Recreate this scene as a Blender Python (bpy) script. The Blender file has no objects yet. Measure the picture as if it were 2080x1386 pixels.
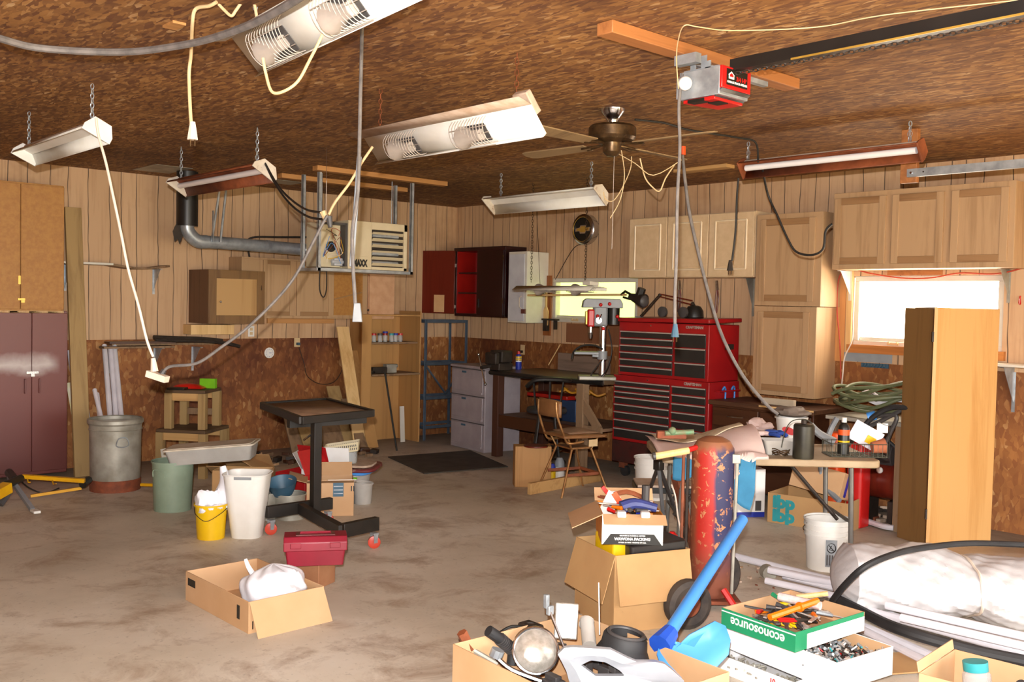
import bpy, math, random
from mathutils import Matrix, Vector, Euler
R = math.radians
sc = bpy.context.scene
COL = sc.collection

# ---------------------------------------------------------------- camera
FPX, HD, PT, RL = 1966.34, 0.73609, 0.03861, 0.02142      # focal length in px of a 2080 px frame, heading, pitch, roll
CAM = Vector((9.58875, -7.70074, 1.65424))
cF = Vector((-math.cos(HD)*math.cos(PT), math.sin(HD)*math.cos(PT), -math.sin(PT)))
_r = cF.cross(Vector((0, 0, 1))).normalized(); _u = _r.cross(cF)
cR = _r*math.cos(RL)+_u*math.sin(RL); cU = -_r*math.sin(RL)+_u*math.cos(RL)
cd = bpy.data.cameras.new('camera'); cam = bpy.data.objects.new('camera', cd); COL.objects.link(cam)
cd.sensor_width = 36; cd.lens = FPX/2080*36; cd.clip_start = .05; cd.clip_end = 200
cam.matrix_world = Matrix.Translation(CAM) @ Matrix((cR, cU, -cF)).transposed().to_4x4()
sc.camera = cam
# ---------------------------------------------------------------- exposure, sky, flash
sc.view_settings.view_transform = 'Standard'; sc.view_settings.look = 'None'
sc.view_settings.gamma = 1; sc.view_settings.use_curve_mapping = False
sc.view_settings.exposure = 0.32
sc.cycles.use_denoising = True
sc.cycles.max_bounces = 6; sc.cycles.diffuse_bounces = 4; sc.cycles.glossy_bounces = 3; sc.cycles.transparent_max_bounces = 12
sc.cycles.sample_clamp_indirect = 4; sc.cycles.caustics_reflective = False; sc.cycles.caustics_refractive = False
w = bpy.data.worlds.new('overcast_sky'); sc.world = w; w.use_nodes = True
w.node_tree.nodes['Background'].inputs[0].default_value = (1.0, .985, .96, 1)
w.node_tree.nodes['Background'].inputs[1].default_value = 8.5
def lamp(name, kind, loc, energy, color=(1, 1, 1), size=.05, rot=None, sy=None):
    l = bpy.data.lights.new(name, kind); l.energy = energy; l.color = color
    if kind == 'POINT': l.shadow_soft_size = size
    if kind == 'AREA':
        l.size = size
        if sy: l.shape = 'RECTANGLE'; l.size_y = sy
    if kind == 'SPOT': l.shadow_soft_size = size
    o = bpy.data.objects.new(name, l); COL.objects.link(o); o.location = loc
    if rot: o.rotation_euler = rot
    return o
# the photographer's flash, a hand's breadth above the lens
fl = lamp('camera_flash', 'SPOT', CAM+cU*.16-cR*.03-cF*.05, 1180, (1, .975, .955), .02)
fl.matrix_world = Matrix.Translation(CAM+cU*.16-cR*.03-cF*.05) @ Matrix((cR, cU, -cF)).transposed().to_4x4()
fl.data.spot_size = R(110); fl.data.spot_blend = .6

# ---------------------------------------------------------------- where things stand
def ray(x, y): return cR*((x-1040)/FPX)+cU*((693-y)/FPX)+cF
def PZ(x, y, z=0.0): d = ray(x, y); return CAM+d*((z-CAM.z)/d.z)
def PY(x, y, Y=0.0): d = ray(x, y); return CAM+d*((Y-CAM.y)/d.y)
def PX(x, y, X=0.0): d = ray(x, y); return CAM+d*((X-CAM.x)/d.x)
def DP(x, y, dep): return CAM+ray(x, y)*dep
def dep(p): return (Vector(p)-CAM).dot(cF)
def UP(p, x, y): return DP(x, y, dep(p))
H = 2.85

# ---------------------------------------------------------------- mesh building
def catmull(pts, n=6, closed=False):
    pts = [Vector(p) for p in pts]
    if len(pts) < 3 or n < 2: return pts
    out = []; N = len(pts)
    for i in range(N if closed else N-1):
        if closed: p0, p1, p2, p3 = pts[i-1], pts[i], pts[(i+1) % N], pts[(i+2) % N]
        else: p0, p1, p2, p3 = pts[max(i-1, 0)], pts[i], pts[i+1], pts[min(i+2, N-1)]
        for k in range(n):
            t = k/n
            out.append(.5*((2*p1)+(p2-p0)*t+(2*p0-5*p1+4*p2-p3)*t*t+(3*p1-p0-3*p2+p3)*t**3))
    if not closed: out.append(pts[-1])
    return out
class MB:
    def __init__(s): s.v = []; s.f = []; s.mi = []; s.T = Matrix(); s.m = 0
    def add(s, vs, fs):
        n = len(s.v); s.v += [s.T @ Vector(v) for v in vs]
        s.f += [tuple(i+n for i in f) for f in fs]; s.mi += [s.m]*len(fs); return s
    def b(s, x0, x1, y0, y1, z0, z1, M=None):
        vs = [Vector((x, y, z)) for z in (z0, z1) for y in (y0, y1) for x in (x0, x1)]
        if M: vs = [M @ v for v in vs]
        return s.add(vs, [(0, 2, 3, 1), (4, 5, 7, 6), (0, 1, 5, 4), (2, 6, 7, 3), (0, 4, 6, 2), (1, 3, 7, 5)])
    def c(s, cx, cy, cz, sx, sy, sz, M=None):
        return s.b(cx-sx/2, cx+sx/2, cy-sy/2, cy+sy/2, cz-sz/2, cz+sz/2, M)
    def prism(s, poly, z0, z1, M=None):
        n = len(poly); vs = [Vector((x, y, z0)) for x, y in poly]+[Vector((x, y, z1)) for x, y in poly]
        if M: vs = [M @ v for v in vs]
        return s.add(vs, [tuple(range(n-1, -1, -1)), tuple(range(n, 2*n))]+[(i, (i+1) % n, n+(i+1) % n, n+i) for i in range(n)])
    def tube(s, pts, r, seg=8, closed=False, sm=1, cap=True):
        pts = catmull(pts, sm, closed) if sm > 1 else [Vector(p) for p in pts]
        N = len(pts); rs = r if isinstance(r, (list, tuple)) else None
        t0 = (pts[1]-pts[0]).normalized(); a = t0.orthogonal().normalized(); vs = []
        for i in range(N):
            if closed: t = pts[(i+1) % N]-pts[i-1]
            else: t = pts[min(i+1, N-1)]-pts[max(i-1, 0)]
            if t.length < 1e-9: t = t0
            t = t.normalized(); a = a-t*a.dot(t)
            if a.length < 1e-6: a = t.orthogonal()
            a.normalize(); b_ = t.cross(a)
            rr = (rs[0]+(rs[1]-rs[0])*i/(N-1)) if rs else r
            vs += [pts[i]+(a*math.cos(2*math.pi*k/seg)+b_*math.sin(2*math.pi*k/seg))*rr for k in range(seg)]
        fs = []
        for i in range(N if closed else N-1):
            j = (i+1) % N
            fs += [(i*seg+k, i*seg+(k+1) % seg, j*seg+(k+1) % seg, j*seg+k) for k in range(seg)]
        if cap and not closed: fs += [tuple(range(seg-1, -1, -1)), tuple((N-1)*seg+k for k in range(seg))]
        return s.add(vs, fs)
    def lathe(s, prof, c=(0, 0, 0), seg=24, M=None, sx=1, sy=1):
        vs = []; fs = []; c = Vector(c); n = len(prof)
        for r, z in prof:
            for k in range(seg):
                a = 2*math.pi*k/seg; vs.append(Vector((r*math.cos(a)*sx, r*math.sin(a)*sy, z)))
        if M: vs = [M @ v for v in vs]
        vs = [v+c for v in vs]
        for i in range(n-1):
            fs += [(i*seg+k, i*seg+(k+1) % seg, (i+1)*seg+(k+1) % seg, (i+1)*seg+k) for k in range(seg)]
        if prof[0][0] > .0011 and prof[-1][0] > .0011:
            if n > 2: fs += [((n-1)*seg+k, (n-1)*seg+(k+1) % seg, (k+1) % seg, k) for k in range(seg)]
            return s.add(vs, fs)
        if prof[0][0] > 1e-5: fs.append(tuple(range(seg-1, -1, -1)))
        if prof[-1][0] > 1e-5: fs.append(tuple((n-1)*seg+k for k in range(seg)))
        return s.add(vs, fs)
    def shell(s, prof, t, **k):                      # open vessel: outside profile, wall t
        ins = [(max(r-t, .001), z) for r, z in prof[::-1]]; ins[-1] = (ins[-1][0], prof[0][1]+t)
        return s.lathe([(.0005, prof[0][1])]+prof+ins+[(.0005, prof[0][1]+t)], **k)
    def sph(s, c, r, seg=14, sx=1, sy=1, sz=1, M=None):
        pr = [(max(r*math.sin(math.pi*i/10), 1e-4), -r*math.cos(math.pi*i/10)*sz) for i in range(11)]
        return s.lathe(pr, c, seg, M, sx, sy)
    def grid(s, fn, nu, nv, t=0):
        vs = [Vector(fn(i/nu, j/nv)) for j in range(nv+1) for i in range(nu+1)]; W = nu+1
        fs = [(j*W+i, j*W+i+1, (j+1)*W+i+1, (j+1)*W+i) for j in range(nv) for i in range(nu)]
        return s.add(vs, fs)
    def chain(s, p0, p1, L=.034, r=.0019):
        p0 = Vector(p0); p1 = Vector(p1); d = p1-p0; n = max(2, int(d.length/(L*.75))); d.normalize(); a = d.orthogonal().normalized(); b_ = d.cross(a)
        for i in range(n):
            c = p0.lerp(p1, (i+.5)/n); q = a if i % 2 else b_
            s.tube([c+d*(math.cos(t)*L*.5)+q*(math.sin(t)*L*.28) for t in [k*math.pi/4 for k in range(8)]], r, 4, closed=True)
        return s

XF = {}
SH = 30
def finish(me, mats, smooth=True):
    for m in (mats if isinstance(mats, (list, tuple)) else [mats]): me.materials.append(m)
    if smooth:
        me.polygons.foreach_set('use_smooth', [True]*len(me.polygons)); me.set_sharp_from_angle(angle=R(SH))
def thing(name, label, cat, loc, rz=0, group=None, M=None):
    o = bpy.data.objects.new(name, None); COL.objects.link(o); o.empty_display_size = .05
    mw = M if M else Matrix.Translation(Vector(loc)) @ Matrix.Rotation(rz, 4, 'Z')
    o.matrix_world = mw; XF[o.name] = mw.copy()
    o['label'] = label; o['category'] = cat
    if group: o['group'] = group
    return o
def part(name, mb, mat, parent, world=False, label=None, bev=0, smooth=True, kind=None, solid=0):
    vs = mb.v
    W = XF[parent.name]
    if world: I = W.inverted(); vs = [I @ v for v in vs]
    me = bpy.data.meshes.new(name); me.from_pydata(vs, [], mb.f); me.validate()
    if any(mb.mi) and len(me.polygons) == len(mb.mi): me.polygons.foreach_set('material_index', mb.mi)
    finish(me, mat, smooth)
    o = bpy.data.objects.new(name, me); COL.objects.link(o); o.parent = parent; XF[o.name] = W
    if label: o['label'] = label
    if kind: o['kind'] = kind
    mods(o, bev, solid)
    return o
def mods(o, bev, solid):
    if solid: m = o.modifiers.new('solid', 'SOLIDIFY'); m.thickness = solid; m.offset = 0
    if bev: m = o.modifiers.new('bevel', 'BEVEL'); m.width = bev; m.segments = 2; m.limit_method = 'ANGLE'; m.angle_limit = R(40)
def solo(name, mb, mat, label, cat, group=None, bev=0, smooth=True, kind=None, solid=0, M=None):
    if M: mb.v = [M @ v for v in mb.v]
    xs = [v.x for v in mb.v]; ys = [v.y for v in mb.v]; zs = [v.z for v in mb.v]
    c = Vector(((min(xs)+max(xs))/2, (min(ys)+max(ys))/2, min(zs)))
    me = bpy.data.meshes.new(name); me.from_pydata([v-c for v in mb.v], [], mb.f); me.validate()
    if any(mb.mi) and len(me.polygons) == len(mb.mi): me.polygons.foreach_set('material_index', mb.mi)
    finish(me, mat, smooth)
    o = bpy.data.objects.new(name, me); COL.objects.link(o); o.location = c; XF[o.name] = Matrix.Translation(c)
    if label: o['label'] = label
    if cat: o['category'] = cat
    if group: o['group'] = group
    if kind: o['kind'] = kind
    mods(o, bev, solid)
    return o
def struct(name, mb, mat, parent=None, world=True, **k):
    if parent: return part(name, mb, mat, parent, world=world, **k)
    return solo(name, mb, mat, None, None, kind='structure', **k)
def copy_tree(o, M=None, label=None, parent=None):
    c = o.copy(); COL.objects.link(c)
    if parent: c.parent = parent
    if M is not None: c.matrix_world = M; XF[c.name] = M.copy()
    if label: c['label'] = label
    for ch in list(o.children): copy_tree(ch, parent=c)
    return c
def text(name, s, size, mat, parent, M, bold=0, ext=.0006, world=False, align='CENTER', sx=1):
    cu = bpy.data.curves.new(name, 'FONT'); cu.body = s; cu.size = size; cu.extrude = ext; cu.offset = bold
    cu.align_x = align; cu.align_y = 'CENTER'; cu.resolution_u = 3
    t = bpy.data.objects.new(name, cu); COL.objects.link(t); bpy.context.view_layer.update()
    me = bpy.data.meshes.new_from_object(t.evaluated_get(bpy.context.evaluated_depsgraph_get()))
    COL.objects.unlink(t); bpy.data.objects.remove(t)
    if world: M = XF[parent.name].inverted() @ M
    me.transform(M @ Matrix.Diagonal((sx, 1, 1, 1))); me.materials.clear(); me.materials.append(mat)
    o = bpy.data.objects.new(name, me); COL.objects.link(o); o.parent = parent; XF[o.name] = XF[parent.name]
    return o
RX90 = Matrix.Rotation(R(90), 4, 'X')       # text plane facing local -y
def T(x, y, z): return Matrix.Translation((x, y, z))
def RZ(a): return Matrix.Rotation(a, 4, 'Z')
def RX(a): return Matrix.Rotation(a, 4, 'X')
def RY(a): return Matrix.Rotation(a, 4, 'Y')
LW = R(90)                                   # turn of a thing on the left wall: local -y faces +x

# ---------------------------------------------------------------- materials
def lin(c):
    if isinstance(c, str): c = tuple(int(c[i:i+2], 16)/255 for i in (0, 2, 4))
    return tuple((x/12.92 if x <= .04045 else ((x+.055)/1.055)**2.4) for x in c[:3])+(1,)
class NT:
    def __init__(s, name):
        m = bpy.data.materials.new(name); m.use_nodes = True; s.mat = m; s.nt = m.node_tree
        s.bs = s.nt.nodes['Principled BSDF']; s.tc = s.n('TexCoord')
    def n(s, t, **k):
        o = s.nt.nodes.new('ShaderNode'+t)
        for a, b in k.items(): setattr(o, a, b)
        return o
    def l(s, a, b): s.nt.links.new(a, b)
    def map(s, scale=(1, 1, 1), rot=(0, 0, 0), out='Object'):
        m = s.n('Mapping'); m.inputs['Scale'].default_value = scale; m.inputs['Rotation'].default_value = rot
        s.l(s.tc.outputs[out], m.inputs[0]); return m.outputs[0]
    def noise(s, scale, detail=3, vec=None, rough=.55, dist=0):
        m = s.n('TexNoise'); m.inputs['Scale'].default_value = scale; m.inputs['Detail'].default_value = detail
        m.inputs['Roughness'].default_value = rough; m.inputs['Distortion'].default_value = dist
        s.l(vec or s.tc.outputs['Object'], m.inputs['Vector']); return m.outputs[0]
    def ramp(s, fac, stops, interp='LINEAR'):
        r = s.n('ValToRGB'); r.color_ramp.interpolation = interp; e = r.color_ramp.elements
        while len(e) < len(stops): e.new(.5)
        for i, (p, c) in enumerate(stops): e[i].position = p; e[i].color = c if len(c) == 4 and not isinstance(c, str) else lin(c)
        s.l(fac, r.inputs[0]); return r.outputs[0]
    def mix(s, f, a, b, mode='MIX'):
        m = s.n('Mix', data_type='RGBA', blend_type=mode)
        if isinstance(f, (int, float)): m.inputs[0].default_value = f
        else: s.l(f, m.inputs[0])
        for v, i in ((a, 6), (b, 7)):
            if isinstance(v, (str, tuple)): m.inputs[i].default_value = lin(v) if isinstance(v, str) or len(v) == 3 else v
            else: s.l(v, m.inputs[i])
        return m.outputs[2]
    def math(s, op, a, b=None):
        m = s.n('Math', operation=op)
        for v, i in ((a, 0), (b, 1)):
            if v is None: continue
            if isinstance(v, (int, float)): m.inputs[i].default_value = v
            else: s.l(v, m.inputs[i])
        return m.outputs[0]
    def col(s, c): s.l(c, s.bs.inputs['Base Color'])
    def bump(s, h, st=.3, d=.01):
        b = s.n('Bump'); b.inputs['Strength'].default_value = st; b.inputs['Distance'].default_value = d
        s.l(h, b.inputs['Height']); s.l(b.outputs[0], s.bs.inputs['Normal'])
    def set(s, rough=.6, metal=0, **k):
        s.bs.inputs['Roughness'].default_value = rough; s.bs.inputs['Metallic'].default_value = metal
        for a, b in k.items(): s.bs.inputs[a.replace('_', ' ')].default_value = b
        return s.mat
BW0 = (0, 0, 0, 1); BW1 = (1, 1, 1, 1)
def plain(name, c, c2=None, rough=.5, metal=0, scale=6, bump=0, dirt=None, amt=.5, **k):
    t = NT(name); base = t.mix(t.ramp(t.noise(scale, 4), [(.35, BW0), (.65, BW1)]), c, c2 or c)
    if dirt: base = t.mix(t.ramp(t.noise(scale*2.3, 6, rough=.7), [(1-amt, BW0), (1.02-amt*.75, BW1)]), base, dirt)
    t.col(base)
    if bump: t.bump(t.noise(scale*9, 4), bump, .004)
    return t.set(rough, metal, **k)
def wood(name, light, dark, ax='z', s=1, rough=.6, streak=1, bump=.08, dirt=None, amt=.4):
    t = NT(name); sc_ = {'x': (1.2*s, 22*s, 22*s), 'y': (22*s, 1.2*s, 22*s), 'z': (22*s, 22*s, 1.2*s)}[ax]
    v = t.map(sc_); n1 = t.noise(1, 5, v, .65, .6)
    v2 = t.map(tuple(q*.22 for q in sc_)); n2 = t.noise(1, 3, v2, .6, 1.2)
    f = t.math('ADD', t.math('MULTIPLY', n1, .55), t.math('MULTIPLY', n2, .45))
    base = t.ramp(f, [(.36, dark), (.5, light), (.64, light), (.74, dark)])
    base = t.mix(1-min(streak, 1), base, light)
    if dirt: base = t.mix(t.ramp(t.noise(5, 5, rough=.7), [(1-amt, BW0), (1.1-amt*.7, BW1)]), base, dirt)
    t.col(base); t.bump(n1, bump, .003); return t.set(rough)
def emis(name, c, e):
    t = NT(name); t.bs.inputs['Emission Color'].default_value = lin(c); t.bs.inputs['Emission Strength'].default_value = e
    t.bs.inputs['Base Color'].default_value = lin(c); return t.mat
def osb(name, stops, size, sq=(1, 1, 1), seam=None, stain=None, stamt=.5, rough=.75):
    t = NT(name)
    wv = t.n('TexNoise'); wv.inputs['Scale'].default_value = 3; t.l(t.tc.outputs['Object'], wv.inputs['Vector'])
    cols = []
    for i, rot in enumerate((0, 1.1, 2.2)):
        vo = t.n('TexVoronoi'); vo.inputs['Scale'].default_value = 1; vo.inputs['Randomness'].default_value = 1
        sc_ = (size*sq[0]*(1 if i != 1 else 1.3), size*sq[1]*3.2, size*sq[2])
        m = t.map(sc_, (rot if sq[2] == 1 and False else 0, 0, rot*(.45 if i else 0)))
        if sq == (0, 1, 1): pass
        t.l(m, vo.inputs['Vector']); cols.append(vo.outputs['Color'])
    a = t.n('SeparateColor'); t.l(cols[0], a.inputs[0]); b = t.n('SeparateColor'); t.l(cols[1], b.inputs[0])
    c = t.n('SeparateColor'); t.l(cols[2], c.inputs[0])
    sel = t.math('GREATER_THAN', c.outputs[1], .5)
    f1 = t.math('ADD', t.math('MULTIPLY', a.outputs[0], sel), t.math('MULTIPLY', b.outputs[1], t.math('SUBTRACT', 1, sel)))
    f = t.math('ADD', t.math('MULTIPLY', f1, .7), t.math('MULTIPLY', t.noise(9*size/20, 4), .3))
    base = t.ramp(f, stops)
    if stain: base = t.mix(t.math('MULTIPLY', t.ramp(t.noise(.55, 5, rough=.65), [(.42, BW0), (.68, BW1)]), stamt), base, stain, 'MULTIPLY')
    if seam:
        br = t.n('TexBrick'); br.inputs['Scale'].default_value = 1; br.inputs['Brick Width'].default_value = 2.44; br.inputs['Row Height'].default_value = 1.22
        br.inputs['Mortar Size'].default_value = .004; t.l(t.map((1, 1, 1)), br.inputs['Vector'])
        base = t.mix(br.outputs['Fac'], base, seam)
    t.col(base); t.bump(f1, .1, .003); return t.set(rough)
def paneling(name, ax, light, dark, groove):
    t = NT(name); sp = t.n('SeparateXYZ'); t.l(t.tc.outputs['Object'], sp.inputs[0])
    u = sp.outputs[0] if ax == 'x' else sp.outputs[1]
    wob = t.noise(1.3, 3); u2 = t.math('ADD', u, t.math('MULTIPLY', t.math('SUBTRACT', wob, .5), .06))
    ed = t.n('TexVoronoi', voronoi_dimensions='1D', feature='DISTANCE_TO_EDGE'); cl = t.n('TexVoronoi', voronoi_dimensions='1D')
    for q in (ed, cl): q.inputs['Scale'].default_value = 6.2; q.inputs['Randomness'].default_value = .75; t.l(u2, q.inputs['W'])
    v = t.map((26, 26, 1.1)); g = t.noise(1, 5, v, .6, .4)
    base = t.ramp(g, [(.3, dark), (.5, light), (.7, light), (.8, dark)])
    cc = t.n('SeparateColor'); t.l(cl.outputs['Color'], cc.inputs[0])
    base = t.mix(t.math('MULTIPLY', cc.outputs[0], .35), base, dark)
    base = t.mix(t.math('MULTIPLY', t.ramp(t.noise(.9, 5, rough=.7), [(.5, BW0), (.75, BW1)]), .45), base, 'b08a6a', 'MULTIPLY')
    line = t.ramp(ed.outputs['Distance'], [(.012, BW1), (.035, BW0)])
    line = t.math('MULTIPLY', line, t.ramp(t.noise(2, 2), [(.3, (.5, .5, .5, 1)), (.55, BW1)]))
    t.col(t.mix(line, base, groove)); t.bump(t.math('SUBTRACT', 1, line), .4, .004); return t.set(.7)
m_ceil = osb('osb_ceiling', [(.2, '6e4427'), (.5, '8c5f33'), (.7, 'a4733d'), (.82, 'b28450'), (.93, 'd8b98e')], 13, (1, 1.1, 1), seam='7a5638', stain='8a6a58', stamt=.75)
m_osbw = osb('osb_wall', [(.1, '8a5228'), (.5, '98602f'), (.74, 'a86d38'), (.86, 'c0905a'), (.97, 'd8b584')], 26, (1, .34, .55), stain='8a6046', stamt=.9)
m_panL = paneling('wall_paneling_left', 'y', 'cca781', 'b38e68', '4a382b')
m_panR = paneling('wall_paneling_right', 'x', 'cfaa84', 'b7916c', '4f3d30')
def concrete():
    t = NT('concrete_floor'); n = t.noise(.55, 6, rough=.62); n2 = t.noise(2.6, 6, rough=.7, dist=.4); n3 = t.noise(45, 3)
    base = t.ramp(n, [(.3, 'aca08e'), (.48, 'c6b9a6'), (.62, 'd4c9b9'), (.78, 'dfd7ca')])
    base = t.mix(t.math('MULTIPLY', t.ramp(n2, [(.5, BW0), (.66, BW1)]), .6), base, '86664a')
    base = t.mix(t.math('MULTIPLY', t.ramp(t.noise(1.1, 5, t.map((1, 1, 1), (0, 0, 1)), .75), [(.6, BW0), (.7, BW1)]), .55), base, 'd8cfc2')
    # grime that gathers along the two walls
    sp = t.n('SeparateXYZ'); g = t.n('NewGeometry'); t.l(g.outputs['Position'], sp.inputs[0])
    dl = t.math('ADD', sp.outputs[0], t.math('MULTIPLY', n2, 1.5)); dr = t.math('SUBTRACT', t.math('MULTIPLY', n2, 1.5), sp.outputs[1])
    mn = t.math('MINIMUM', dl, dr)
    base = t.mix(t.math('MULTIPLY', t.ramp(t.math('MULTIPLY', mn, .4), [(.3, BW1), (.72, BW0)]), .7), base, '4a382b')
    base = t.mix(t.math('MULTIPLY', t.ramp(n3, [(.62, BW0), (.7, BW1)]), .25), base, '5d4a3a')
    t.col(base); t.bump(n3, .12, .003); return t.set(.55)
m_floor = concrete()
m_bounce = plain('bounce_ground_tone', 'ecd9a8', 'e0cc98', .8)  # yellowed and brightened for the glow it throws on the ceiling
m_lum = wood('construction_lumber', 'c08a52', 'a2703c', 'y', .6, .6)
m_lumz = wood('weathered_lumber', 'a58757', '86693f', 'z', .5, .7, dirt='5a4128', amt=.3)
m_lumo = wood('orange_aged_lumber', 'a66a3a', '84502a', 'y', .6, .6)
m_lumx = wood('pale_lumber_lengthwise', 'c49a62', 'a77c48', 'x', .6, .6)
m_board = wood('grey_brown_boards', '8a6d50', '5d4632', 'z', .7, .8, dirt='3b2a1e', amt=.4)
m_pine = wood('pale_pine', 'e3bd82', 'c99b5d', 'z', .5, .6)
m_oak = wood('light_oak', 'b8956f', '9f7c58', 'z', .8, .5)
m_oakx = wood('light_oak_rail', '9c7650', '84603e', 'x', .8, .5)
m_oakd = wood('golden_oak_laminate', 'cf9f62', 'b98547', 'z', .45, .45)
m_walnut = wood('brown_side_laminate', '7c5a32', '654626', 'z', .6, .45)
m_dkwood = wood('dark_stained_wood', '4a2a18', '2e170c', 'x', .8, .4)
m_plyw = wood('tan_plywood', 'b98a52', 'a07443', 'z', .4, .6)
m_particle = plain('particle_board_orange', 'b5813f', 'a87238', .55, scale=30)
m_birch = plain('white_washed_door', 'dcc09a', 'd3b58d', .5, scale=14)
m_brown = plain('brown_steel_paint', '6e3a34', '64332e', .34, scale=3, dirt='3a1a17', amt=.32)
m_maroon = plain('maroon_gloss_paint', '2b0b0c', '240909', .3)
m_mahog = wood('mahogany_door', '6a2214', '4e150d', 'z', .6, .3)
m_red = plain('bright_red_paint', 'a01a12', '8e140f', .35)
m_cwhite = plain('chipped_white_paint', 'd9d3c6', 'cfc8ba', .5, dirt='8d7c66', amt=.26)
m_tool = plain('tool_chest_red', 'a3191b', '921518', .35, dirt='4a1210', amt=.27, scale=3)
m_toolb = plain('tool_chest_rusty_base', '4a1814', '3a221c', .6, dirt='241512', amt=.45)
m_drawer = plain('black_drawer_front', '242220', '2d2a27', .45, dirt='4b4641', amt=.3)
m_chrome = plain('chrome', 'cfcfd2', 'b5b5b8', .18, 1)
m_pull = plain('dull_aluminium', 'c2b6ac', 'a89c92', .4, .25)
m_galv = plain('galvanized_steel', 'b4b9bd', '8f9499', .36, .45, scale=10)
m_galvd = plain('dirty_galvanized', 'b4b0a4', '8c8678', .5, .35, scale=5, dirt='8a5a3c', amt=.3, bump=.1)
m_rusty = plain('rusted_white_enamel', 'd8cdbd', 'cbbca8', .5, dirt='8a4f32', amt=.43, scale=9)
m_rust = plain('rust', '8f4a2b', '6b3722', .8, scale=12, bump=.2)
m_rustr = plain('rusty_red', '94502f', '70391f', .6, scale=8)
m_white = plain('white_enamel', 'f0ede6', 'e6e2d8', .35, dirt='b5a48f', amt=.3)
m_dust = plain('dusty_enamel', 'c2ab98', 'ae937c', .7, scale=14)
m_tubeg = plain('white_glass_tube', 'f4f0ee', 'efeaea', .2)
m_black = plain('black_paint', '171514', '1f1c1a', .4)
m_blackr = plain('black_rubber', '1c1b1c', '2a292a', .65)
m_blackw = plain('worn_black_paint', '16130f', '241d17', .5, dirt='6b5440', amt=.28, scale=9)
m_iron = plain('dark_cast_iron', '2a221c', '3a2f27', .6, .3, scale=16, bump=.3)
m_cream = plain('cream_cord', 'd9bf94', 'c7a878', .6)
m_wcord = plain('white_cord', 'efe2d3', 'e3d0bc', .5)
m_gcord = plain('grey_cord', '77706c', '5f5a58', .6, scale=20)
m_dcord = plain('dark_green_cord', '3a3a30', '4b4a3c', .6, scale=20)
m_bcord = plain('black_cord', '1d1a17', '2a2521', .6)
m_ocord = plain('orange_cord', 'b8452a', 'a63c24', .6)
m_hcream = plain('heater_beige_enamel', 'd6c7a6', 'cdbd9b', .4)
m_wcase = plain('off_white_plastic', 'e6e3dd', 'd8d3ca', .4, scale=3)
m_pvc = plain('white_pvc', 'dedae0', 'd2ced4', .35)
m_card = plain('cardboard', 'c8a078', 'bd946a', .75, scale=2.5, dirt='a9794a', amt=.3)
m_cardd = plain('worn_cardboard', 'b8905f', 'ad8456', .8, scale=3, dirt='937048', amt=.35)
m_paper = plain('white_printed_card', 'f3f0ec', 'ece8e2', .5)
m_bag = plain('white_plastic_film', 'eeeef2', 'e4e2ea', .35, bump=.15, scale=5)
m_tarp = plain('white_tarp', 'd4d0d0', 'c6c2c2', .5, bump=.6, scale=2.5, dirt='c2b4a8', amt=.22)
m_yel = plain('yellow_plastic', 'e5bb10', 'dcae0c', .38)
m_yelp = plain('yellow_powder_coat', 'e3a90f', 'd2980c', .4, dirt='5b4310', amt=.25)
m_blue = plain('blue_plastic', '4a92de', '4388d2', .4, scale=3, dirt='5c6f80', amt=.24)
m_teal = plain('teal_plastic', '2f9aa0', '28888e', .5)
m_slate = plain('slate_blue_plastic', '3d6076', '37576b', .5)
m_green = plain('sage_green_paint', '8a9a84', '7d8d78', .55, scale=5, dirt='5f6a55', amt=.3)
m_egreen = plain('printed_green', '1f8a5c', '1c8055', .5)
m_lime = plain('lime_green_card', '6fb51a', '7ec322', .45)
m_crim = plain('crimson_plastic', '8d1a2e', '7d1627', .45, scale=4, dirt='a07a70', amt=.26)
m_clear = plain('cloudy_clear_plastic', 'c9c4bd', 'bbb6ae', .35, Alpha=.62)
m_glass = plain('jar_glass', 'd8dcdc', 'd0d4d4', .08, Alpha=.35)
m_lens = plain('headlamp_glass', 'd8d2c8', 'b9b2a6', .12, .55, scale=40, bump=.25)
m_lilac = plain('grey_lilac_plastic', 'a89da0', '9c9194', .45, dirt='857878', amt=.25)
m_bluem = plain('blue_grey_steel', '5d6a78', '4d5966', .5, .3)
m_mat = plain('dark_rubber_mat', '4c4339', '3a332b', .8, scale=5)
m_pink = plain('pale_pink_cloth', 'e3c9c0', 'd9bab2', .85, bump=.15, scale=4)
m_lace = plain('cream_lace_cloth', 'dccdb0', 'cdb898', .85, bump=.4, scale=22)
m_bclo = plain('blue_work_cloth', '3a82a8', '2f7194', .8, bump=.2, scale=6)
m_glove = plain('blue_fabric', '24479c', '1f3c86', .8)
m_cobalt = plain('cobalt_print', '2233a0', '1e2c8c', .5)
m_navy = plain('navy_bundle', '2c3468', '3c4480', .5)
m_terr = plain('terracotta', 'b56a48', 'a55e3e', .8)
m_laminate = plain('stained_table_top', 'b59f80', '9a8264', .6, scale=3, dirt='75583c', amt=.35)
m_galleg = plain('grey_table_leg', '76726c', '66625c', .4, .4)
m_olive = plain('olive_hose', '5a6040', '6a7050', .55)
m_oran = plain('orange_plastic', 'e2521a', 'd84c18', .45)
m_orb = plain('orange_handle', 'ee7a10', 'e46f0c', .4)
m_dkgrey = plain('dark_grey_plastic', '3d3a3a', '4b4746', .5, dirt='6f665e', amt=.3)
m_gpl = plain('grey_plastic', '8c8f92', '7d8084', .45)
m_sil = plain('silver_plastic', 'b9bcc2', 'abaeb4', .35, .2, dirt='8d8880', amt=.25)
m_seat = plain('worn_tan_vinyl', '8f6238', '7d5430', .5, dirt='5d4028', amt=.35)
m_cop = plain('rusty_gold_tube', 'b98a58', '8f6238', .35, .6, scale=14)
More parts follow.
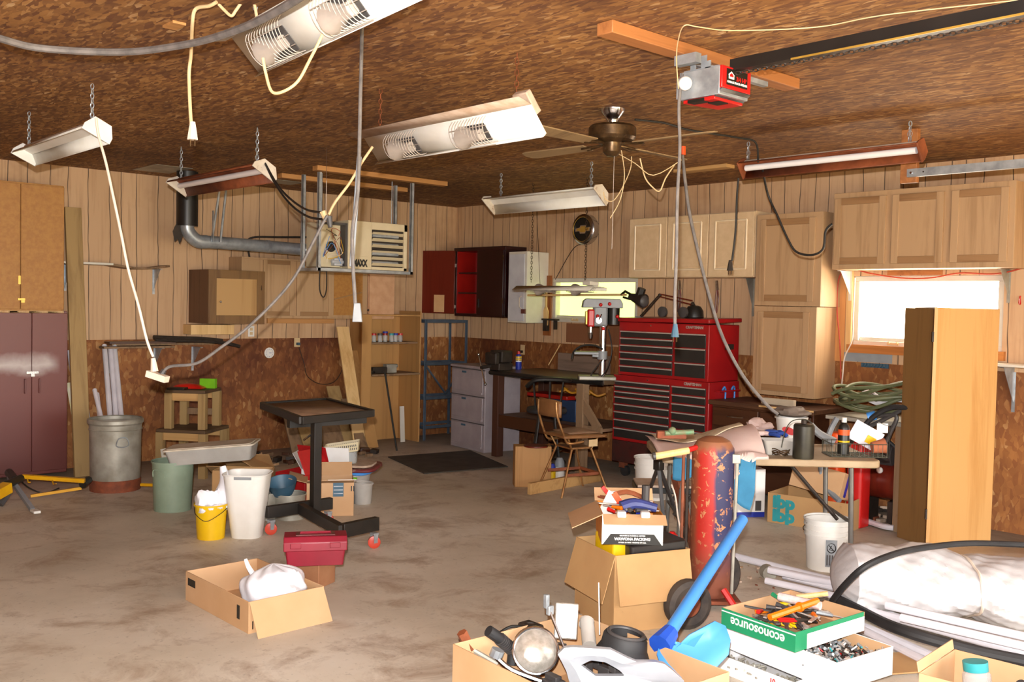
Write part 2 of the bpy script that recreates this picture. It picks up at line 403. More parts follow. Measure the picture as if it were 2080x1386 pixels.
m_ctop = plain('brown_dusty_top', '8f6f52', '745640', .7, scale=7)
m_fan = wood('dusty_fan_blade', '8f7450', '6b5236', 'x', .5, .8)
m_brass = plain('antique_brass', '6b5236', '4a3826', .35, .7, scale=20, dirt='8f7a60', amt=.4)
m_label = plain('black_label', '1a1814', '1a1814', .4)
m_redp = plain('red_plastic', 'c41f1b', 'b81a18', .35)
m_cinder = plain('grey_block', '9aa0a4', '8c9296', .8)
m_gold = plain('gold_badge', 'c9a24a', 'b8913c', .3, .5)
m_pinkw = plain('pale_wood_board', 'd6a883', 'cb9b75', .6, scale=12)
m_film = plain('plastic_wrap', 'd9cfc0', 'e3dcd2', .15, Alpha=.5, bump=.4)
def bottle_mat():
    t = NT('flaking_cylinder_paint'); sp = t.n('SeparateXYZ'); t.l(t.tc.outputs['Object'], sp.inputs[0])
    # blue on the right flank, red band, rust where the paint has flaked
    side = t.math('ADD', t.math('ADD', t.math('MULTIPLY', sp.outputs[0], 2.86), t.math('MULTIPLY', sp.outputs[1], 3.16)), .42)
    side = t.math('ADD', side, t.math('MULTIPLY', t.noise(9, 4), .16))
    base = t.ramp(side, [(.06, '8a4a30'), (.13, 'b02a20'), (.42, 'ac2a22'), (.5, '2c2c50')])
    fl = t.ramp(t.noise(21, 6, rough=.6, dist=.8), [(.575, BW0), (.59, BW1)])
    base = t.mix(fl, base, 'b57a52')
    top = t.ramp(t.math('ADD', sp.outputs[2], t.math('MULTIPLY', t.noise(12, 3), .12)), [(.86, BW0), (.9, BW1)])
    base = t.mix(top, base, '8f5a3c')
    base = t.mix(t.ramp(sp.outputs[2], [(.1, BW1), (.35, BW0)]), base, '7a4532')
    t.col(base); t.bump(fl, .2, .003); return t.set(.55)
m_cyl = bottle_mat()
# ================================================================ the setting
XE, YE = 11.4, -9.6
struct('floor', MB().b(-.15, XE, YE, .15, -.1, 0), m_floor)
struct('ceiling', MB().b(-.15, XE, YE, .15, H, H+.1), m_ceil)
struct('bounce_ground', MB().b(XE, 40, -24, 16, -.14, -.03), m_bounce)  # unseen ground outside, added to bounce warm daylight up to the ceiling
# left wall (x=0): oriented strand board below, paneling above
def wallmesh(cuts, along, z_split=1.22, t=.15, L0=0, L1=10):
    mb = MB()
    def bx(a, b_, z0, z1):
        for lo, hi, mi in ((z0, min(z1, z_split), 0), (max(z0, z_split), z1, 1)):
            if hi-lo < 1e-4: continue
            mb.m = mi
            if along == 'y': mb.b(-t, 0 if mi == 0 else .008, a, b_, lo, hi)
            else: mb.b(a, b_, 0 if mi == 0 else -.008, t, lo, hi)
    prev = L0
    for (a, b_, z0, z1) in cuts:
        bx(prev, a, 0, H); bx(a, b_, 0, z0); bx(a, b_, z1, H); prev = b_
    bx(prev, L1, 0, H); return mb
struct('wall_left', wallmesh([], 'y', L0=YE, L1=0), [m_osbw, m_panL])
W1 = (1.76, 3.02, 1.46, 1.95); W2 = (5.42, 6.64, 1.36, 1.95)
struct('wall_right', wallmesh([W1, (W2[0], W2[1], 1.36, 1.95)], 'x', L0=0, L1=XE), [m_osbw, m_panR])
struct('wall_back', MB().b(-.15, XE, YE-.15, YE, 0, H), m_panR)
mb = MB(); mb.b(XE, XE+.15, -1.1, .15, 0, H); mb.b(XE, XE+.15, YE, -8.6, 0, H); mb.b(XE, XE+.15, -5.1, -4.6, 0, H); mb.b(XE, XE+.15, YE, .15, 2.3, H)
struct('wall_door', mb, m_panL)
m_pane1 = emis('sunlit_green_pane', 'f0ff9c', 1.25); m_pane2 = emis('sunlit_white_pane', 'fff2dc', 12)
def window(n, W, pane, fm, dep_=.06):
    x0, x1, z0, z1 = W; fw = .045
    r = thing('window_%d' % n, '', '', ((x0+x1)/2, .02, z0)); del r['label']; del r['category']; r['kind'] = 'structure'
    mb = MB(); mb.b(x0, x1, 0, .12, z1-fw, z1); mb.b(x0, x1, 0, .12, z0, z0+fw); mb.b(x0, x0+fw, 0, .12, z0+fw, z1-fw); mb.b(x1-fw, x1, 0, .12, z0+fw, z1-fw)
    mb.b(x0+fw, x1-fw, .03, .05, z0+fw, z0+fw+.03); part('window_frame', mb, fm, r, True, bev=.004)
    part('pane', MB().b(x0+fw, x1-fw, .075, .085, z0+fw, z1-fw), pane, r, True)
    mb = MB(); xc = x0+.36; mb.b(xc-.05, xc+.05, -.012, 0, z0+.015, z0+.035); mb.b(xc-.04, xc-.03, -.02, 0, z0+.03, z0+.045); mb.b(xc+.03, xc+.04, -.02, 0, z0+.03, z0+.045)
    part('sash_latch', mb, m_cream, r, True)
window(1, W1, m_pane1, m_cwhite); window(2, W2, m_pane2, m_cwhite)
# bare framing and casing around the windows
mb = MB(); mb.b(W2[0]-.03, W2[1]+.03, -.05, 0, 1.30, 1.37)
struct('trim_1', mb, wood('sill_lumber', 'c27a3a', '9a5a26', 'x', .6))
struct('trim_2', MB().b(W2[0]-.055, W2[0]-.005, -.03, -.008, 1.3, 2.0), m_pine)
struct('trim_3', MB().b(W2[0]-.26, W2[0]-.07, -.014, -.0085, 1.22, 2.0), wood('orange_panel_strip', 'd99a5c', 'c4844a', 'z', .5))
struct('trim_4', MB().b(W1[0]-.12, W1[0]-.01, -.028, -.008, 1.3, 1.98), wood('raw_jamb', '9a5a2c', '7a4420', 'z', .6))
struct('trim_5', MB().b(W2[0]+.3, W2[0]+.75, -.03, -.008, 1.955, 2.0), m_lumo)
mb = MB()
for a, b_ in ((5.33, 5.78), (5.9, 6.45)): mb.b(a, b_, -.012, -.0085, 1.225, 1.3)
struct('trim_6', mb, m_cinder)
mb = MB()
for a, b_ in ((2.0, 3.0),): mb.b(a, b_, -.014, -.0085, 1.24, 1.45)
struct('trim_7', mb, wood('stained_panel', '8a5a3c', '6b4028', 'z', .5))
# ================================================================ things hung from the ceiling
def chains(par, pts, mat, world=True):
    for p, q in pts: part('chain', MB().chain(p, q), mat, par, world)
def shop_light(name, label, y, xl, xr, z, mats, tilt=0, w=.17, tubes=0, chains_x=(), chmat=None, ends=True, group=None):
    """fluorescent fixture along X, open underneath; tilt leans the mouth towards -y"""
    hs, ref, en = mats; L = xr-xl
    r = thing(name, label, 'ceiling light', None, M=T((xl+xr)/2, y, z) @ RX(-tilt), group=group)
    h = L/2
    mb = MB(); mb.prism([(-.035, .025), (.035, .025), (.035, .055), (.025, .065), (-.025, .065), (-.035, .055)], -h, h, Matrix(((0, 0, 1, 0), (1, 0, 0, 0), (0, 1, 0, 0), (0, 0, 0, 1))))
    part('housing', mb, hs, r, bev=.003)
    mb = MB()
    for s in (-1, 1):
        mb.add([(-h, s*.03, .028), (h, s*.03, .028), (h, s*w/2, -.02), (-h, s*w/2, -.02), (-h, s*w/2, -.035), (h, s*w/2, -.035)], [(0, 1, 2, 3), (3, 2, 5, 4)])
    mb.b(-h, h, -.03, .03, .024, .028)
    part('reflector', mb, ref, r, solid=.002)
    if ends:
        for s in (-1, 1):
            mb = MB(); mb.prism([(-w/2-.004, -.037), (w/2+.004, -.037), (w/2+.004, .0), (.05, .062), (-.05, .062), (-w/2-.004, .0)], -.006, .006, T(s*h, 0, 0) @ Matrix(((0, 0, 1, 0), (1, 0, 0, 0), (0, 1, 0, 0), (0, 0, 0, 1))))
            part('end_plate', mb, en, r, bev=.002)
    for k in range(tubes):
        yy = 0 if tubes == 1 else (-.05, .05)[k]
        part('tube_lamp', MB().tube([(-h+.03, yy, .0), (h-.03, yy, .0)], .022, 12), m_tubeg, r)
    for cx in chains_x:
        for dx in (-.012, .012):
            part('chain', MB().chain((cx+dx*.6, y, z+.06), (cx+dx*.1, y, H-.004)), chmat or m_galv, r, True)
    return r
def span(pl, pr, Y): a = PY(*pl, Y); b_ = PY(*pr, Y); return a.x, b_.x, (a.z+b_.z)/2
# far left white fixture with its cord
Y = -5.77; a = PY(52, 318, Y); b_ = PY(200, 262, Y)
shop_light('shop_light', 'white two lamp fixture over the brown steel cabinet, white cord from its near end', Y, a.x, b_.x, (a.z+b_.z)/2, (m_dust, m_white, m_white), .45, .16, 0, chains_x=(PZ(72, 228, H).x, PZ(178, 168, H).x))
# rusty fixture beside the flue
Y = -4.46; a = PY(362, 380, Y); b_ = PY(540, 338, Y)
shop_light('shop_light', 'rust speckled fixture with white end caps in front of the black flue pipe', Y, a.x, b_.x, (a.z+b_.z)/2-.01, (m_rustr, m_rustr, m_rusty), .55, .19, 1, (PZ(385, 300, H).x, PZ(518, 258, H).x))
Y = -1.79; a = PY(995, 425, Y); b_ = PY(1222, 388, Y)
shop_light('shop_light', 'dusty white fixture with peeling black edge above the red lined cabinet', Y, a.x, b_.x, (a.z+b_.z)/2+.01, (m_dust, m_white, m_rusty), .7, .2, 0, (PZ(1018, 352, H).x, PZ(1200, 328, H).x))
Y = -1.79; a = PY(1508, 348, Y); b_ = PY(1872, 298, Y)
r = shop_light('shop_light', 'rusty fixture with one long white tube above the oak wall cabinets', Y, a.x, b_.x, (a.z+b_.z)/2, (m_rusty, m_rustr, m_rustr), .9, .13, 1, (PZ(1542, 292, H).x, PZ(1850, 245, H).x))
def heat_lamp(label, y, xl, xr, z, tilt, bulbs, chs, hood_up=.16, face=.24, chmat=None, mats=None):
    """trough reflector along X whose white face looks down towards -y, with wire guards over the lamps"""
    outer, inner = mats or (m_dust, m_white); L = xr-xl; h = L/2
    r = thing('heat_lamp_fixture', label, 'ceiling light', None, M=T((xl+xr)/2, y, z) @ RX(-tilt))
    X = Matrix(((0, 0, 1, 0), (1, 0, 0, 0), (0, 1, 0, 0), (0, 0, 0, 1)))
    mb = MB(); mb.add([(-h, -.03, .0), (h, -.03, .0), (h, face, .0), (-h, face, .0)], [(0, 1, 2, 3)])
    mb.add([(-h, face, 0), (h, face, 0), (h, face, -.03), (-h, face, -.03)], [(0, 1, 2, 3)])
    part('reflector', mb, inner, r, solid=.003)
    mb = MB(); mb.add([(-h-.06, -.03, 0), (h, -.03, 0), (h, -.03-hood_up, -.05), (-h-.06, -.03-hood_up, -.05)], [(0, 1, 2, 3)])
    part('dusty_flap', mb, outer, r, solid=.004)
    mb = MB(); mb.b(h-.1, h, -.09, .03, .003, .04); part('ballast_box', mb, outer, r, bev=.006)
    for bx in bulbs:
        x = -h+L*bx
        mb = MB(); mb.c(x+.04, face*.5, -.004, .18, face*.75, .004); part('lamp_opening', mb, m_dkgrey, r)
        mb = MB(); mb.lathe([(.001, 0), (.03, .0), (.03, .06), (.055, .12), (.06, .15), (.04, .17), (.001, .175)], (x+.1, face*.5, -.026), 14, RY(R(-90))); part('bulb', mb, m_pull, r)
        mb = MB()
        for k in range(12):
            xx = x-.09+k*.024
            mb.tube([(xx, -.02, -.004), (xx-.01, .0, -.04), (xx-.02, face*.45, -.055), (xx-.02, face*.85, -.04), (xx-.01, face-.005, -.004)], .0022, 4, sm=3)
        for k in range(4):
            yy = .01+(face-.02)*k/3; mb.tube([(x-.1, yy, -.046), (x+.19, yy, -.046)], .0022, 4)
        part('wire_guard', mb, m_pull, r)
    chains(r, chs, chmat or m_rustr); return r
Y = -4.57
a = PY(745, 290, Y); b_ = PY(1085, 222, Y); zc = (a.z+b_.z)/2
heat_lamp('long dusty heat lamp fixture with two wire guards on rusty chains', Y, a.x, b_.x, zc, R(50), (.22, .64),
          [((PZ(780, 182, H).x, Y, zc+.06), (PZ(780, 182, H).x, Y, H)), ((PZ(1040, 105, H).x, Y, zc+.1), (PZ(1040, 105, H).x, Y, H))], .07, .13)
Y = -5.8
a = PY(480, 88, Y); zc = a.z
b_ = PY(762, -62, Y); pit = math.atan2(b_.z-a.z, b_.x-a.x)
rr = heat_lamp('big white wire guarded heat lamp fixture cut off by the top of the view', Y, a.x, a.x+1.2, zc, R(46), (.2, .62),
          [((PZ(497, 8, H).x, Y, zc+.08), (PZ(497, 8, H).x, Y, H)), ((a.x+1.05, Y, zc+.14), (a.x+1.05, Y, H))], .03, .15, m_galv, (m_white, m_white))
rr.matrix_world = T(a.x, Y, zc) @ RY(-pit) @ T(-a.x, -Y, -zc) @ rr.matrix_world; XF[rr.name] = rr.matrix_world.copy()
Y = -1.1
a = PY(1062, 586, Y); b_ = PY(1212, 577, Y); zc = (a.z+b_.z)/2
r = heat_lamp('low hanging dusty lamp fixture on long chains before the green lit window', Y, a.x, b_.x, zc, R(5), (.2, .7),
              [((a.x+.12, Y, zc+.04), (a.x+.12, Y, H)), ((b_.x-.15, Y, zc+.04), (b_.x-.15, Y, H))], .06, .14, m_iron, (m_cwhite, m_cwhite))
# ceiling fan
c = PZ(1245, 222, H)
fan = thing('ceiling_fan', 'dusty brass ceiling fan with four tan blades', 'ceiling fan', (c.x, c.y, H))
part('canopy', MB().lathe([(.001, 0), (.075, 0), (.07, -.02), (.045, -.05), (.035, -.07), (.035, -.1), (.001, -.1)][::-1]), m_chrome, fan)
part('motor_housing', MB().lathe([(.04, -.095), (.13, -.1), (.145, -.115), (.145, -.17), (.13, -.19), (.09, -.205), (.001, -.205)][::-1], seg=32), m_brass, fan)
part('hub', MB().lathe([(.06, -.2), (.055, -.225), (.055, -.26), (.03, -.285), (.001, -.29)][::-1]), m_brass, fan)
for k in range(4):
    a = R(45+90*k)-HD
    M = RZ(a) @ RX(R(9))
    mb = MB(); mb.T = T(0, 0, -.215) @ M; mb.prism([(.19, -.05), (.68, -.065), (.72, -.05), (.735, 0), (.72, .05), (.68, .065), (.19, .05)], -.004, .004)
    bl = part('blade', mb, m_fan, fan, bev=.002)
    mb = MB(); mb.T = T(0, 0, -.212) @ RZ(a); mb.tube([(.08, 0, 0), (.14, .02, -.005), (.22, .03, -.012)], .007, 6, sm=3); mb.tube([(.08, 0, 0), (.14, -.02, -.005), (.22, -.03, -.012)], .007, 6, sm=3)
    part('blade_bracket', mb, m_brass, bl)
mb = MB(); mb.tube([(.02, 0, -.28), (.02, 0, -.85)], .0016, 5); part('pull_chain', mb, m_pull, fan)
mb = MB(); mb.tube([(.05, .03, -.25), (.08, .03, -.4), (.06, .02, -.55), (.0, 0, -.66)], .003, 5, sm=4); mb.tube([(-.02, .05, -.25), (.12, .08, -.33), (.2, .16, -.4), (.3, .3, -.3)], .003, 5, sm=4); part('loose_wire', mb, m_cream, fan)

# lumber screwed to the ceiling and the garage door opener
a = PZ(1230, 42, H); b_ = PZ(1620, 160, H)
solo('lumber', MB().b(a.x-.05, a.x+.04, a.y, b_.y, H-.055, H-.001), m_lumo, 'orange aged plank on the ceiling holding the garage door opener', 'lumber', bev=.004)

zo = 2.6; p0 = PZ(1380, 205, zo); p1 = PZ(1462, 190, zo); p2 = PZ(1525, 205, zo)
x0, x1, y0, y1, z1 = p0.x, p1.x, p1.y, p2.y, zo+.125
op = thing('garage_door_opener', 'red and grey garage door opener with a round bulb, hung under the ceiling', 'garage door opener', ((x0+x1)/2, (y0+y1)/2, zo))
mb = MB(); mb.b(x0, x1-.004, y0, y1, zo, z1); mb.b(x0-.025, x0, y0+.01, y1-.01, zo+.01, z1-.02); part('chassis', mb, m_galv, op, True, bev=.003)
mb = MB(); mb.b(x1-.02, x1+.008, y0+.003, y1+.003, zo+.028, z1+.002); part('red_end_cover', mb, m_redp, op, True, bev=.004)
mb = MB(); mb.add([(x1-.03, y0+.003, zo-.006), (x1+.01, y0+.003, zo+.026), (x1+.01, y1, zo+.026), (x1-.03, y1, zo-.006)], [(0, 1, 2, 3)]); part('dark_lower_bevel', mb, m_dkgrey, op, True, solid=.003)
mb = MB(); mb.prism([(x0+.02, y0+.005), (x1-.03, y0+.005), (x1-.03, y1), (x0+.06, y1)], zo-.018, zo-.001); part('red_bottom_cover', mb, m_redp, op, True, bev=.004)
mb = MB(); mb.b(x0+.05, x0+.14, y0+.0, y0+.05, zo-.0185, zo-.005); mb.b(x1-.1, x1-.04, y0+.05, y0+.12, zo-.022, zo-.01); part('vent', mb, m_label, op, True)
part('bulb', MB().sph((x0+.058, y0-.03, zo+.065), .032), m_tubeg, op, True)
part('bulb_socket', MB().tube([(x0+.052, y0-.012, zo+.062), (x0+.052, y0+.01, zo+.062)], .02, 12), m_label, op, True)
mb = MB(); yy = y1-y0; mb.b(x1+.0085, x1+.0095, y0+yy*.16, y1-yy*.12, zo+.045, z1-.008); lab = part('label_plate', mb, m_label, op, True)
F = Matrix(((0, 0, 1, 0), (1, 0, 0, 0), (0, 1, 0, 0), (0, 0, 0, 1)))
def plusx(x, y, z): return T(x, y, z) @ F
text('lettering', '3/4 HP', .028, m_redp, op, plusx(x1+.0105, y0+yy*.66, zo+.078), .0006, world=True)
text('lettering', 'GARAGE DOOR OPENER', .0135, m_paper, op, plusx(x1+.0105, y0+yy*.52, zo+.059), .0003, world=True)
mb = MB(); mb.add([(x1+.0105, y0+yy*a_, zo+b_) for a_, b_ in ((.22, .073), (.22, .09), (.2, .09), (.315, .107), (.43, .09), (.41, .09), (.41, .073))], [(0, 1, 2, 3, 4, 5, 6)]); part('house_emblem', mb, m_paper, op, True, smooth=False)
mb = MB(); mb.add([(x1+.0115, y0+yy*a_, zo+b_) for a_, b_ in ((.25, .082), (.25, .09), (.315, .1), (.38, .09), (.38, .082))], [(0, 1, 2, 3, 4)]); part('house_emblem_centre', mb, m_redp, op, True, smooth=False)
mb = MB(); mb.b(x0+.03, x0+.06, y0+.04, y0+.044, z1, H-.055); mb.b(x0+.09, x0+.12, y0+.04, y0+.044, z1, H-.055); mb.b(x0-.0, x1-.03, y0+.03, y0+.08, z1, z1+.012); mb.b(x0+.12, x0+.15, y0+.03, y0+.034, z1, z1+.04)
part('hanging_bracket', mb, m_galv, op, True)
mb = MB(); mb.b(x0+.0, x0+.03, y0-.02, y1+.45, H-.08, H-.056); mb.b(x0+.0, x0+.12, y0-.04, y0-.0, H-.1, H-.056); part('perforated_strap', mb, m_galv, op, True)
mb = MB(); zr = 2.72; yr = (y0+y1)/2; mb.b(x1-.02, XE, yr-.014, yr+.014, zr, zr+.05); mb.b(x1-.02, XE, yr-.028, yr+.028, zr-.005, zr+.003); part('black_rail', mb, m_black, op, True)
part('rail_edge', MB().b(x1+.3, XE, yr-.03, yr-.026, zr-.01, zr-.002), m_gold, op, True)
part('drive_chain', MB().chain((x1+.02, yr-.02, zr-.02), (XE-.1, yr-.02, zr-.045), .03, .0024), m_iron, op, True)
# near cord from the opener, plug end, and the wires around it
def cable(name, label, pts, r, mat, cat='cord', sm=6, seg=8, ends=None, group=None):
    """a cord; ends = list of (part name, MB, material) in world space"""
    if not ends: return solo(name, MB().tube(pts, r, seg, sm=sm), mat, label, cat, group)
    o = thing(name, label, cat, Vector(pts[-1])); part('cord', MB().tube(pts, r, seg, sm=sm), mat, o, True)
    for n_, m_, mt in ends: part(n_, m_, mt, o, True)
    return o
def plug(p, up_, s=1.0, col=None, prong=True):
    p = Vector(p); d = Vector(up_).normalized()
    a = MB().tube([p+d*.055*s, p+d*.03*s, p], [.008*s, .017*s], 8)
    out = [('plug', a, col or m_dkgrey)]
    if prong:
        q = MB(); sd = cR
        for k in (-1, 1): q.tube([p+sd*.007*k*s, p+sd*.007*k*s-d*.02*s], .0025*s, 4)
        out.append(('prongs', q, m_brass))
    return out
dd = dep((x0, y0, zo))-.05
P = [DP(x, y, dd) for x, y in ((1393, 62), (1378, 80), (1374, 120), (1378, 180))]
cable('thin_wire', 'thin tan wire along the ceiling over the garage door opener', [PZ(2070, 0, H-.01), PZ(1800, 30, H-.01), PZ(1660, 55, H-.01), PZ(1490, 62, H-.01), PZ(1420, 55, H-.02), PZ(1390, 52, H-.03)]+[PZ(1378, 80, H-.05), PZ(1374, 120, H-.1), P[3]], .0026, m_cream, 'wire')
P = [DP(x, y, dd) for x, y in ((1386, 150), (1379, 215), (1381, 300), (1376, 400), (1374, 520), (1371, 600), (1371, 665))]
cable('extension_cord', 'grey cord hanging straight down from the garage door opener, plug before the tool chest', P, .0075, m_gcord, ends=plug(DP(1371, 685, dd), (0, 0, 1), 1.1, m_slate))
dq = 6.2
P = [DP(x, y, dq) for x, y in ((1386, 315), (1392, 370), (1402, 440), (1425, 540), (1446, 620), (1470, 690), (1510, 765), (1555, 820), (1580, 842))]
o = cable('extension_cord', 'grey cord slanting down behind the hanging plug to the white tub', P, .0105, m_gcord, ends=[('orange_connector', MB().tube([DP(1386, 298, dq), DP(1386, 315, dq)], .022, 10), m_oran)])
cable('extension_cord', 'dark cord stapled along the ceiling between fan and tube fixture', [PZ(1290, 243, H-.02), PZ(1350, 250, H-.012), PZ(1400, 264, H-.012), PZ(1500, 280, H-.012), PZ(1535, 290, H-.03), PY(1540, 330, -1.79)], .007, m_bcord)
P = [PY(x, y, -1.79) for x, y in ((1500, 362), (1497, 400), (1494, 470), (1487, 530))]
cable('extension_cord', 'black cord with plug hanging before the right white cabinet door', P, .0075, m_bcord, ends=plug(PY(1483, 550, -1.79), (0, 0, 1), 1.4, m_iron))
P = [PY(1548, 338, -1.79)]+[PY(x, y, -1.6) for x, y in ( (1560, 395), (1580, 440), (1600, 485), (1618, 512), (1650, 518), (1672, 505), (1677, 470), (1690, 455))]
cable('extension_cord', 'black cord sagging across the tall oak cabinet', P, .008, m_bcord)
# top left: thick drooping cable, cream cord with a plug
P = [PZ(x, y, H-.17) for x, y in ((-60, 60), (0, 78), (70, 96), (170, 104), (265, 105), (350, 95), (430, 78), (520, 45), (600, 0), (640, -30))]
cable('hose', 'thick grey cable drooping across the ceiling at top left', P, .0155, m_gcord)
P = [PZ(440, 4, H-.02), PZ(425, 12, H-.03), PZ(398, 18, H-.03), PZ(391, 45, H-.08), DP(388, 110, 4.15), DP(384, 150, 4.2), DP(386, 215, 4.2), DP(389, 258, 4.2)]
cable('extension_cord', 'cream cord with white plug hanging free at top left', P, .0075, m_cream, ends=plug(DP(391, 284, 4.2), (0, 0, 1), 1.4, m_wcord))
P = [DP(x, y, 3.95) for x, y in ((440, 4), (455, 20), (470, 32), (480, 20), (495, 2), (515, 6), (522, 40))]
cable('cord_loop', 'cream cord looped over the chain above the big heat lamp fixture', P, .0065, m_cream)
P = [DP(x, y, 3.75) for x, y in ((534, 118), (540, 150), (552, 186), (575, 186), (605, 165), (630, 120), (655, 70), (662, 45))]
cable('cord_loop', 'cream cord drooping under the big heat lamp fixture', P, .006, m_cream)
# white cord with adapter, and the long cord running up from it
P = [DP(x, y, 5.3) for x, y in ((195, 240), (200, 275), (215, 330), (228, 390), (245, 470), (260, 545), (281, 620), (298, 690), (311, 725))]
e = [('adapter', MB().c(0, 0, 0, .12, .045, .035, T(*DP(320, 765, 5.3)) @ RZ(.6) @ RY(.25)), m_wcord), ('plug', MB().tube([DP(311, 728, 5.3), DP(314, 755, 5.3)], [.012, .022], 8), m_wcord)]
cable('extension_cord', 'white cord with a three way adapter hanging from the far left fixture', P, .0075, m_wcord, ends=e)
P = [DP(x, y, 5.32) for x, y in ((328, 762), (345, 745), (400, 738), (450, 705), (500, 668), (560, 610), (600, 560), (632, 500), (655, 455), (665, 438))]
cable('extension_cord', 'grey cord sweeping up from the adapter to the heater', P, .0085, m_gcord, ends=[('plug', MB().tube([DP(325, 765, 5.32), DP(334, 752, 5.32)], [.02, .014], 8), m_dkgrey)])
P = [DP(x, y, 5.32) for x, y in ((668, 436), (680, 412), (710, 372), (735, 330), (757, 298))]
cable('extension_cord', 'tan cord from the wire guarded fixture down to the knot of plugs', P, .0075, m_cream)
e = thing('plug_cluster', 'knot of black and cream plugs hanging by a thin wire left of the heater', 'plug', DP(662, 445, 5.34))
part('plug', MB().tube([DP(656, 430, 5.34), DP(662, 447, 5.34)], [.02, .014], 8), m_cream, e, True)
part('plug', MB().tube([DP(668, 440, 5.34), DP(671, 462, 5.34)], [.02, .012], 8), m_dkgrey, e, True)
part('hanging_wire', MB().tube([DP(663, 368, 5.34), DP(662, 432, 5.34)], .0016, 4), m_pull, e, True)
part('hook_wire', MB().tube([DP(663, 368, 5.34), PZ(663, 300, H)], .0016, 4), m_pull, e, True)
a = PY(535, 325, -4.46)
P = [a]+[DP(x, y, d_) for x, y, d_ in ((560, 370, 6.5), (585, 400, 6.2), (620, 425, 5.8), (655, 432, 5.36))]
cable('extension_cord', 'black cord from the rusty fixture to the knot of plugs', P, .007, m_bcord)
P = [a]+[DP(x, y, d_) for x, y, d_ in ((560, 375, 6.5), (590, 415, 6.2), (625, 440, 5.8), (660, 446, 5.38))]
cable('extension_cord', 'second black cord hanging just under its twin from the rusty fixture', P, .007, m_bcord)
# grey strap cord with the outlet box at the centre left
dz = 4.35
o = thing('drop_cord', 'grey drop cord hanging from the ceiling with an outlet block, right of the heater controls', 'cord', DP(725, 650, dz))
q0 = PZ(735, 38, H)
P = [q0, DP(735, 60, dep(q0)-.02)]+[DP(x, y, dz) for x, y in ((734, 120), (732, 200), (729, 330), (726, 400), (716, 470), (717, 540), (720, 590), (722, 625))]
part('cord', MB().tube(P, .0085, 8, sm=5), m_gcord, o, True)
mb = MB(); M = Matrix.Translation(DP(722, 430, dz+.02)) @ Matrix((cR, cU, -cF)).transposed().to_4x4() @ RZ(R(-4)); mb.c(0, 0, 0, .022, .5, .01, M); part('taped_tube', mb, m_gpl, o, True, bev=.004)
M = Matrix.Translation(DP(725, 634, dz)) @ Matrix((cR, cU, -cF)).transposed().to_4x4(); mb = MB(); mb.prism([(-.02, -.045), (.024, -.045), (.016, .04), (-.012, .04)], -.012, .012, M)
part('outlet_block', mb, m_gpl, o, True, bev=.003)
# cream wires and small chains in the middle
P = [DP(x, y, 6.2) for x, y in ((1300, 322), (1310, 360), (1325, 380), (1340, 388), (1352, 362), (1370, 335))]
cable('loose_wire', 'cream wire looping under the ceiling fan to the orange connector', P, .0045, m_cream, 'wire')
P = [DP(x, y, 6.6) for x, y in ((1283, 318), (1280, 345), (1262, 385), (1245, 408), (1230, 405), (1226, 390))]
cable('loose_wire', 'thin tan wire from the fan to the peeling white fixture', P, .0035, m_cream, 'wire')
# track of the far garage door
yb = -1.5; a = PY(1848, 340, yb)
mb = MB(); mb.b(a.x-.055, a.x+.055, yb-.02, yb+.02, PY(1848, 372, yb).z, H-.001)
solo('hanger_block', mb, m_lumo, 'orange brown wood block hanging at the end of the grey door track', 'wood block', bev=.003)
t0 = PY(1842, 352, yb-.06)
o = thing('door_track', 'galvanized garage door track under the ceiling at upper right', 'door track', (t0.x, yb-.06, t0.z))
mb = MB(); mb.b(t0.x, XE-.1, yb-.06, yb-.055, t0.z-.022, t0.z+.022); mb.b(t0.x, XE-.1, yb-.06, yb-.03, t0.z-.026, t0.z-.022); mb.b(t0.x, XE-.1, yb-.06, yb-.03, t0.z+.022, t0.z+.026)
part('rail', mb, m_galv, o, True); part('bolt', MB().tube([(t0.x+.03, yb-.07, t0.z), (t0.x+.03, yb-.058, t0.z)], .008, 8), m_chrome, o, True); part('bolt', MB().tube([(t0.x+.11, yb-.066, t0.z), (t0.x+.11, yb-.058, t0.z)], .005, 8), m_iron, o, True)
a = PZ(1375, 345, H); solo('ceiling_board', MB().b(a.x, a.x+.55, a.y-.05, a.y+.07, H-.03, H-.001), m_lumx, 'flat board on the ceiling left of the long tube fixture', 'board', bev=.002)
a = PZ(355, 48, H); solo('wood_scrap', MB().b(a.x-.06, a.x+.05, a.y-.03, a.y+.03, H-.012, H-.001, None), m_lum, 'splintered scrap of wood flat on the ceiling behind the cream plug cord', 'wood scrap')
for (x, y, w_, d_), lb in zip(((330, 343, .55, .35), (560, 368, .3, .5)), ('grey sheet metal patch on the ceiling left of the flue', 'grey sheet metal patch on the ceiling right of the flue')):
    a = PZ(x, y, H); solo('metal_patch', MB().b(a.x-w_/2, a.x+w_/2, a.y-d_/2, a.y+d_/2, H-.004, H-.001), m_galvd, lb, 'metal sheet')

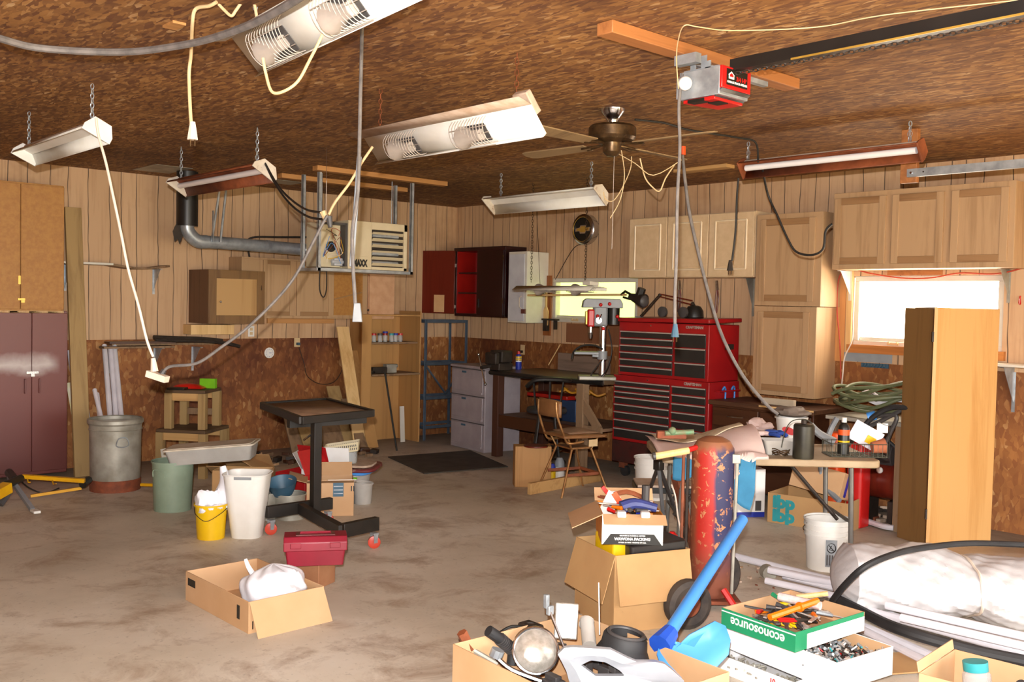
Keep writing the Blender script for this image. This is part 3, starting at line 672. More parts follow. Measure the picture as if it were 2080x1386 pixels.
# ---- gas heater, its flue and the beams it hangs from
hx = 1.9
hy0 = PX(655, 455, hx).y; hym = PX(708, 450, hx).y; hyl = PX(756, 460, hx).y; hy1 = PX(828, 455, hx).y
z0, z1 = 1.945, 2.395
h = thing('unit_heater', 'beige gas unit heater with louvres and open control side, hung from the ceiling', 'heater', (hx-.3, (hy0+hy1)/2, z0))
mb = MB(); mb.b(hx-.3, hx-.02, hym, hy1, z0, z1); mb.b(hx-.03, hx, hym, hyl, z0, z1); mb.b(hx-.03, hx, hyl, hy1, z1-.07, z1); mb.b(hx-.03, hx, hyl, hy1, z0, z0+.03); mb.b(hx-.03, hx, hy1-.04, hy1, z0, z1)
part('cabinet', mb, m_hcream, h, True, bev=.004)
part('dark_interior', MB().b(hx-.025, hx-.018, hyl+.005, hy1-.04, z0+.03, z1-.07), m_iron, h, True)
for k in range(4): part('heat_tube', MB().tube([(hx-.018, hyl+.01, z0+.07+k*.085), (hx-.018, hy1-.1, z0+.07+k*.085)], .017, 10), m_galv, h, True)
for k in range(6):
    zz = z0+.055+k*.058; mb = MB(); mb.b(-.003, .003, hyl+.006-(hyl), hy1-.042-hyl, -.018, .018, T(hx-.006, hyl, zz) @ RY(R(50))); part('louvre', mb, m_hcream, h, True)
part('stamped_panel', MB().b(hx, hx+.004, hym+.06, hyl-.05, z0+.12, z1-.06), m_hcream, h, True, bev=.003)
mb = MB(); mb.b(hx-.28, hx-.1, hy0, hym, z0+.01, z1-.03); part('burner_box', mb, m_hcream, h, True, bev=.003)
mb = MB(); mb.b(hx-.1, hx-.01, hym-.025, hym-.003, z0+.02, z1-.03); mb.b(hx-.1, hx-.01, hy0+.08, hym-.02, z1-.05, z1-.03); part('control_housing', mb, m_dkgrey, h, True)
part('fan_opening', MB().tube([(hx-.1, hy0+.15, z0+.2), (hx-.09, hy0+.15, z0+.2)], .05, 18), m_label, h, True)
part('gas_valve', MB().c(hx-.07, hy0+.2, z0+.06, .06, .09, .07).tube([(hx-.05, hy0+.13, z0+.06), (hx-.05, hy0+.28, z0+.06)], .018, 10), m_sil, h, True, bev=.004)
rnd = random.Random(5); mats_ = [m_ocord, m_rust, m_wcord, m_yel, m_cream, m_blue, m_iron]
for k in range(7):
    P = [(hx-.08+rnd.uniform(0, .06), hy0+rnd.uniform(.05, .25), z0+rnd.uniform(.04, z1-z0-.08)) for _ in range(4)]
    part('wire', MB().tube(P, .0028, 5, sm=5), mats_[k], h, True)
text('lettering', 'MAXX', .085, m_label, h, plusx(hx+.004, (hym+hyl)/2-.0, z0+.055), .006, world=True, sx=.62)
mb = MB(); mb.b(hx-.31, hx+.03, hy0-.07, hy1+.05, z0-.03, z0-.003); part('shelf_rail', mb, m_galv, h, True)
for y_ in (hy0-.06, hy1+.02):
    for xx in (hx, hx-.28):
        mb = MB(); mb.b(xx, xx+.03, y_, y_+.004, z0-.03, H-.05); mb.b(xx+.027, xx+.03, y_, y_+.03, z0-.03, H-.05); part('hanging_angle', mb, m_galv, h, True)
for y_ in (hy0+.05, hy1-.12): part('threaded_rod', MB().tube([(hx-.1, y_, z1), (hx-.1, y_, H-.04)], .005, 6), m_galv, h, True)
part('drain_tube', MB().tube([(hx, hy0-.02, z0-.03), (hx, hy0-.02, z0-.2), (hx, hy0+.02, z0-.27), (hx, hy0+.05, z0-.2), (hx, hy0+.05, z0-.03)], .006, 6, sm=4), m_iron, h, True)
a = PZ(640, 336, H); b_ = PZ(893, 371, H)
solo('beam', MB().b(a.x-.045, a.x+.045, a.y, b_.y, H-.045, H-.001), m_lum, 'longer front beam on the ceiling that carries the heater', 'lumber', bev=.003)
a = PZ(568, 352, H); b_ = PZ(800, 385, H)
solo('beam', MB().b(a.x-.045, a.x+.045, a.y, b_.y, H-.045, H-.001), m_lum, 'shorter rear beam on the ceiling behind the heater hangers', 'lumber', bev=.003)
fx = .6; pz = 2.19; ye = PX(400, 492, fx).y
fl_ = thing('flue_pipe', 'silver flue pipe with elbow rising into a black stack', 'pipe', (fx, -3.5, pz))
part('horizontal_pipe', MB().tube([(hx-.28, -2.72, pz-.06), (1.2, -2.45, pz-.05), (.75, -2.45, pz-.03), (fx, -2.9, pz-.01), (fx, ye+.08, pz)], .062, 18, sm=4), m_galv, fl_, True)
part('elbow', MB().tube([(fx, ye+.1, pz), (fx, ye, pz+.005), (fx, ye-.09, pz+.09), (fx, ye-.1, pz+.2)], .066, 18, sm=6), m_galv, fl_, True)
part('black_stack', MB().tube([(fx, ye-.1, pz+.14), (fx, ye-.1, H-.005)], .1, 22), m_black, fl_, True)
part('joint_band', MB().tube([(fx, -2.95, pz-.008), (fx, -2.92, pz-.008)], .065, 18), m_galv, fl_, True)
mb = MB(); mb.b(fx+.07, fx+.1, ye+.12, ye+.124, pz, pz+.3, None); mb.tube([(fx+.06, ye+.12, pz), (fx+.06, ye+.22, H)], .012, 4); mb.tube([(fx+.08, ye+.2, pz), (fx+.08, ye+.27, H)], .012, 4); part('strap_hanger', mb, m_galv, fl_, True)
part('torn_tape', MB().add([(fx, ye-.2, pz+.17), (fx, ye-.24, pz+.08), (fx, ye-.22, pz-.02), (fx, ye-.19, pz+.01), (fx, ye-.17, pz-.04), (fx, ye-.12, pz+.1)], [(0, 1, 2, 3, 4, 5)]), m_iron, fl_, True, solid=.004, smooth=False)
cable('gas_line', 'dark gas line bending behind the flue pipe to the heater', [PX(507, 524, .1), PX(503, 492, .12), PX(518, 482, .15), PX(570, 482, .2), PX(640, 482, .25)], .011, m_iron, 'pipe')
# ================================================================ along the left wall (x = 0, things face +x)
def rail_door(w_, h_, t=.02, fr=.06, mat=(None, None), rec=.008):
    """recessed panel door standing in local x,z with its front at y = -t"""
    a = MB(); a.prism([(0, 0), (w_, 0), (w_, -t), (w_-fr, -t), (w_-fr, -.003), (fr, -.003), (fr, -t), (0, -t)][::-1], 0, h_)
    b_ = [MB().b(fr+.0005, w_-fr-.0005, -t, -.0035, 0, fr), MB().b(fr+.0005, w_-fr-.0005, -t, -.0035, h_-fr, h_)]
    c = MB(); c.b(fr+.0005, w_-fr-.0005, -t+rec, -.0035, fr+.0005, h_-fr-.0005); return a, b_, c
def cab(name, label, loc, rz, w_, d_, h_, mat, cat='cabinet', group=None, t=.018, open_=False):
    r = thing(name, label, cat, loc, rz, group)
    mb = MB(); mb.b(0, w_, -.006, 0, 0, h_); mb.b(0, t, -d_, 0, 0, h_); mb.b(w_-t, w_, -d_, 0, 0, h_); mb.b(t, w_-t, -d_, 0, 0, t); mb.b(t, w_-t, -d_, 0, h_-t, h_)
    if not open_: mb.b(t, w_-t, -d_, -d_+.01, t, h_-t)
    part('body', mb, mat, r, bev=.002); return r
def put(parent, name, mb, mat, x, y, z, **k):
    mb.v = [v+Vector((x, y, z)) for v in mb.v]; return part(name, mb, mat, parent, **k)
def framed_door(r, x, z, w_, h_, y, m1, m2, m3, fr=.06):
    a, b_, c = rail_door(w_, h_, .02, fr)
    d = put(r, 'door', a, m1, x, y, z, bev=.002); W = XF[r.name]
    [put(d, 'door_rail', q_, m2, x, y, z, bev=.002) for q_ in b_]; put(d, 'door_panel', c, m3, x, y, z); return d
# upper particle board cabinet
r = cab('wall_cabinet', 'orange particle board wall cabinet above the brown steel cabinet', (0, -5.75, 1.5), LW, .93, .33, 1.13, m_particle)
for x0_, w_ in ((.0, .56), (.568, .36)):
    d = put(r, 'door', MB().b(0, w_, -.018, 0, 0, 1.1), m_particle, x0_, -.332, .015, bev=.002)
put(r, 'finger_pull', MB().c(0, 0, 0, .02, .005, .075), m_gold, .555, -.354, .27); put(r, 'hasp', MB().c(0, 0, 0, .06, .012, .018).c(.01, -.005, -.02, .03, .01, .02), m_gold, .57, -.358, .1)
put(r, 'bottom_rail', MB().b(0, .93, -.34, -.2, -.03, 0), m_pine, 0, 0, 0)
# brown steel cabinet
bx = .34
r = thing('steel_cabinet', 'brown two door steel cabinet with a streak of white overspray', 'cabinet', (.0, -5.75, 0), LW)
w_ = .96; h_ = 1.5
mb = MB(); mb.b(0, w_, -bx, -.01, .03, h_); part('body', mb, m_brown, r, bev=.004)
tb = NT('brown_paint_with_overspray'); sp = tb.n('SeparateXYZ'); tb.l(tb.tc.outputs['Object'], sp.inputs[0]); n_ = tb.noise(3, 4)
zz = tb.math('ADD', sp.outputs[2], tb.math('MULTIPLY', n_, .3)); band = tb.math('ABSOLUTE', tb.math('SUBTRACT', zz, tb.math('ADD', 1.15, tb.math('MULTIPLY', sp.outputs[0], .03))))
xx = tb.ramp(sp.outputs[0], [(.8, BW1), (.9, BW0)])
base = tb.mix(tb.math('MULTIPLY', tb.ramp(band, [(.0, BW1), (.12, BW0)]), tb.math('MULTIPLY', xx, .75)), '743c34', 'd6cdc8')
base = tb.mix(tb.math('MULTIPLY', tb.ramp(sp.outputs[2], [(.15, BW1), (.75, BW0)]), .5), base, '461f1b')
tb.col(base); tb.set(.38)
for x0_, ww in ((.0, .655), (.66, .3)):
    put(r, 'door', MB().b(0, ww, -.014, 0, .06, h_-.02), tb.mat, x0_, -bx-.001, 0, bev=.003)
for xx in (.6, .72): put(r, 'handle', MB().c(0, -.012, 0, .014, .02, .13), m_brown, xx, -bx-.014, .83, bev=.003)
put(r, 'padlock', MB().c(0, -.01, 0, .1, .02, .02).c(0, -.02, -.02, .03, .015, .03), m_chrome, .66, -bx-.012, .95)
# post and pipes
solo('post', MB().b(.5, .54, -4.78, -4.635, 0, 2.47, RY(R(-9)) if 0 else None), m_lumz, 'tall weathered plank standing against the paneling right of the steel cabinet', 'lumber', bev=.004, M=T(.52, 0, 0) @ RY(R(-7)) @ T(-.52, 0, 0))
def rod(name, label, cat, a, b_, r_, mat, group=None, seg=10): return solo(name, MB().tube([a, b_], r_, seg), mat, label, cat, group)
pg = 'white plastic pipes leaning behind the tall plank'
for k, (xt, xb, yt) in enumerate(((140, 172, 712), (146, 178, 708), (152, 186, 712), (160, 194, 705))):
    a = PX(xb, 905, .3+.03*k); b_ = PX(xt, yt, .05)
    rod('plastic_pipe', 'white plastic pipe leaning behind the tall plank', 'pipe', (a.x, a.y, .02), b_, .017, m_pvc, pg)
a = PX(158, 900, .42); b_ = PX(139, 778, .3)
mb = MB(); mb.tube([(.45, a.y+.04, .02), b_], .022, 6); solo('packaged_strip', mb, plain('yellow_white_film', 'd8cf3a', 'eeeae0', .3, scale=5), 'yellow and white wrapped strip leaning beside the steel cabinet', 'packaged strip')
# galvanized can with pipes in it
cx, cy = 1.25, -4.68
r = thing('trash_can', 'large dented galvanized trash can with rusty bottom', 'trash can', (cx, cy, 0))
pr = [(.195, 0), (.2, .02), (.207, .5), (.21, .54), (.212, .56), (.225, .575), (.225, .6), (.218, .61)]
part('body', MB().shell(pr, .006, seg=36), m_galvd, r); 
part('rusty_base', MB().lathe([(.197, 0), (.203, .0), (.2065, .09), (.2, .1)], seg=36), m_rust, r)
M = RZ(R(-5)); mb = MB(); mb.T = M; mb.tube([(.213, -.05, .4), (.219, -.03, .46), (.219, .03, .46), (.213, .05, .4), (.217, 0, .385)], .005, 6, closed=True, sm=3); part('handle', mb, m_galv, r)
mb = MB()
for z_ in (.52,): mb.tube([(.21*math.cos(R(q)), .21*math.sin(R(q)), z_) for q in range(0, 360, 15)], .006, 6, closed=True)
part('ridge', mb, m_galvd, r)
for k, (xp, yp, dx) in enumerate(((212, 702, 0), (224, 706, .0), (232, 700, .02))):
    b_ = PX(xp, yp, .12); rod('plastic_pipe', 'white plastic pipe standing in the galvanized trash can', 'pipe', (cx-.05+dx, cy+.02+.05*k, .02), b_, .023, m_pvc, 'pipes standing in the galvanized can')
for k, (xp, yp) in enumerate(((197, 800), (192, 792))):
    b_ = PX(xp, yp, .45); rod('plastic_pipe', 'short white plastic pipe leaning out of the galvanized can toward the plank', 'pipe', (cx-.03, cy+.08*k-.05, .02), b_, .02, m_pvc, 'short pipes in the galvanized can')
# white shelf and sagging brown shelf above, with brackets
ys = [PX(x_, 530, .25).y for x_ in (118, 230, 345)]; zs = PX(118, 530, .25).z
solo('shelf', MB().b(.01, .26, ys[0], ys[1], zs-.02, zs), m_cwhite, 'white wall shelf behind the tall plank', 'shelf', bev=.003)
zz = PX(345, 538, .25).z
mb = MB(); mb.grid(lambda u, v: (.01+.24*v, ys[1]+(ys[2]-ys[1])*u, zs-.012+(zz-zs)*u-.03*math.sin(u*math.pi)), 10, 2)
solo('shelf', mb, m_board, 'sagging brown shelf board right of the white shelf', 'shelf', solid=.018)
def bracket(name, label, x, y, z, rz, s=.2, mat=None, group=None, drop=.25):
    r = thing(name, label, 'shelf bracket', (x, y, z), rz, group); mb = MB()
    mb.b(-.012, .012, -.004, 0, -drop, 0); mb.b(-.012, .012, -s, 0, -.004, 0); part('bracket_arms', mb, mat or m_galv, r)
    mb = MB(); mb.prism([(-.003, 0), (-s*.85, 0), (-.003, -drop*.8)], -.0015, .0015, Matrix(((0, 0, 1, 0), (1, 0, 0, 0), (0, 1, 0, 0), (0, 0, 0, 1)))); part('web', mb, mat or m_galv, r)
    return r
for xp, zb, lb in ((132, zs-.022, 'silver bracket under the white shelf'), (312, PX(312, 541, 0).z-.03, 'silver bracket under the sagging brown shelf')):
    y_ = PX(xp, 560, .01).y; bracket('shelf_bracket', lb, .009, y_, zb, LW, .2, m_galv)
# lower pile of boards on brackets
zz = PX(340, 700, .15).z
for xp, lb in ((221, 'left silver bracket under the board pile'), (314, 'middle silver bracket under the board pile'), (391, 'right silver bracket under the board pile')):
    y_ = PX(xp, 700, .0).y; bracket('shelf_bracket', lb, .001, y_, zz-.03, LW, .22, m_galv)
for xa, xb, z_, xo, mt, lb in ((207, 350, 0, .16, m_board, 'grey board lowest of the pile on the wall brackets, left end'), (232, 440, .022, .05, m_board, 'long grey board in the middle of the pile on the wall brackets'), (218, 352, .045, .16, m_dkwood, 'short dark board on top of the pile on the wall brackets')):
    a = PX(xa, 690, .2).y; b_ = PX(xb, 690, .2).y; solo('board', MB().b(xo-.04, xo+.1, a, b_, zz-.028+z_, zz-.01+z_), mt, lb, 'board')
mb = MB(); P = [PX(x_, y_, .26) for x_, y_ in ((315, 690), (360, 692), (410, 693), (455, 697), (487, 704))]
mb.tube(P, .018, 8, sm=4); mb.tube([p+Vector((-.04, 0, .02)) for p in P[:-1]], .022, 8, sm=4); solo('black_strip', mb, m_iron, 'bundle of black tarred strips drooping off the board pile', 'strip')
# brown box cabinet, the row of doors behind it
d_ = .45
r = cab('wall_cabinet', 'deep box cabinet with dark stained side and pale plywood door on the left wall', (0, -3.5, 1.39), LW, .61, d_, .54, wood('dark_stained_side', '6b4a34', '3f281b', 'z', .5, dirt='2b1a12', amt=.4))
framed_door(r, .0, .0, .61, .54, -d_-.0, m_walnut, m_walnut, wood('pale_ply', 'bd9560', 'a57c49', 'z', .4, dirt='8a5c3a', amt=.3), .085)
put(r, 'knob', MB().sph((0, -.02, 0), .012), m_chrome, .12, -d_-.02, .22); put(r, 'hinge', MB().c(0, 0, 0, .006, .006, .05), m_brass, .57, -d_-.025, .37)
yq = lambda x_: PX(x_, 600, .32).y
zb, zt = PX(700, 648, .32).z, PX(600, 527, .32).z
x0_ = yq(492); r = cab('wall_cabinet', 'row of light oak wall cabinets with one missing door, under the heater', (0, x0_, zb), LW, yq(748)-x0_, .3, zt-zb, m_oak, open_=False)
for a, b_ in ((535, 597), (603, 675)): framed_door(r, yq(a)-x0_, .03, yq(b_)-yq(a), zt-zb-.05, -.3, m_oak, m_oakx, m_oak, .045)
a, b_ = yq(680)-x0_, yq(738)-x0_
put(r, 'bare_opening', MB().b(a, b_, -.304, -.3, .04, zt-zb-.04), m_particle, 0, 0, 0); put(r, 'tipped_shelf', MB().b(a, b_, -.312, -.305, 0, .012, T(a, 0, .21) @ RY(R(-13)) @ T(-a, 0, 0)), m_oakx, 0, 0, 0)
r2 = cab('wall_cabinet', 'narrow pinkish wood wall cabinet with black knob at the right end of the oak row', (0, yq(750), zb-.0), LW, yq(802)-yq(750), .3, .52, m_pinkw)
put(r2, 'door', MB().b(.005, yq(802)-yq(750)-.005, -.018, 0, .01, .51), m_pinkw, 0, -.3, 0, bev=.002); put(r2, 'knob', MB().sph((0, -.02, 0), .013), m_label, -.01, -.3, .1)
a, b_ = PX(545, 656, .05).y, PX(680, 656, .05).y
solo('cleat', MB().b(.009, .04, a, b_, zb-.06, zb-.002), m_lum, 'wood cleat screwed to the wall under the oak row', 'cleat', bev=.002)
a, b_ = PX(388, 668, .2).y, PX(476, 668, .2).y; zc = PX(430, 680, .2).z
solo('wood_crate', MB().b(.009, .2, a, b_, zc, zc+.1), m_pine, 'small pale wood box under the deep box cabinet', 'wood box', bev=.003)
# outlets and thermometer
def outlet(label, x, y, z, rz, mat=None, plugc=None):
    r = thing('outlet', label, 'outlet', (x, y, z), rz); part('plate', MB().b(-.036, .036, -.006, 0, 0, .115), mat or m_wcase, r, bev=.002)
    mb = MB(); [mb.b(-.016, .016, -.008, -.005, q, q+.03) for q in (.02, .065)]; part('socket', mb, m_cream, r)
    if plugc: part('plug', MB().c(0, -.03, .035, .03, .045, .03), plugc, r, bev=.004)
    return r
a = PX(509, 684, 0); outlet('blank white wall plate under the deep box cabinet', .009, a.y, a.z, LW)
a = PX(603, 705, 0); outlet('outlet with a blue plug near the thermometer', .001, a.y, a.z, LW, m_cream, m_slate)
a = PX(546, 717, 0); r = thing('wall_thermometer', 'round white dial thermometer on the strand board', 'thermometer', (.0, a.y, a.z-.06), LW)
part('dial', MB().lathe([(.001, 0), (.055, 0), (.058, .006), (.058, .014), (.052, .016), (.001, .014)], (0, 0, .06), 28, RX90), m_white, r); 
mb = MB(); [mb.c(.04*math.sin(q), -.0165, .06+.04*math.cos(q), .006, .001, .006) for q in [k*math.pi/6 for k in range(12)]]; mb.c(.01, -.0165, .06, .03, .001, .004); part('scale_marks', mb, m_cobalt, r)
cable('cord', 'thin dark cord hanging from the outlet by the thermometer', [PX(x_, y_, .04) for x_, y_ in ((607, 705), (618, 740), (625, 765), (650, 780), (680, 775), (700, 740), (715, 690), (725, 662), (735, 640))], .004, m_iron)
# stacked stools and food packs
def stool(label, cx, cy, z, w_, h_, rz, group=None):
    r = thing('step_stool', label, 'stool', (cx, cy, z), rz, group); s = w_/2
    mb = MB(); mb.b(-s-.03, s+.03, -s-.03, s+.03, h_-.03, h_); part('seat', mb, wood('worn_stool_top', '5c4630', '3f2e20', 'x', .6), r, bev=.005)
    for a in (-1, 1):
        for b2 in (-1, 1): part('leg', MB().prism([(a*s-.035, b2*s-.03), (a*s+.035, b2*s-.03), (a*s+.035, b2*s+.03), (a*s-.035, b2*s+.03)], 0, h_-.03), m_lumz, r, bev=.003)
    for a in (-1, 1): part('apron', MB().b(-s+.035, s-.035, a*s-.012, a*s+.012, h_-.1, h_-.03), m_lumx, r)
    part('side_panel', MB().b(-s+.01, s-.01, -.01, .01, .03, h_-.1) if group else MB().b(-s+.035, s-.035, s-.012, s+.012, .1, .16), m_board, r)
    return r
sx, sy = .93, -3.85
stool('lower wooden step stool with dark top, carrying a second stool', sx, sy, 0, .42, .44, R(38)); stool('upper wooden stool stacked on the lower one, snack packs on it', sx, sy, .44, .32, .36, R(42))
zt = .8
mb = MB(); mb.c(.0, 0, .045, .15, .05, .09, RZ(R(40))); r = solo('snack_box', mb, m_lime, 'lime green snack box standing on the stacked stool', 'box', M=T(sx+.03, sy+.13, zt), bev=.002)
mb = MB()
mb.grid(lambda u, v: ((u-.5)*.3, (v-.5)*.14, .004+.045*math.sin(u*math.pi)**.5*math.sin(v*math.pi)**.5), 14, 8); mb.grid(lambda u, v: ((u-.5)*.3, (v-.5)*.14, .003-.0015*math.sin(u*math.pi)*math.sin(v*math.pi)), 14, 8)
solo('snack_bag', mb, plain('red_yellow_foil', 'b3180f', 'c9261a', .3, scale=4, dirt='e0a520', amt=.3), 'crumpled red snack bag lying before the lime box', 'bag', M=T(sx-.0, sy-.05, zt+.002) @ RZ(R(48)))
a = Vector((sx+.02, sy-.12, zt+.0)); solo('black_tray', MB().c(-.02, -.05, .012, .16, .1, .022, RZ(R(42))), m_label, 'small black tray at the left edge of the stacked stool', 'tray', M=T(a.x+.02, a.y-.01, a.z), bev=.003)
# boards leaning right of the heater shadow
lean = [(590, 650, 806, 905, m_board, 'grey board half hidden behind the rolling stand, far left of the leaning lumber'), (618, 648, 820, 905, m_lumz, 'square wooden post piece leaning low behind the rolling stand'),
        (655, 700, 790, 912, m_board, 'wide weathered board leaning behind the rolling stand table'), (690, 716, 770, 915, m_lumz, 'narrow weathered board leaning right of the wide one'), (716, 740, 655, 905, m_pine, 'pale fresh pine board leaning beside the plywood cabinet'),
        (725, 745, 786, 912, m_board, 'dark stub of board leaning before the pale pine board'), (742, 764, 700, 915, m_plyw, 'plywood strip leaning against the plywood cabinet')]
for k, (xa, xb, yt, yb_, mt, lb) in enumerate(lean):
    X0 = .42+.05*(k % 3)+.02*k; a = PX(xa, yb_, X0); b_ = PX(xb, yb_, X0); zt_ = PX(xa, yt, .12).z
    h_ = max(zt_, .25); th = math.atan2(X0-.1-.03*(k % 3), h_)
    mb = MB(); mb.T = T(X0+.05, 0, .012) @ RY(-th); mb.b(-.02, 0, a.y, b_.y, 0, h_)
    solo('leaning_board', mb, mt, lb, 'lumber', bev=.002)
# plywood cabinet with jars
yl = PX(750, 880, .45).y
r = thing('storage_cabinet', 'open tan plywood cabinet holding jars and tools, at the end of the left wall', 'cabinet', (.02, yl, 0), LW); w_ = PX(850, 880, .42).y-yl; d_ = .42; h_ = 1.5
mb = MB(); mb.b(0, .02, -d_, 0, 0, h_); mb.b(w_-.02, w_, -d_, 0, 0, h_+.04); mb.b(.02, w_-.02, -.012, 0, 0, h_); mb.b(.02, w_-.02, -d_, 0, h_-.02, h_); part('body', mb, m_plyw, r, bev=.002)
for z_, dd_ in ((1.18, d_-.04), (.82, d_+.02)): part('shelf', MB().b(.02, w_-.02, -dd_, -.012, z_-.02, z_), m_board, r)
part('door', MB().b(-.12, 0, -d_-.018, -d_, .0, h_), m_plyw, r, bev=.002)
W = XF[r.name]
jars = [(.13, m_redp, 'red'), (.2, m_dkgrey, 'black'), (.285, m_red, 'dark red'), (.36, m_teal, 'teal'), (.43, m_cobalt, 'blue'), (.485, m_redp, 'bright red')]
for k, (xj, mt, cn) in enumerate(jars):
    p = W @ Vector((xj, -.3-.02*(k % 2), 1.181))
    j = thing('jar', 'small glass jar with a %s lid on the upper plywood shelf' % cn, 'jar', p, 0, 'jars on the plywood shelf')
    part('glass', MB().lathe([(.001, 0), (.026, 0), (.028, .01), (.028, .07), (.024, .08), (.001, .08)], seg=14), m_glass, j); part('lid', MB().lathe([(.001, .078), (.029, .078), (.029, .1), (.001, .1)], seg=14), mt, j)
p = W @ Vector((.285, -.3, 1.283)); j = thing('jar_lid', 'blue jar lid lying on top of the dark red jar lid', 'tin', p); part('lid_body', MB().lathe([(.001, 0), (.03, 0), (.03, .02), (.001, .02)], seg=14), m_cobalt, j)  # a loose blue jar lid resting on the dark red one
for (xj, sx_, sz_, mt, lb) in ((.2, .2, .07, m_iron, 'rusty black clamp on the tool shelf'), (.36, .14, .1, m_galvd, 'grey metal block tool on the tool shelf'), (.08, .1, .03, m_iron, 'flat dark iron tool at the left of the tool shelf')):
    p = W @ Vector((xj, -.3, .822)); mb = MB(); mb.c(0, 0, sz_/2, .08, sx_, sz_); mb.tube([(.0, -sx_/2, sz_*.6), (0, sx_/2+.03, sz_*.8)], sz_*.22, 8); solo('shop_tool', mb, mt, lb, 'tool', M=T(*p), bev=.005)
a = PX(782, 757, .62); b_ = PZ(806, 916, 0); rod('steel_rod', 'long black rod leaning on the tool shelf', 'rod', (b_.x, b_.y, .0), a, .011, m_label)
a = PZ(828, 900, 0); solo('trim_strip', MB().b(-.006, .006, -.03, .03, 0, .42), m_cwhite, 'white trim strip leaning in the plywood cabinet', 'trim strip', M=T(a.x-.1, a.y, 0) @ RY(R(-4)))
# blue grey steel shelf rack near the corner
yr = .55; r = thing('steel_rack', 'blue grey steel shelf rack standing in the corner', 'shelf rack', (.23, -.5, 0))
X0, X1, Y0, Y1, ht = .06, .38, -.74, -.12, 1.44
for xx in (X0, X1):
    for yy in (Y0, Y1): mb = MB(); mb.b(xx-.02, xx+.02, yy-.002, yy+.002, 0, ht); mb.b(xx-.002, xx+.002, yy-.02, yy+.02, 0, ht); part('upright', mb, m_bluem, r, True)
for z_ in (.17, .52, .93, ht):
    mb = MB(); mb.b(X0, X1, Y0-.004, Y0+.004, z_-.035, z_); mb.b(X0, X1, Y1-.004, Y1+.004, z_-.035, z_); mb.b(X0, X0+.008, Y0, Y1, z_-.035, z_); mb.b(X1-.008, X1, Y0, Y1, z_-.035, z_); part('shelf_frame', mb, m_bluem, r, True)
mb = MB(); mb.tube([(X1, Y1, .9), (X1, (Y0+Y1)/2, .55)], .012, 4); mb.tube([(X1, Y0, .9), (X1, (Y0+Y1)/2, .55)], .012, 4); part('brace', mb, m_bluem, r, True)
# ================================================================ on the floor, left half
def bucket(name, label, c, rb, rt, h_, mat, cat='bucket', lip=.008, bail=None, ribs=(), rz=0, group=None):
    r = thing(name, label, cat, c, rz, group)
    part('body', MB().shell([(rb, 0), (rb+(rt-rb)*.5, h_*.5), (rt, h_-.012), (rt+lip, h_-.012), (rt+lip, h_)], .004, seg=30), mat, r)
    for z_ in ribs: rr = rb+(rt-rb)*z_/h_; part('rib', MB().lathe([(rr, z_-.006), (rr+.008, z_-.006), (rr+.008, z_+.006), (rr, z_+.006)], seg=30), mat, r)
    if bail: a0, dz_ = bail; mb = MB(); mb.T = RZ(a0); mb.tube([(0, -rt-.004, h_-.03), (rt*.8, -rt*.75, h_-dz_*.6), (rt+.02, 0, h_-dz_), (rt*.8, rt*.75, h_-dz_*.6), (0, rt+.004, h_-.03)], .0025, 5, sm=5); part('bail', mb, m_iron, r)
    return r
def cardbox(name, label, c, rz, w_, d_, h_, mat=None, flaps=(), t=.005, tilt=None, cat='cardboard box', closed=False):
    """open carton; c = floor centre; flaps = (side, length, angle out from vertical)"""
    mat = mat or m_card; r = thing(name, label, cat, c, rz, M=tilt)
    mb = MB(); x, y = w_/2, d_/2; mb.b(-x, x, -y, -y+t, 0, h_); mb.b(-x, x, y-t, y, 0, h_); mb.b(-x, -x+t, -y+t, y-t, 0, h_); mb.b(x-t, x, -y+t, y-t, 0, h_); mb.b(-x+t, x-t, -y+t, y-t, 0, t)
    if closed: mb.b(-x+t, x-t, -y+t, y-t, h_-t, h_)
    part('body', mb, mat, r, bev=.0015)
    for sd, L, an in flaps:
        A = {'f': 0, 'r': 90, 'b': 180, 'l': 270}[sd]; hw, hd = (x, y) if sd in 'fb' else (y, x)
        M = RZ(R(A)) @ T(0, -hd, h_) @ RX(R(an)); part('flap', MB().b(-hw+.004, hw-.004, -t, 0, 0, L, M), mat, r, bev=.0015)
    return r
# green can
gx, gy = 2.3, -4.62
r = bucket('trash_can', 'faded green trash can beside the galvanized one', (gx, gy, 0), .14, .155, .385, m_green, 'trash can'); M = RZ(R(-60)); mb = MB(); mb.T = M; mb.tube([(.17, -.05, .28), (.178, -.04, .33), (.178, .04, .33), (.17, .05, .28)], .005, 6, sm=3); part('handle', mb, m_green, r)
# carton with torn corner, tote on top
bxc = cardbox('cardboard_box', 'brown carton with a rounded tear, under the clear tote', (2.68, -4.22, 0), R(48), .42, .2, .33, m_cardd)
part('label_patch', MB().b(-.2, .0, -.102, -.101, .02, .31), m_cardd, bxc)
M = T(2.5, -4.38, .388) @ RZ(R(52)) @ RX(R(0)) @ RY(R(-5)) @ Matrix.Scale(.8, 4)
r = thing('storage_tote', 'long clear tote with dusty off white lid across the green can and carton', 'storage tote', None, M=M)
mb = MB(); w_, d_, h_ = .88, .44, .14
def rrect(w_, d_, rad=.05, n=4):
    P = []
    for cx_, cy_, a0 in ((w_/2-rad, d_/2-rad, 0), (-w_/2+rad, d_/2-rad, 90), (-w_/2+rad, -d_/2+rad, 180), (w_/2-rad, -d_/2+rad, 270)):
        P += [(cx_+rad*math.cos(R(a0+90*k/n)), cy_+rad*math.sin(R(a0+90*k/n))) for k in range(n+1)]
    return P
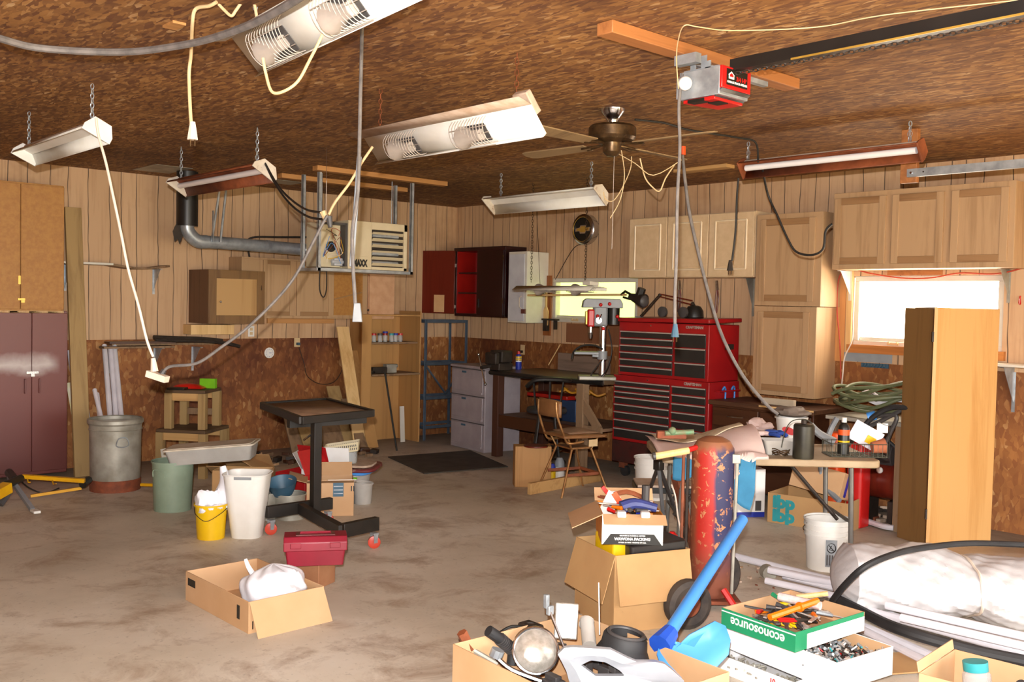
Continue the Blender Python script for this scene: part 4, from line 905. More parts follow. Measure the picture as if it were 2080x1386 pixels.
def tub(mb, w0, d0, w1, d1, z0, z1, t=.004, rad=.04):
    A = rrect(w0, d0, rad); B = rrect(w1, d1, rad); C = rrect(w1-2*t, d1-2*t, rad*.9); D = rrect(w0-2*t, d0-2*t, rad*.9); n = len(A)
    vs = [(x, y, z0) for x, y in A]+[(x, y, z1) for x, y in B]+[(x, y, z1) for x, y in C]+[(x, y, z0+t) for x, y in D]
    fs = [tuple(range(n-1, -1, -1)), tuple(3*n+k for k in range(n))]
    for q in range(3): fs += [(q*n+k, q*n+(k+1) % n, (q+1)*n+(k+1) % n, (q+1)*n+k) for k in range(n)]
    return mb.add(vs, fs)
tub(mb, .76, .34, .82, .4, 0, .14); part('tub', mb, m_clear, r)
mb = MB(); mb.prism(rrect(.86, .43, .05), .14, .155); mb.prism(rrect(.8, .37, .05), .155, .162); part('lid', mb, plain('dusty_lid', 'ddd3c2', 'bfb19b', .6, scale=5), r, bev=.003)
part('contents', MB().c(0, 0, .05, .7, .3, .08), plain('tote_contents', '9a9088', 'b09a7a', .7, scale=9), r, bev=.02)
mb = MB(); mb.c(0, 0, 0, .26, .2, .12, RZ(R(40))); solo('wrapped_package', mb, m_film, 'crinkled plastic wrapped package behind the white wastebasket', 'package', M=T(2.93, -4.3, .2), bev=.02)
# crumpled bags
def blob(c, sx_, sy_, sz_, seed, n=18, amp=.18, flat=True):
    rn = random.Random(seed); ph = [(rn.uniform(2, 6), rn.uniform(2, 6), rn.uniform(0, 6.3), rn.uniform(.3, 1)) for _ in range(6)]; mb = MB()
    def f(u, v):
        a = u*2*math.pi; b_ = (v-.0)*math.pi; k = 1
        for p, q, s, w_ in ph: k += amp*.35*w_*math.sin(p*math.cos(a)*math.sin(b_)+q*math.cos(b_)+s)*math.sin(2*b_)
        k += amp*.12*math.sin(9*a+4*b_)*math.sin(b_)
        return (c[0]+sx_*k*math.cos(a)*math.sin(b_), c[1]+sy_*k*math.sin(a)*math.sin(b_), c[2]+sz_*k*(-math.cos(b_)+1)/1)
    mb.grid(f, n*2, n); return mb
# yellow bucket, white wastebasket
c = Vector((3.32, -4.78, 0)); bucket('bucket', 'yellow bucket stuffed with plastic bags', c, .092, .108, .24, m_yel, bail=(R(-40), .1))
solo('plastic_bag', blob((0, 0, 0), .11, .1, .075, 3, amp=.5), m_bag, 'crumpled white plastic bag in the yellow bucket', 'plastic bag', M=T(c.x, c.y, .15))
mb = MB(); mb.tube([(0, 0, .24), (.03, .02, .32), (.0, .05, .4), (-.02, .04, .5)], [.075, .02], 12, sm=4); solo('plastic_bag', mb, m_bag, 'twisted white bag standing up between bucket and wastebasket', 'plastic bag', M=T(c.x-.02, c.y+.06, -.02))
c = Vector((3.42, -4.56, 0)); r = thing('wastebasket', 'tall white wastebasket with grey handle cutouts', 'wastebasket', c, R(48))
mb = MB(); tub(mb, .2, .2, .3, .27, 0, .44, .004, .07); part('body', mb, m_wcase, r); mb = MB()
for s in (-1, 1): mb.c(0, s*.134, .425, .12, .006, .022)
part('handle_grip', mb, m_gpl, r, bev=.004); part('rim', MB().tube([(x, y, .44) for x, y in rrect(.305, .275, .07)], .006, 6, closed=True), m_wcase, r)
# tins and blue bucket behind
bucket('paint_pail', 'grey metal pail with blue rim behind the white wastebasket', (3.0, -4.2, 0), .09, .095, .2, m_galvd, 'pail'); bucket('paint_pail', 'grey pail with the blue bowl tipped on it', (3.1, -4.05, 0), .11, .115, .19, m_galvd, 'pail')
r = bucket('basin', 'slate blue plastic bowl tipped on the grey pails', None, .08, .11, .1, m_slate, 'bowl') if False else None
M = T(3.08, -4.1, .19) @ RX(R(14)) @ RY(R(12)); r = thing('bowl', 'slate blue plastic bowl tipped on the grey pails', 'bowl', None, M=M); part('body', MB().shell([(.075, 0), (.095, .04), (.11, .095), (.114, .1)], .004, seg=28), m_slate, r)
# cartons around the rolling stand
cardbox('cardboard_box', 'low open carton with one raised flap behind the pails', (2.15, -3.95, 0), R(45), .42, .34, .22, m_cardd, (('b', .2, -50), ('r', .2, -60), ('f', .16, 60)))
cardbox('carton', 'red and white carton on edge behind the rolling stand post', (2.72, -3.72, 0), R(20), .3, .32, .27, plain('red_card', 'b5191c', 'a81618', .5), (('r', .2, -25), ('b', .2, -20)))
cardbox('carton', 'white lined carton with open flaps behind the shipping carton', (2.62, -3.45, 0), R(44), .34, .26, .26, m_paper, (('b', .15, -10), ('l', .15, 30)))
p0 = PZ(622, 1050, 0); p1 = PZ(718, 1048, 0); ang = math.atan2(p1.y-p0.y, p1.x-p0.x); wd = (p1-p0).length
c = (p0+p1)/2+Vector((-math.sin(ang), math.cos(ang), 0))*.16
r = cardbox('shipping_carton', 'tan shipping carton with dark tape patch right of the rolling stand post', c, ang, wd, .32, .26, m_card, (('f', .13, 72), ('b', .12, 40), ('l', .14, 75)))
mb = MB(); mb.b(.02, .1, -.1615, -.161, .15, .26); part('tape_patch', mb, m_slate, r); mb = MB(); mb.b(.155, .163, -.1615, -.161, .19, .23); mb.b(.172, .18, -.1615, -.161, .19, .23); part('arrow_marks', mb, m_label, r)
mb = MB(); mb.b(-.02, .19, -.3, -.16, .262, .266, T(0, -.16, .26) @ RX(R(-16)) @ T(0, .16, -.26)); part('white_flap', mb, m_paper, r)
mb = MB()
for k in range(3): mb.b(.025, .095, -.162, -.1616, .17+.028*k, .176+.028*k)
part('tape_print', mb, m_galv, r)
c = PZ(733, 1026, 0); bucket('tub', 'small cloudy clear tub on the floor right of the shipping carton', (c.x-.05, c.y+.05, 0), .07, .08, .17, m_clear, 'tub')
# stack of lids
lx, ly = 2.5, -3.14
r = bucket('tub', 'clear tub with lime clips at the bottom of the lid pile', (lx, ly, 0), .16, .18, .17, m_clear, 'tub'); mb = MB(); mb.c(.1, -.155, .15, .1, .01, .015, RZ(R(30))); part('lime_clip', mb, m_lime, r)
solo('lid', MB().prism(rrect(.42, .36, .08), 0, .025, RZ(R(35))), m_blue, 'blue lid in the lid pile', 'lid', bev=.008, M=T(lx, ly, .174)); solo('lid', MB().prism(rrect(.52, .42, .1), 0, .03, RZ(R(42))), plain('dusty_crimson_lid', '7a2a2c', '6b2426', .5, dirt='9a8674', amt=.45), 'large dusty crimson lid above the blue lid', 'lid', bev=.01, M=T(lx, ly, .202) @ RX(R(2)))
solo('tray', MB().prism(rrect(.44, .34, .1), 0, .02, RZ(R(42))), m_dust, 'dusty grey tray on the crimson lid', 'tray', bev=.006, M=T(lx, ly, .235))
j = thing('glass_bowl', 'clear glass jar lying on the lid pile', 'jar', (lx+.02, ly-.03, .256)); part('glass', MB().shell([(.075, 0), (.08, .02), (.08, .09), (.085, .1)], .004, seg=20), m_glass, j)
r = thing('basket', 'cream slotted plastic basket tipped on top of the lid pile', 'basket', None, M=T(lx-.02, ly-.05, .345) @ RZ(R(52)) @ RY(R(-9))); mb = MB(); tub(mb, .26, .14, .3, .18, 0, .08, .003, .02); part('body', mb, plain('cream_plastic', 'e3d6b5', 'd8c9a4', .5), r)
mb = MB()
for k in range(16):
    for s in (-1, 1):
        for q in (0, 1): mb.c(-.12+k*.016, s*(.0775+.006*q), .025+.028*q, .007, .004, .018)
part('slots', mb, m_dkgrey, r)
# ---- black rolling stand
r = thing('rolling_stand', 'black welded rolling stand with tilted tray top and red casters', 'work stand', (3.62, -3.98, 0))
cR_, cL_, cB_ = PZ(762, 1103, 0), PZ(550, 1072, 0), PZ(670, 1050, 0)
zt = .13
a = PZ(640, 1045, .12); post = Vector((a.x, a.y, 0))
f0 = PZ(622, 1035, .15); f1 = PZ(715, 1085, .15)
e0, e1 = PZ(541, 1045, .15), PZ(673, 1026, .15); g0, g1 = PZ(695, 1083, .15), PZ(766, 1068, .15)
def bar(p, q, w_, h_):
    p = Vector(p); q = Vector(q); d = q-p; an = math.atan2(d.y, d.x); mb = MB(); mb.b(0, d.length, -w_/2, w_/2, -h_/2, h_, T(*p) @ RZ(an)); return mb
part('cross_bar', bar(e0, e1, .045, .055), m_blackw, r, True, bev=.003); part('cross_bar', bar(g0, g1, .045, .06), m_blackw, r, True, bev=.003); part('spine', bar((e0+e1)/2, g0, .05, .05), m_blackw, r, True, bev=.003)
for q in (e0+(e1-e0)*.07, e0+(e1-e0)*.95, g0+(g1-g0)*.92):
    cs = part('caster', MB().c(q.x, q.y, .1, .05, .04, .012).c(q.x-.022, q.y, .07, .005, .03, .06).c(q.x+.022, q.y, .07, .005, .03, .06), m_galv, r, True)
    mb = MB(); an = R(60); mb.lathe([(.001, -.014), (.03, -.016), (.042, -.012), (.042, .012), (.03, .016), (.001, .014)], (q.x, q.y, .043), 20, RZ(an) @ RX(R(90))); part('wheel', mb, plain('red_caster', 'c2402c', 'b0361f', .4), cs, True)
ph = UP(post, 635, 855).z
part('post', MB().b(post.x-.03, post.x+.03, post.y-.03, post.y+.03, .12, ph), m_blackw, r, True, bev=.003); part('clamp_handle', MB().tube([(post.x-.03, post.y-.03, ph-.1), (post.x-.02, post.y-.09, ph-.13)], .008, 8), m_chrome, r, True)
zt = ph+.02; c4 = [PZ(532, 826, zt), PZ(612, 857, zt), PZ(757, 842, zt), PZ(665, 817, zt)]
cc = sum(c4, Vector())/4; mb = MB()
for i in range(4): mb.v, mb.f, mb.mi = mb.v+[], mb.f, mb.mi; q = bar(c4[i], c4[(i+1) % 4], .035, .035); mb.add(q.v, q.f)
part('top_frame', mb, m_blackw, r, True, bev=.003)
mb = MB(); mb.add([v+Vector((0, 0, .016)) for v in c4], [(0, 1, 2, 3)]); part('top_plate', mb, m_ctop, r, True, solid=.012)
mb = MB(); q = bar(c4[0].lerp(c4[1], .7)-Vector((0, 0, .06)), c4[2].lerp(c4[3], .15)-Vector((0, 0, .06)), .05, .04); mb.add(q.v, q.f); part('under_bar', mb, m_blackw, r, True)
# crimson tool box on a wood block
a = PZ(604, 1190, 0); b_ = PZ(668, 1206, 0)
solo('wood_block', MB().c(0, 0, .075, .19, .17, .15), plain('rusty_block', '9a6a48', '8a5a3a', .8, dirt='7a3f26', amt=.35), 'rusty brown block under the crimson tool box', 'block', bev=.004, M=T(PZ(636, 1186).x, PZ(636, 1186).y, 0) @ RZ(R(25)))
tc = PZ(640, 1142, .151); r = thing('tool_box', 'closed crimson plastic tool box on a rusty block', 'tool box', None, M=T(*tc) @ RZ(R(60)) @ Matrix.Scale(.84, 4))
w_, d_ = .42, .22
mb = MB(); tub(mb, w_-.05, d_-.03, w_-.02, d_-.01, 0, .12, .004, .015); part('base', mb, m_crim, r)
mb = MB(); mb.prism([(-d_/2, .1), (d_/2, .1), (d_/2, .16), (d_/2-.03, .195), (-d_/2+.03, .195), (-d_/2, .16)], -w_/2, w_/2, Matrix(((0, 0, 1, 0), (1, 0, 0, 0), (0, 1, 0, 0), (0, 0, 0, 1)))); part('lid', mb, m_crim, r, bev=.006)
mb = MB(); mb.tube([(-.1, 0, .192), (-.1, 0, .205), (.1, 0, .205), (.1, 0, .192)], .009, 6); part('handle', mb, m_crim, r); mb = MB(); mb.c(0, 0, .196, .26, .09, .004); part('handle_well', mb, m_brown, r)
for xx in (-.13, .13): part('latch', MB().c(xx, -d_/2-.004, .14, .07, .01, .035), m_crim, r, bev=.003)
# flat carton with a white bag
p = [PZ(380, 1163, .16), PZ(509, 1227, .16), PZ(652, 1190, .16), PZ(522, 1130, .16)]
c = sum(p, Vector())/4; ax = (p[1]-p[0]); an = math.atan2(ax.y, ax.x); w_ = (p[1]-p[0]).length; d_ = (p[2]-p[1]).length
r = cardbox('cardboard_box', 'wide low open carton on the floor holding a knotted white bag', (c.x, c.y, 0), an, w_, d_, .16, m_card, (('r', .22, 150),))
mb = MB(); mb.b(w_/2-.12, w_/2-.09, -d_/2-.001, -d_/2-.0005, .05, .12); part('barcode_print', mb, m_label, r); mb = MB(); mb.b(-w_/2+.0-.001, -w_/2-.0005, -.1, .0, .1, .13)
part('print_mark', MB().b(-w_/2+.03, -w_/2+.12, -d_/2-.001, -d_/2-.0005, .09, .13), m_label, r)
mb = MB()
for k in (0, 1):
    y_ = -d_/2+.02+k*.03; mb.b(w_/2+.0005, w_/2+.001, y_, y_+.006, .02, .06)
part('arrow_marks', mb, m_label, r)
cb = PZ(545, 1215, .1); r = thing('plastic_bag', 'knotted full white trash bag in the wide low carton', 'plastic bag', (cb.x-.06, cb.y+.06, .008))
mb = blob((0, 0, 0), .19, .165, .125, 11, 26, .3); part('bag', mb, m_bag, r)
mb = MB(); mb.tube([(-.07, -.08, .19), (-.085, -.1, .23), (-.1, -.11, .27)], [.016, .009], 8, sm=3); part('knot', mb, m_bag, r)
# yellow folding hitch frame at far left
r = thing('bicycle_carrier', 'yellow folding frame with grey foot lying at far left', 'folding frame', PZ(100, 1000, 0))
def zz_(x, y, z): return PZ(x, y, z)
part('yellow_tube', MB().tube([zz_(45, 968, .17), zz_(172, 977, .14)], .022, 4), m_yelp, r, True); part('yellow_tube', MB().tube([zz_(62, 1008, .03), zz_(165, 992, .06)], .016, 4), m_yelp, r, True); part('yellow_tube', MB().tube([zz_(286, 985, .06), zz_(314, 986, .06)], .014, 8), m_yelp, r, True)
part('yellow_tube', MB().tube([zz_(-20, 1010, .12), zz_(16, 990, .16)], .055, 4), m_yelp, r, True)
part('grey_leg', MB().tube([zz_(18, 968, .18), zz_(66, 1036, .01)], .022, 4), m_gpl, r, True); part('foot_pad', MB().c(*zz_(72, 1039, .015), .1, .05, .02), m_wcase, r, True, bev=.004)
[part('black_joint', MB().tube(q_, .033, 8), m_label, r, True) for q_ in ([zz_(14, 985, .16), zz_(42, 972, .17)], [zz_(168, 985, .1), zz_(180, 975, .12)], [zz_(18, 960, .2), zz_(30, 975, .17)])]
part('black_cable', MB().tube([zz_(40, 975, .14), zz_(60, 992, .08), zz_(90, 1002, .04), zz_(120, 992, .06)], .006, 6, sm=4), m_label, r, True)
part('dark_arm', MB().tube([zz_(0, 1025, .02), zz_(18, 1000, .1)], .03, 6), m_dkgrey, r, True)
[part('hook', MB().tube(q_, .005, 5), m_yelp, r, True) for q_ in ([zz_(56, 972, .17), zz_(57, 980, .13), zz_(62, 980, .13)], [zz_(106, 975, .16), zz_(108, 984, .11), zz_(114, 983, .12)])]
a = PX(300, 905, .9); solo('white_board', MB().b(-.004, .004, -.055, .055, 0, .3), m_cwhite, 'small white board leaning behind the galvanized trash can', 'board', M=T(1.2, -4.18, 0) @ RZ(R(20)) @ RY(R(-12)))
m_p = [PZ(788, 930), PZ(862, 964), PZ(1032, 950), PZ(955, 917)]
solo('floor_mat', MB().add([v+Vector((0, 0, .003)) for v in m_p]+[v+Vector((0, 0, .012)) for v in m_p], [(3, 2, 1, 0), (4, 5, 6, 7), (0, 1, 5, 4), (1, 2, 6, 5), (2, 3, 7, 6), (3, 0, 4, 7)]), m_mat, 'dark rubber mat on the floor before the drawer unit', 'mat', smooth=False)
# ================================================================ along the right wall (y = 0, things face -y)
def fpy(x, y, Y): p = PY(x, y, Y); return p.x, p.z
# maroon cabinet with an open door
yf = -.32; x0_, z0_ = fpy(923, 640, yf); x1_, zt_ = fpy(1028, 503, yf); zt_ = 2.3
r = thing('wall_cabinet', 'maroon wall cabinet with one door open on red shelves, near the corner', 'cabinet', (x0_, 0, z0_), 0); w_ = x1_-x0_; h_ = zt_-z0_
mb = MB(); mb.b(0, .022, yf, 0, 0, h_); mb.b(w_-.022, w_, yf, 0, 0, h_); mb.b(-.01, w_+.01, yf-.015, 0, h_-.03, h_+.012); mb.b(0, w_, yf, 0, -.01, .022); part('body', mb, m_maroon, r, bev=.003)
part('red_back', MB().b(.022, w_-.022, -.012, -.004, .022, h_-.03), m_red, r)
mb = MB(); mb.b(.0222, .03, yf+.01, -.012, .022, h_-.03); part('red_lining', mb, m_red, r)
for z_ in (.27, .51): part('shelf', MB().b(.022, w_*.48, yf+.03, -.012, z_-.01, z_+.006), m_maroon, r, bev=.002)
part('divider', MB().b(w_*.46, w_*.48, yf+.005, -.012, .022, h_-.03), m_maroon, r)
d = part('door', MB().b(w_*.47, w_-.024, yf-.018, yf+.002, .0, h_-.03), m_maroon, r, bev=.003); part('handle', MB().b(w_*.47+.03, w_*.47+.045, yf-.03, yf-.018, .1, .2), m_label, d)
for z_ in (.15, h_-.15): part('hinge', MB().b(w_-.03, w_-.015, yf-.024, yf-.016, z_, z_+.06), m_brass, r)
ph = PX(865, 520, .0); M = T(0, yf, 0) @ RZ(R(180+26))
dl = part('open_door', MB().b(0, w_*.5, -.0, .02, .015, h_-.02, M), m_mahog, r, bev=.003)
part('notice', MB().b(.13, .27, -.004, -.0015, .03, .24, T(0, yf, 0) @ RZ(R(206)) @ T(0, .024, 0) @ T(0, 0, 0)), plain('aged_paper', 'd3a878', 'c99c6b', .7), dl)
mb = MB()
for z_, w2 in ((.21, .08), (.185, .1), (.165, .1), (.14, .06), (.12, .09)): mb.b(.2-w2/2, .2+w2/2, .0205, .0212, z_, z_+.006, T(0, yf, 0) @ RZ(R(206)))
part('notice_print', mb, m_dkgrey, dl)
for z_ in (.1, h_-.2): part('hinge', MB().c(.0, yf-.008, z_, .04, .015, .04), m_pull, r)
# white steel cabinet
yf = -.34; x0_, z0_ = fpy(1031, 655, yf); x1_, _ = fpy(1068, 655, yf); h_ = .8
r = thing('wall_cabinet', 'narrow chipped white wall cabinet between maroon cabinet and window', 'cabinet', (x0_, 0, z0_), 0); w_ = x1_-x0_
mb = MB(); mb.b(0, w_, yf, 0, 0, h_); part('body', mb, m_cwhite, r, bev=.004)
part('door', MB().b(.015, w_-.03, yf-.012, yf-.0005, .02, h_-.03), plain('blue_white_paint', 'cfd0d4', 'c3c3c9', .45, dirt='9b9288', amt=.2), r, bev=.003); part('handle', MB().tube([(w_-.07, yf-.012, .16), (w_-.07, yf-.04, .18), (w_-.07, yf-.04, .28), (w_-.07, yf-.012, .3)], .006, 6), m_rusty, r)
part('padlock', MB().c(w_-.01, yf-.03, .13, .07, .02, .05, None), m_brown, r, bev=.004)
# round emblem clock
cx, cz = fpy(1184, 466, -.1)
r = thing('wall_clock', 'round black clock with a gold bowtie emblem in a silver rim', 'clock', (cx, -.009, cz-.2), 0)
M = T(0, 0, .2) @ RX90; part('rim', MB().lathe([(.155, 0), (.165, .02), (.165, .09), (.15, .105), (.135, .11), (.13, .095)], (0, 0, 0), 40, M), m_chrome, r)
part('face', MB().lathe([(.001, .08), (.135, .082), (.135, .0), (.001, 0)], (0, 0, 0), 40, M), m_label, r); part('gold_ring', MB().tube([(.132*math.cos(q), -.103, .2+.132*math.sin(q)) for q in [k*math.pi/16 for k in range(32)]], .004, 6, closed=True), m_gold, r)
bt = [(-.11, .012), (-.05, .022), (-.04, .045), (.045, .045), (.055, .022), (.11, .022), (.1, -.022), (.045, -.022), (.035, -.045), (-.045, -.045), (-.055, -.02), (-.115, -.02)]
mb = MB(); mb.prism(bt, .083, .09, M); part('bowtie_edge', mb, m_chrome, r, smooth=False); mb = MB(); mb.prism([(x*.8, y*.72) for x, y in bt], .09, .092, M); part('bowtie', mb, m_gold, r, smooth=False)
cable('cord', 'thin cord running down from the clock to the window corner', [(cx, -.05, cz-.16), PY(1165, 505, -.02), PY(1128, 568, -.02)], .004, m_iron)
# three white washed doors
yf = -.31
xs = [fpy(x_, 500, yf)[0] for x_ in (1280, 1357, 1441, 1534)]; z0_ = fpy(1400, 564, yf)[1]; zt_ = fpy(1400, 437, yf)[1]
r = thing('wall_cabinet', 'pale three door wall cabinet with raised panels, above the tool chest', 'cabinet', (xs[0], 0, z0_), 0); h_ = zt_-z0_; w_ = xs[3]-xs[0]
mb = MB(); mb.b(0, w_, yf, 0, 0, h_); part('body', mb, m_birch, r, bev=.003)
for k in range(3):
    a, b_ = xs[k]-xs[0]+.006, xs[k+1]-xs[0]-.006; d = part('door', MB().b(a, b_, yf-.02, yf-.001, .006, h_-.006), m_birch, r, bev=.004)
    fr = .075; mb = MB(); X = Matrix()
    P = [(a+fr, h_-fr), (b_-fr, h_-fr), (b_-fr, fr), (a+fr, fr)]
    for i in range(4): p, q = P[i], P[(i+1) % 4]; mb.tube([(p[0], yf-.021, p[1]), (q[0], yf-.021, q[1])], .009, 6)
    part('panel_moulding', mb, plain('pale_moulding_%d' % k, 'ecd9bb', 'e3cda9', .4), d)
    part('raised_panel', MB().b(a+fr+.025, b_-fr-.025, yf-.024, yf-.019, fr+.025, h_-fr-.025), m_birch, d, bev=.003)
for xp, lb in ((1380, 'left chrome handled pliers hanging under the pale cabinet'), (1456, 'right chrome handled pliers hanging under the pale cabinet')):
    x_, z_ = fpy(xp, 568, -.05); rr = thing('pliers', lb, 'pliers', (x_, -.05, z_-.34)); part('jaws', MB().tube([(0, 0, .33), (.01, 0, .24)], [.012, .018], 8), m_chrome, rr)
    for s in (-1, 1): part('handle', MB().tube([(.005+s*.004, 0, .25), (.01+s*.014, 0, .15), (-.0+s*.006, 0, .02)], .008, 6, sm=4), m_mahog, rr)
x_, z_ = fpy(1530, 566, -.02); bracket('shelf_bracket', 'long grey bracket at the right end of the pale cabinet', x_, -.009, z_, 0, .15, m_galvd, drop=.35)
# tall oak pair and the triple oak
def oakcab(label, xa, xb, za, zb_, yf, doors, px=True, pads=.05, side=None):
    r = thing('wall_cabinet', label, 'cabinet', (xa, 0, za), 0); w_ = xb-xa; h_ = zb_-za
    mb = MB(); t = .02; mb.b(0, w_, -.01, 0, 0, h_); mb.b(0, t, yf, -.01, 0, h_); mb.b(w_-t, w_, yf, -.01, 0, h_); mb.b(t, w_-t, yf, -.01, 0, t); mb.b(t, w_-t, yf, -.01, h_-t, h_); part('body', mb, m_oak, r, bev=.002)
    part('face_frame', MB().b(.0, w_, yf-.012, yf-.0005, 0, h_), m_oak, r, bev=.002)
    for a, b_ in doors: framed_door(r, a-xa, .04, b_-a, h_-.085, yf-.012, m_oak, m_oakx, m_oak, .055)
    return r
yf = -.32; xa, _ = fpy(1535, 600, yf); xb, _ = fpy(1668, 600, yf); za = fpy(1600, 622, yf)[1]; zb_ = fpy(1600, 434, yf)[1]
oakcab('upper of two stacked oak cabinets left of the bright window', xa, xb, za, zb_, yf, [(xa+.05, xb-.06)])
za2 = fpy(1600, 806, yf)[1]; oakcab('lower of two stacked oak cabinets, under the upper oak one', xa, xb-.03, za2, za-.004, yf, [(xa+.05, xb-.09)])
xs = [fpy(x_, 460, yf)[0] for x_ in (1694, 1810, 1932, 2062)]; za = fpy(1750, 547, yf)[1]; zb_ = fpy(1750, 390, yf)[1]
oakcab('wide three door oak cabinet above the bright window', xs[0], xs[3]+.0, za, zb_+.0, yf, [(xs[0]+.02, xs[1]-.035), (xs[1]+.02, xs[2]-.05), (xs[2]+.01, xs[3]-.04)])
bracket('shelf_bracket', 'white and grey bracket at the upper left corner of the bright window', fpy(1728, 560, -.03)[0], -.032, za-.004, 0, .2, m_cwhite); bracket('shelf_bracket', 'grey bracket at the upper right corner of the bright window', fpy(2048, 560, -.03)[0], -.009, za-.004, 0, .2, m_galvd)
cable('extension_cord', 'orange cord drooping along the top of the bright window', [PY(x_, y_, -.06) for x_, y_ in ((1708, 770), (1706, 700), (1700, 620), (1706, 560), (1730, 547), (1770, 556), (1830, 565), (1890, 565), (1950, 555), (2010, 557), (2050, 552), (2090, 540))], .006, m_ocord)
cable('extension_cord', 'pale cord hanging down the left side of the bright window', [PY(x_, y_, -.05) for x_, y_ in ((1737, 565), (1733, 640), (1731, 690), (1716, 725), (1712, 760), (1708, 800))], .006, m_wcord)
x_, z_ = fpy(2072, 615, -.01); solo('coat_hook', MB().tube([(x_, -.01, z_+.05), (x_, -.03, z_), (x_+.02, -.06, z_-.01), (x_+.02, -.07, z_+.03)], .006, 6, sm=4), m_redp, 'red hook on the paneling at the far right', 'hook')
x_, z_ = fpy(1777, 743, -.02); mb = MB(); mb.c(x_, -.02, z_, .24, .015, .035, None)
for k in range(8): mb.tube([(x_-.1+k*.028, -.03, z_+.015), (x_-.1+k*.028, -.05, z_-.01)], .008, 5)
solo('bit_rack', mb, m_slate, 'small dark blue bit rack under the bright window', 'tool rack')
x_, z_ = fpy(2040, 745, -.2); bracket('shelf_bracket', 'silver shelf bracket on the wall right of the tall oak locker', x_, -.002, z_, 0, .25, m_galv, drop=.35)
solo('shelf', MB().b(x_-.2, x_+.2, -.28, -.01, z_+.002, z_+.02), m_cwhite, 'short white shelf right of the tall oak locker', 'shelf', bev=.002)
# window one neighbours: paddle, floodlight on a stick
x_, z_ = fpy(1110, 600, -.06); mb = MB(); mb.b(x_-.012, x_+.012, -.07, -.055, z_-.15, z_+.03); mb.prism([(x_-.035, z_-.34), (x_+.035, z_-.34), (x_+.04, z_-.18), (x_+.015, z_-.13), (x_-.015, z_-.13), (x_-.04, z_-.18)], .055, .07, RX90)
solo('wood_paddle', mb, m_pine, 'flat wooden paddle hanging beside the green lit window', 'paddle', bev=.003)
x_, z_ = fpy(1120, 662, -.03); mb = MB(); mb.b(x_-.1, x_+.13, -.1, -.032, z_+.06, z_+.08); mb.b(x_-.09, x_-.03, -.08, -.032, z_-.06, z_+.06); mb.b(x_+.08, x_+.1, -.08, -.032, z_-.04, z_+.06); solo('small_shelf', mb, m_iron, 'small dark shelf with a can under the green lit window', 'shelf', bev=.002)
Yb = -.55; r = thing('work_light', 'black work light clamped to the end of a bamboo pole before the green lit window', 'work light', PY(1290, 600, Yb))
part('pole', MB().tube([PY(1072, 600, Yb), PY(1272, 599, Yb)], .011, 8), m_pine, r, True)
part('clamp', MB().tube([PY(1262, 599, Yb), PY(1270, 592, Yb), PY(1284, 600, Yb)], .014, 6).tube([PY(1266, 604, Yb), PY(1280, 608, Yb)], .012, 6), m_label, r, True)
c0, c1 = PY(1280, 602, Yb), PY(1308, 612, Yb); part('lamp_head', MB().tube([c0, c1], [.03, .07], 14), m_iron, r, True); part('lens', MB().sph(c1, .06, sx=.6), m_dkgrey, r, True)
part('mount', MB().tube([PY(1298, 605, Yb), PY(1304, 586, Yb)], .04, 6), m_label, r, True); part('support_wire', MB().tube([PY(1098, 597, Yb), PY(1090, 430, Yb)], .002, 4), m_iron, r, True)
# outlet on the right wall
x_, z_ = fpy(1062, 712, 0); outlet('outlet with a black plug above the workbench', x_, -.001, z_-.05, 0, m_cream, m_label)

# ---- workbench
r = thing('workbench', 'dark topped wooden workbench with brown legs and a lower shelf, left of the tool chest', 'workbench', (2.4, -.45, 0))
xa = PZ(995, 752, .93).x; xe = 3.28
mb = MB(); P = [(xa, -.05), (xa, -.84), (xa+.5, -.87), (xe-.5, -.87), (xe, -.78), (xe, -.05)]; mb.prism(P, .885, .93); part('top', mb, wood('oily_bench_top', '5a452e', '33261a', 'x', .5, .35), r, True, bev=.006)
mb = MB(); mb.tube([(xa-.0, -.84, .905), (xa+.5, -.87, .905), (xe-.5, -.875, .905), (xe, -.79, .905)], .025, 8); part('front_edge', mb, m_black, r, True)
lg = wood('brown_bench_leg', '4a2a1c', '341c12', 'z', .7)
for X_, Y_ in ((xa+.05, -.8), (xe-.3, -.8), (xa+.05, -.12), (xe-.1, -.12)): part('leg', MB().b(X_, X_+.09, Y_-.045, Y_+.045, 0, .885), lg if X_ < 2.5 else m_board, r, True, bev=.003)
part('lower_shelf', MB().b(xa+.05, xe-.05, -.8, -.1, .42, .45), m_ctop, r, True); part('stretcher', MB().b(xa+.14, xe-.3, -.83, -.8, .33, .46), m_dkwood, r, True); part('stretcher', MB().b(xe-.22, xe+.02, -.83, -.8, .4, .48), m_board, r, True)
part('diagonal_brace', MB().b(-.04, .04, -.835, -.8, 0, .42, T(xe-.02, 0, .46) @ RY(R(-42))), m_board, r, True)
c = PZ(1018, 752, .93); v = thing('bench_vise', 'dark iron bench vise with a silver handle at the left end of the workbench', 'vise', (c.x+.02, c.y-.02, .931))
part('base', MB().c(0, 0, .04, .16, .2, .08), m_iron, v, bev=.01); part('jaw', MB().c(0, .0, .15, .2, .16, .13).c(-.0, -.13, .13, .18, .06, .13), m_iron, v, bev=.015); part('handle', MB().tube([(-.1, -.24, .17), (.02, -.24, -.14)], .009, 8).sph((-.1, -.24, .17), .016).sph((.02, -.24, -.14), .016), m_chrome, v); part('screw', MB().tube([(-.04, -.12, .05), (-.04, -.25, .03)], .02, 10), m_iron, v)
c = PZ(1053, 751, .93); v = thing('spray_can', 'blue and yellow oil spray can with red cap on the workbench', 'spray can', (c.x, c.y, .931))
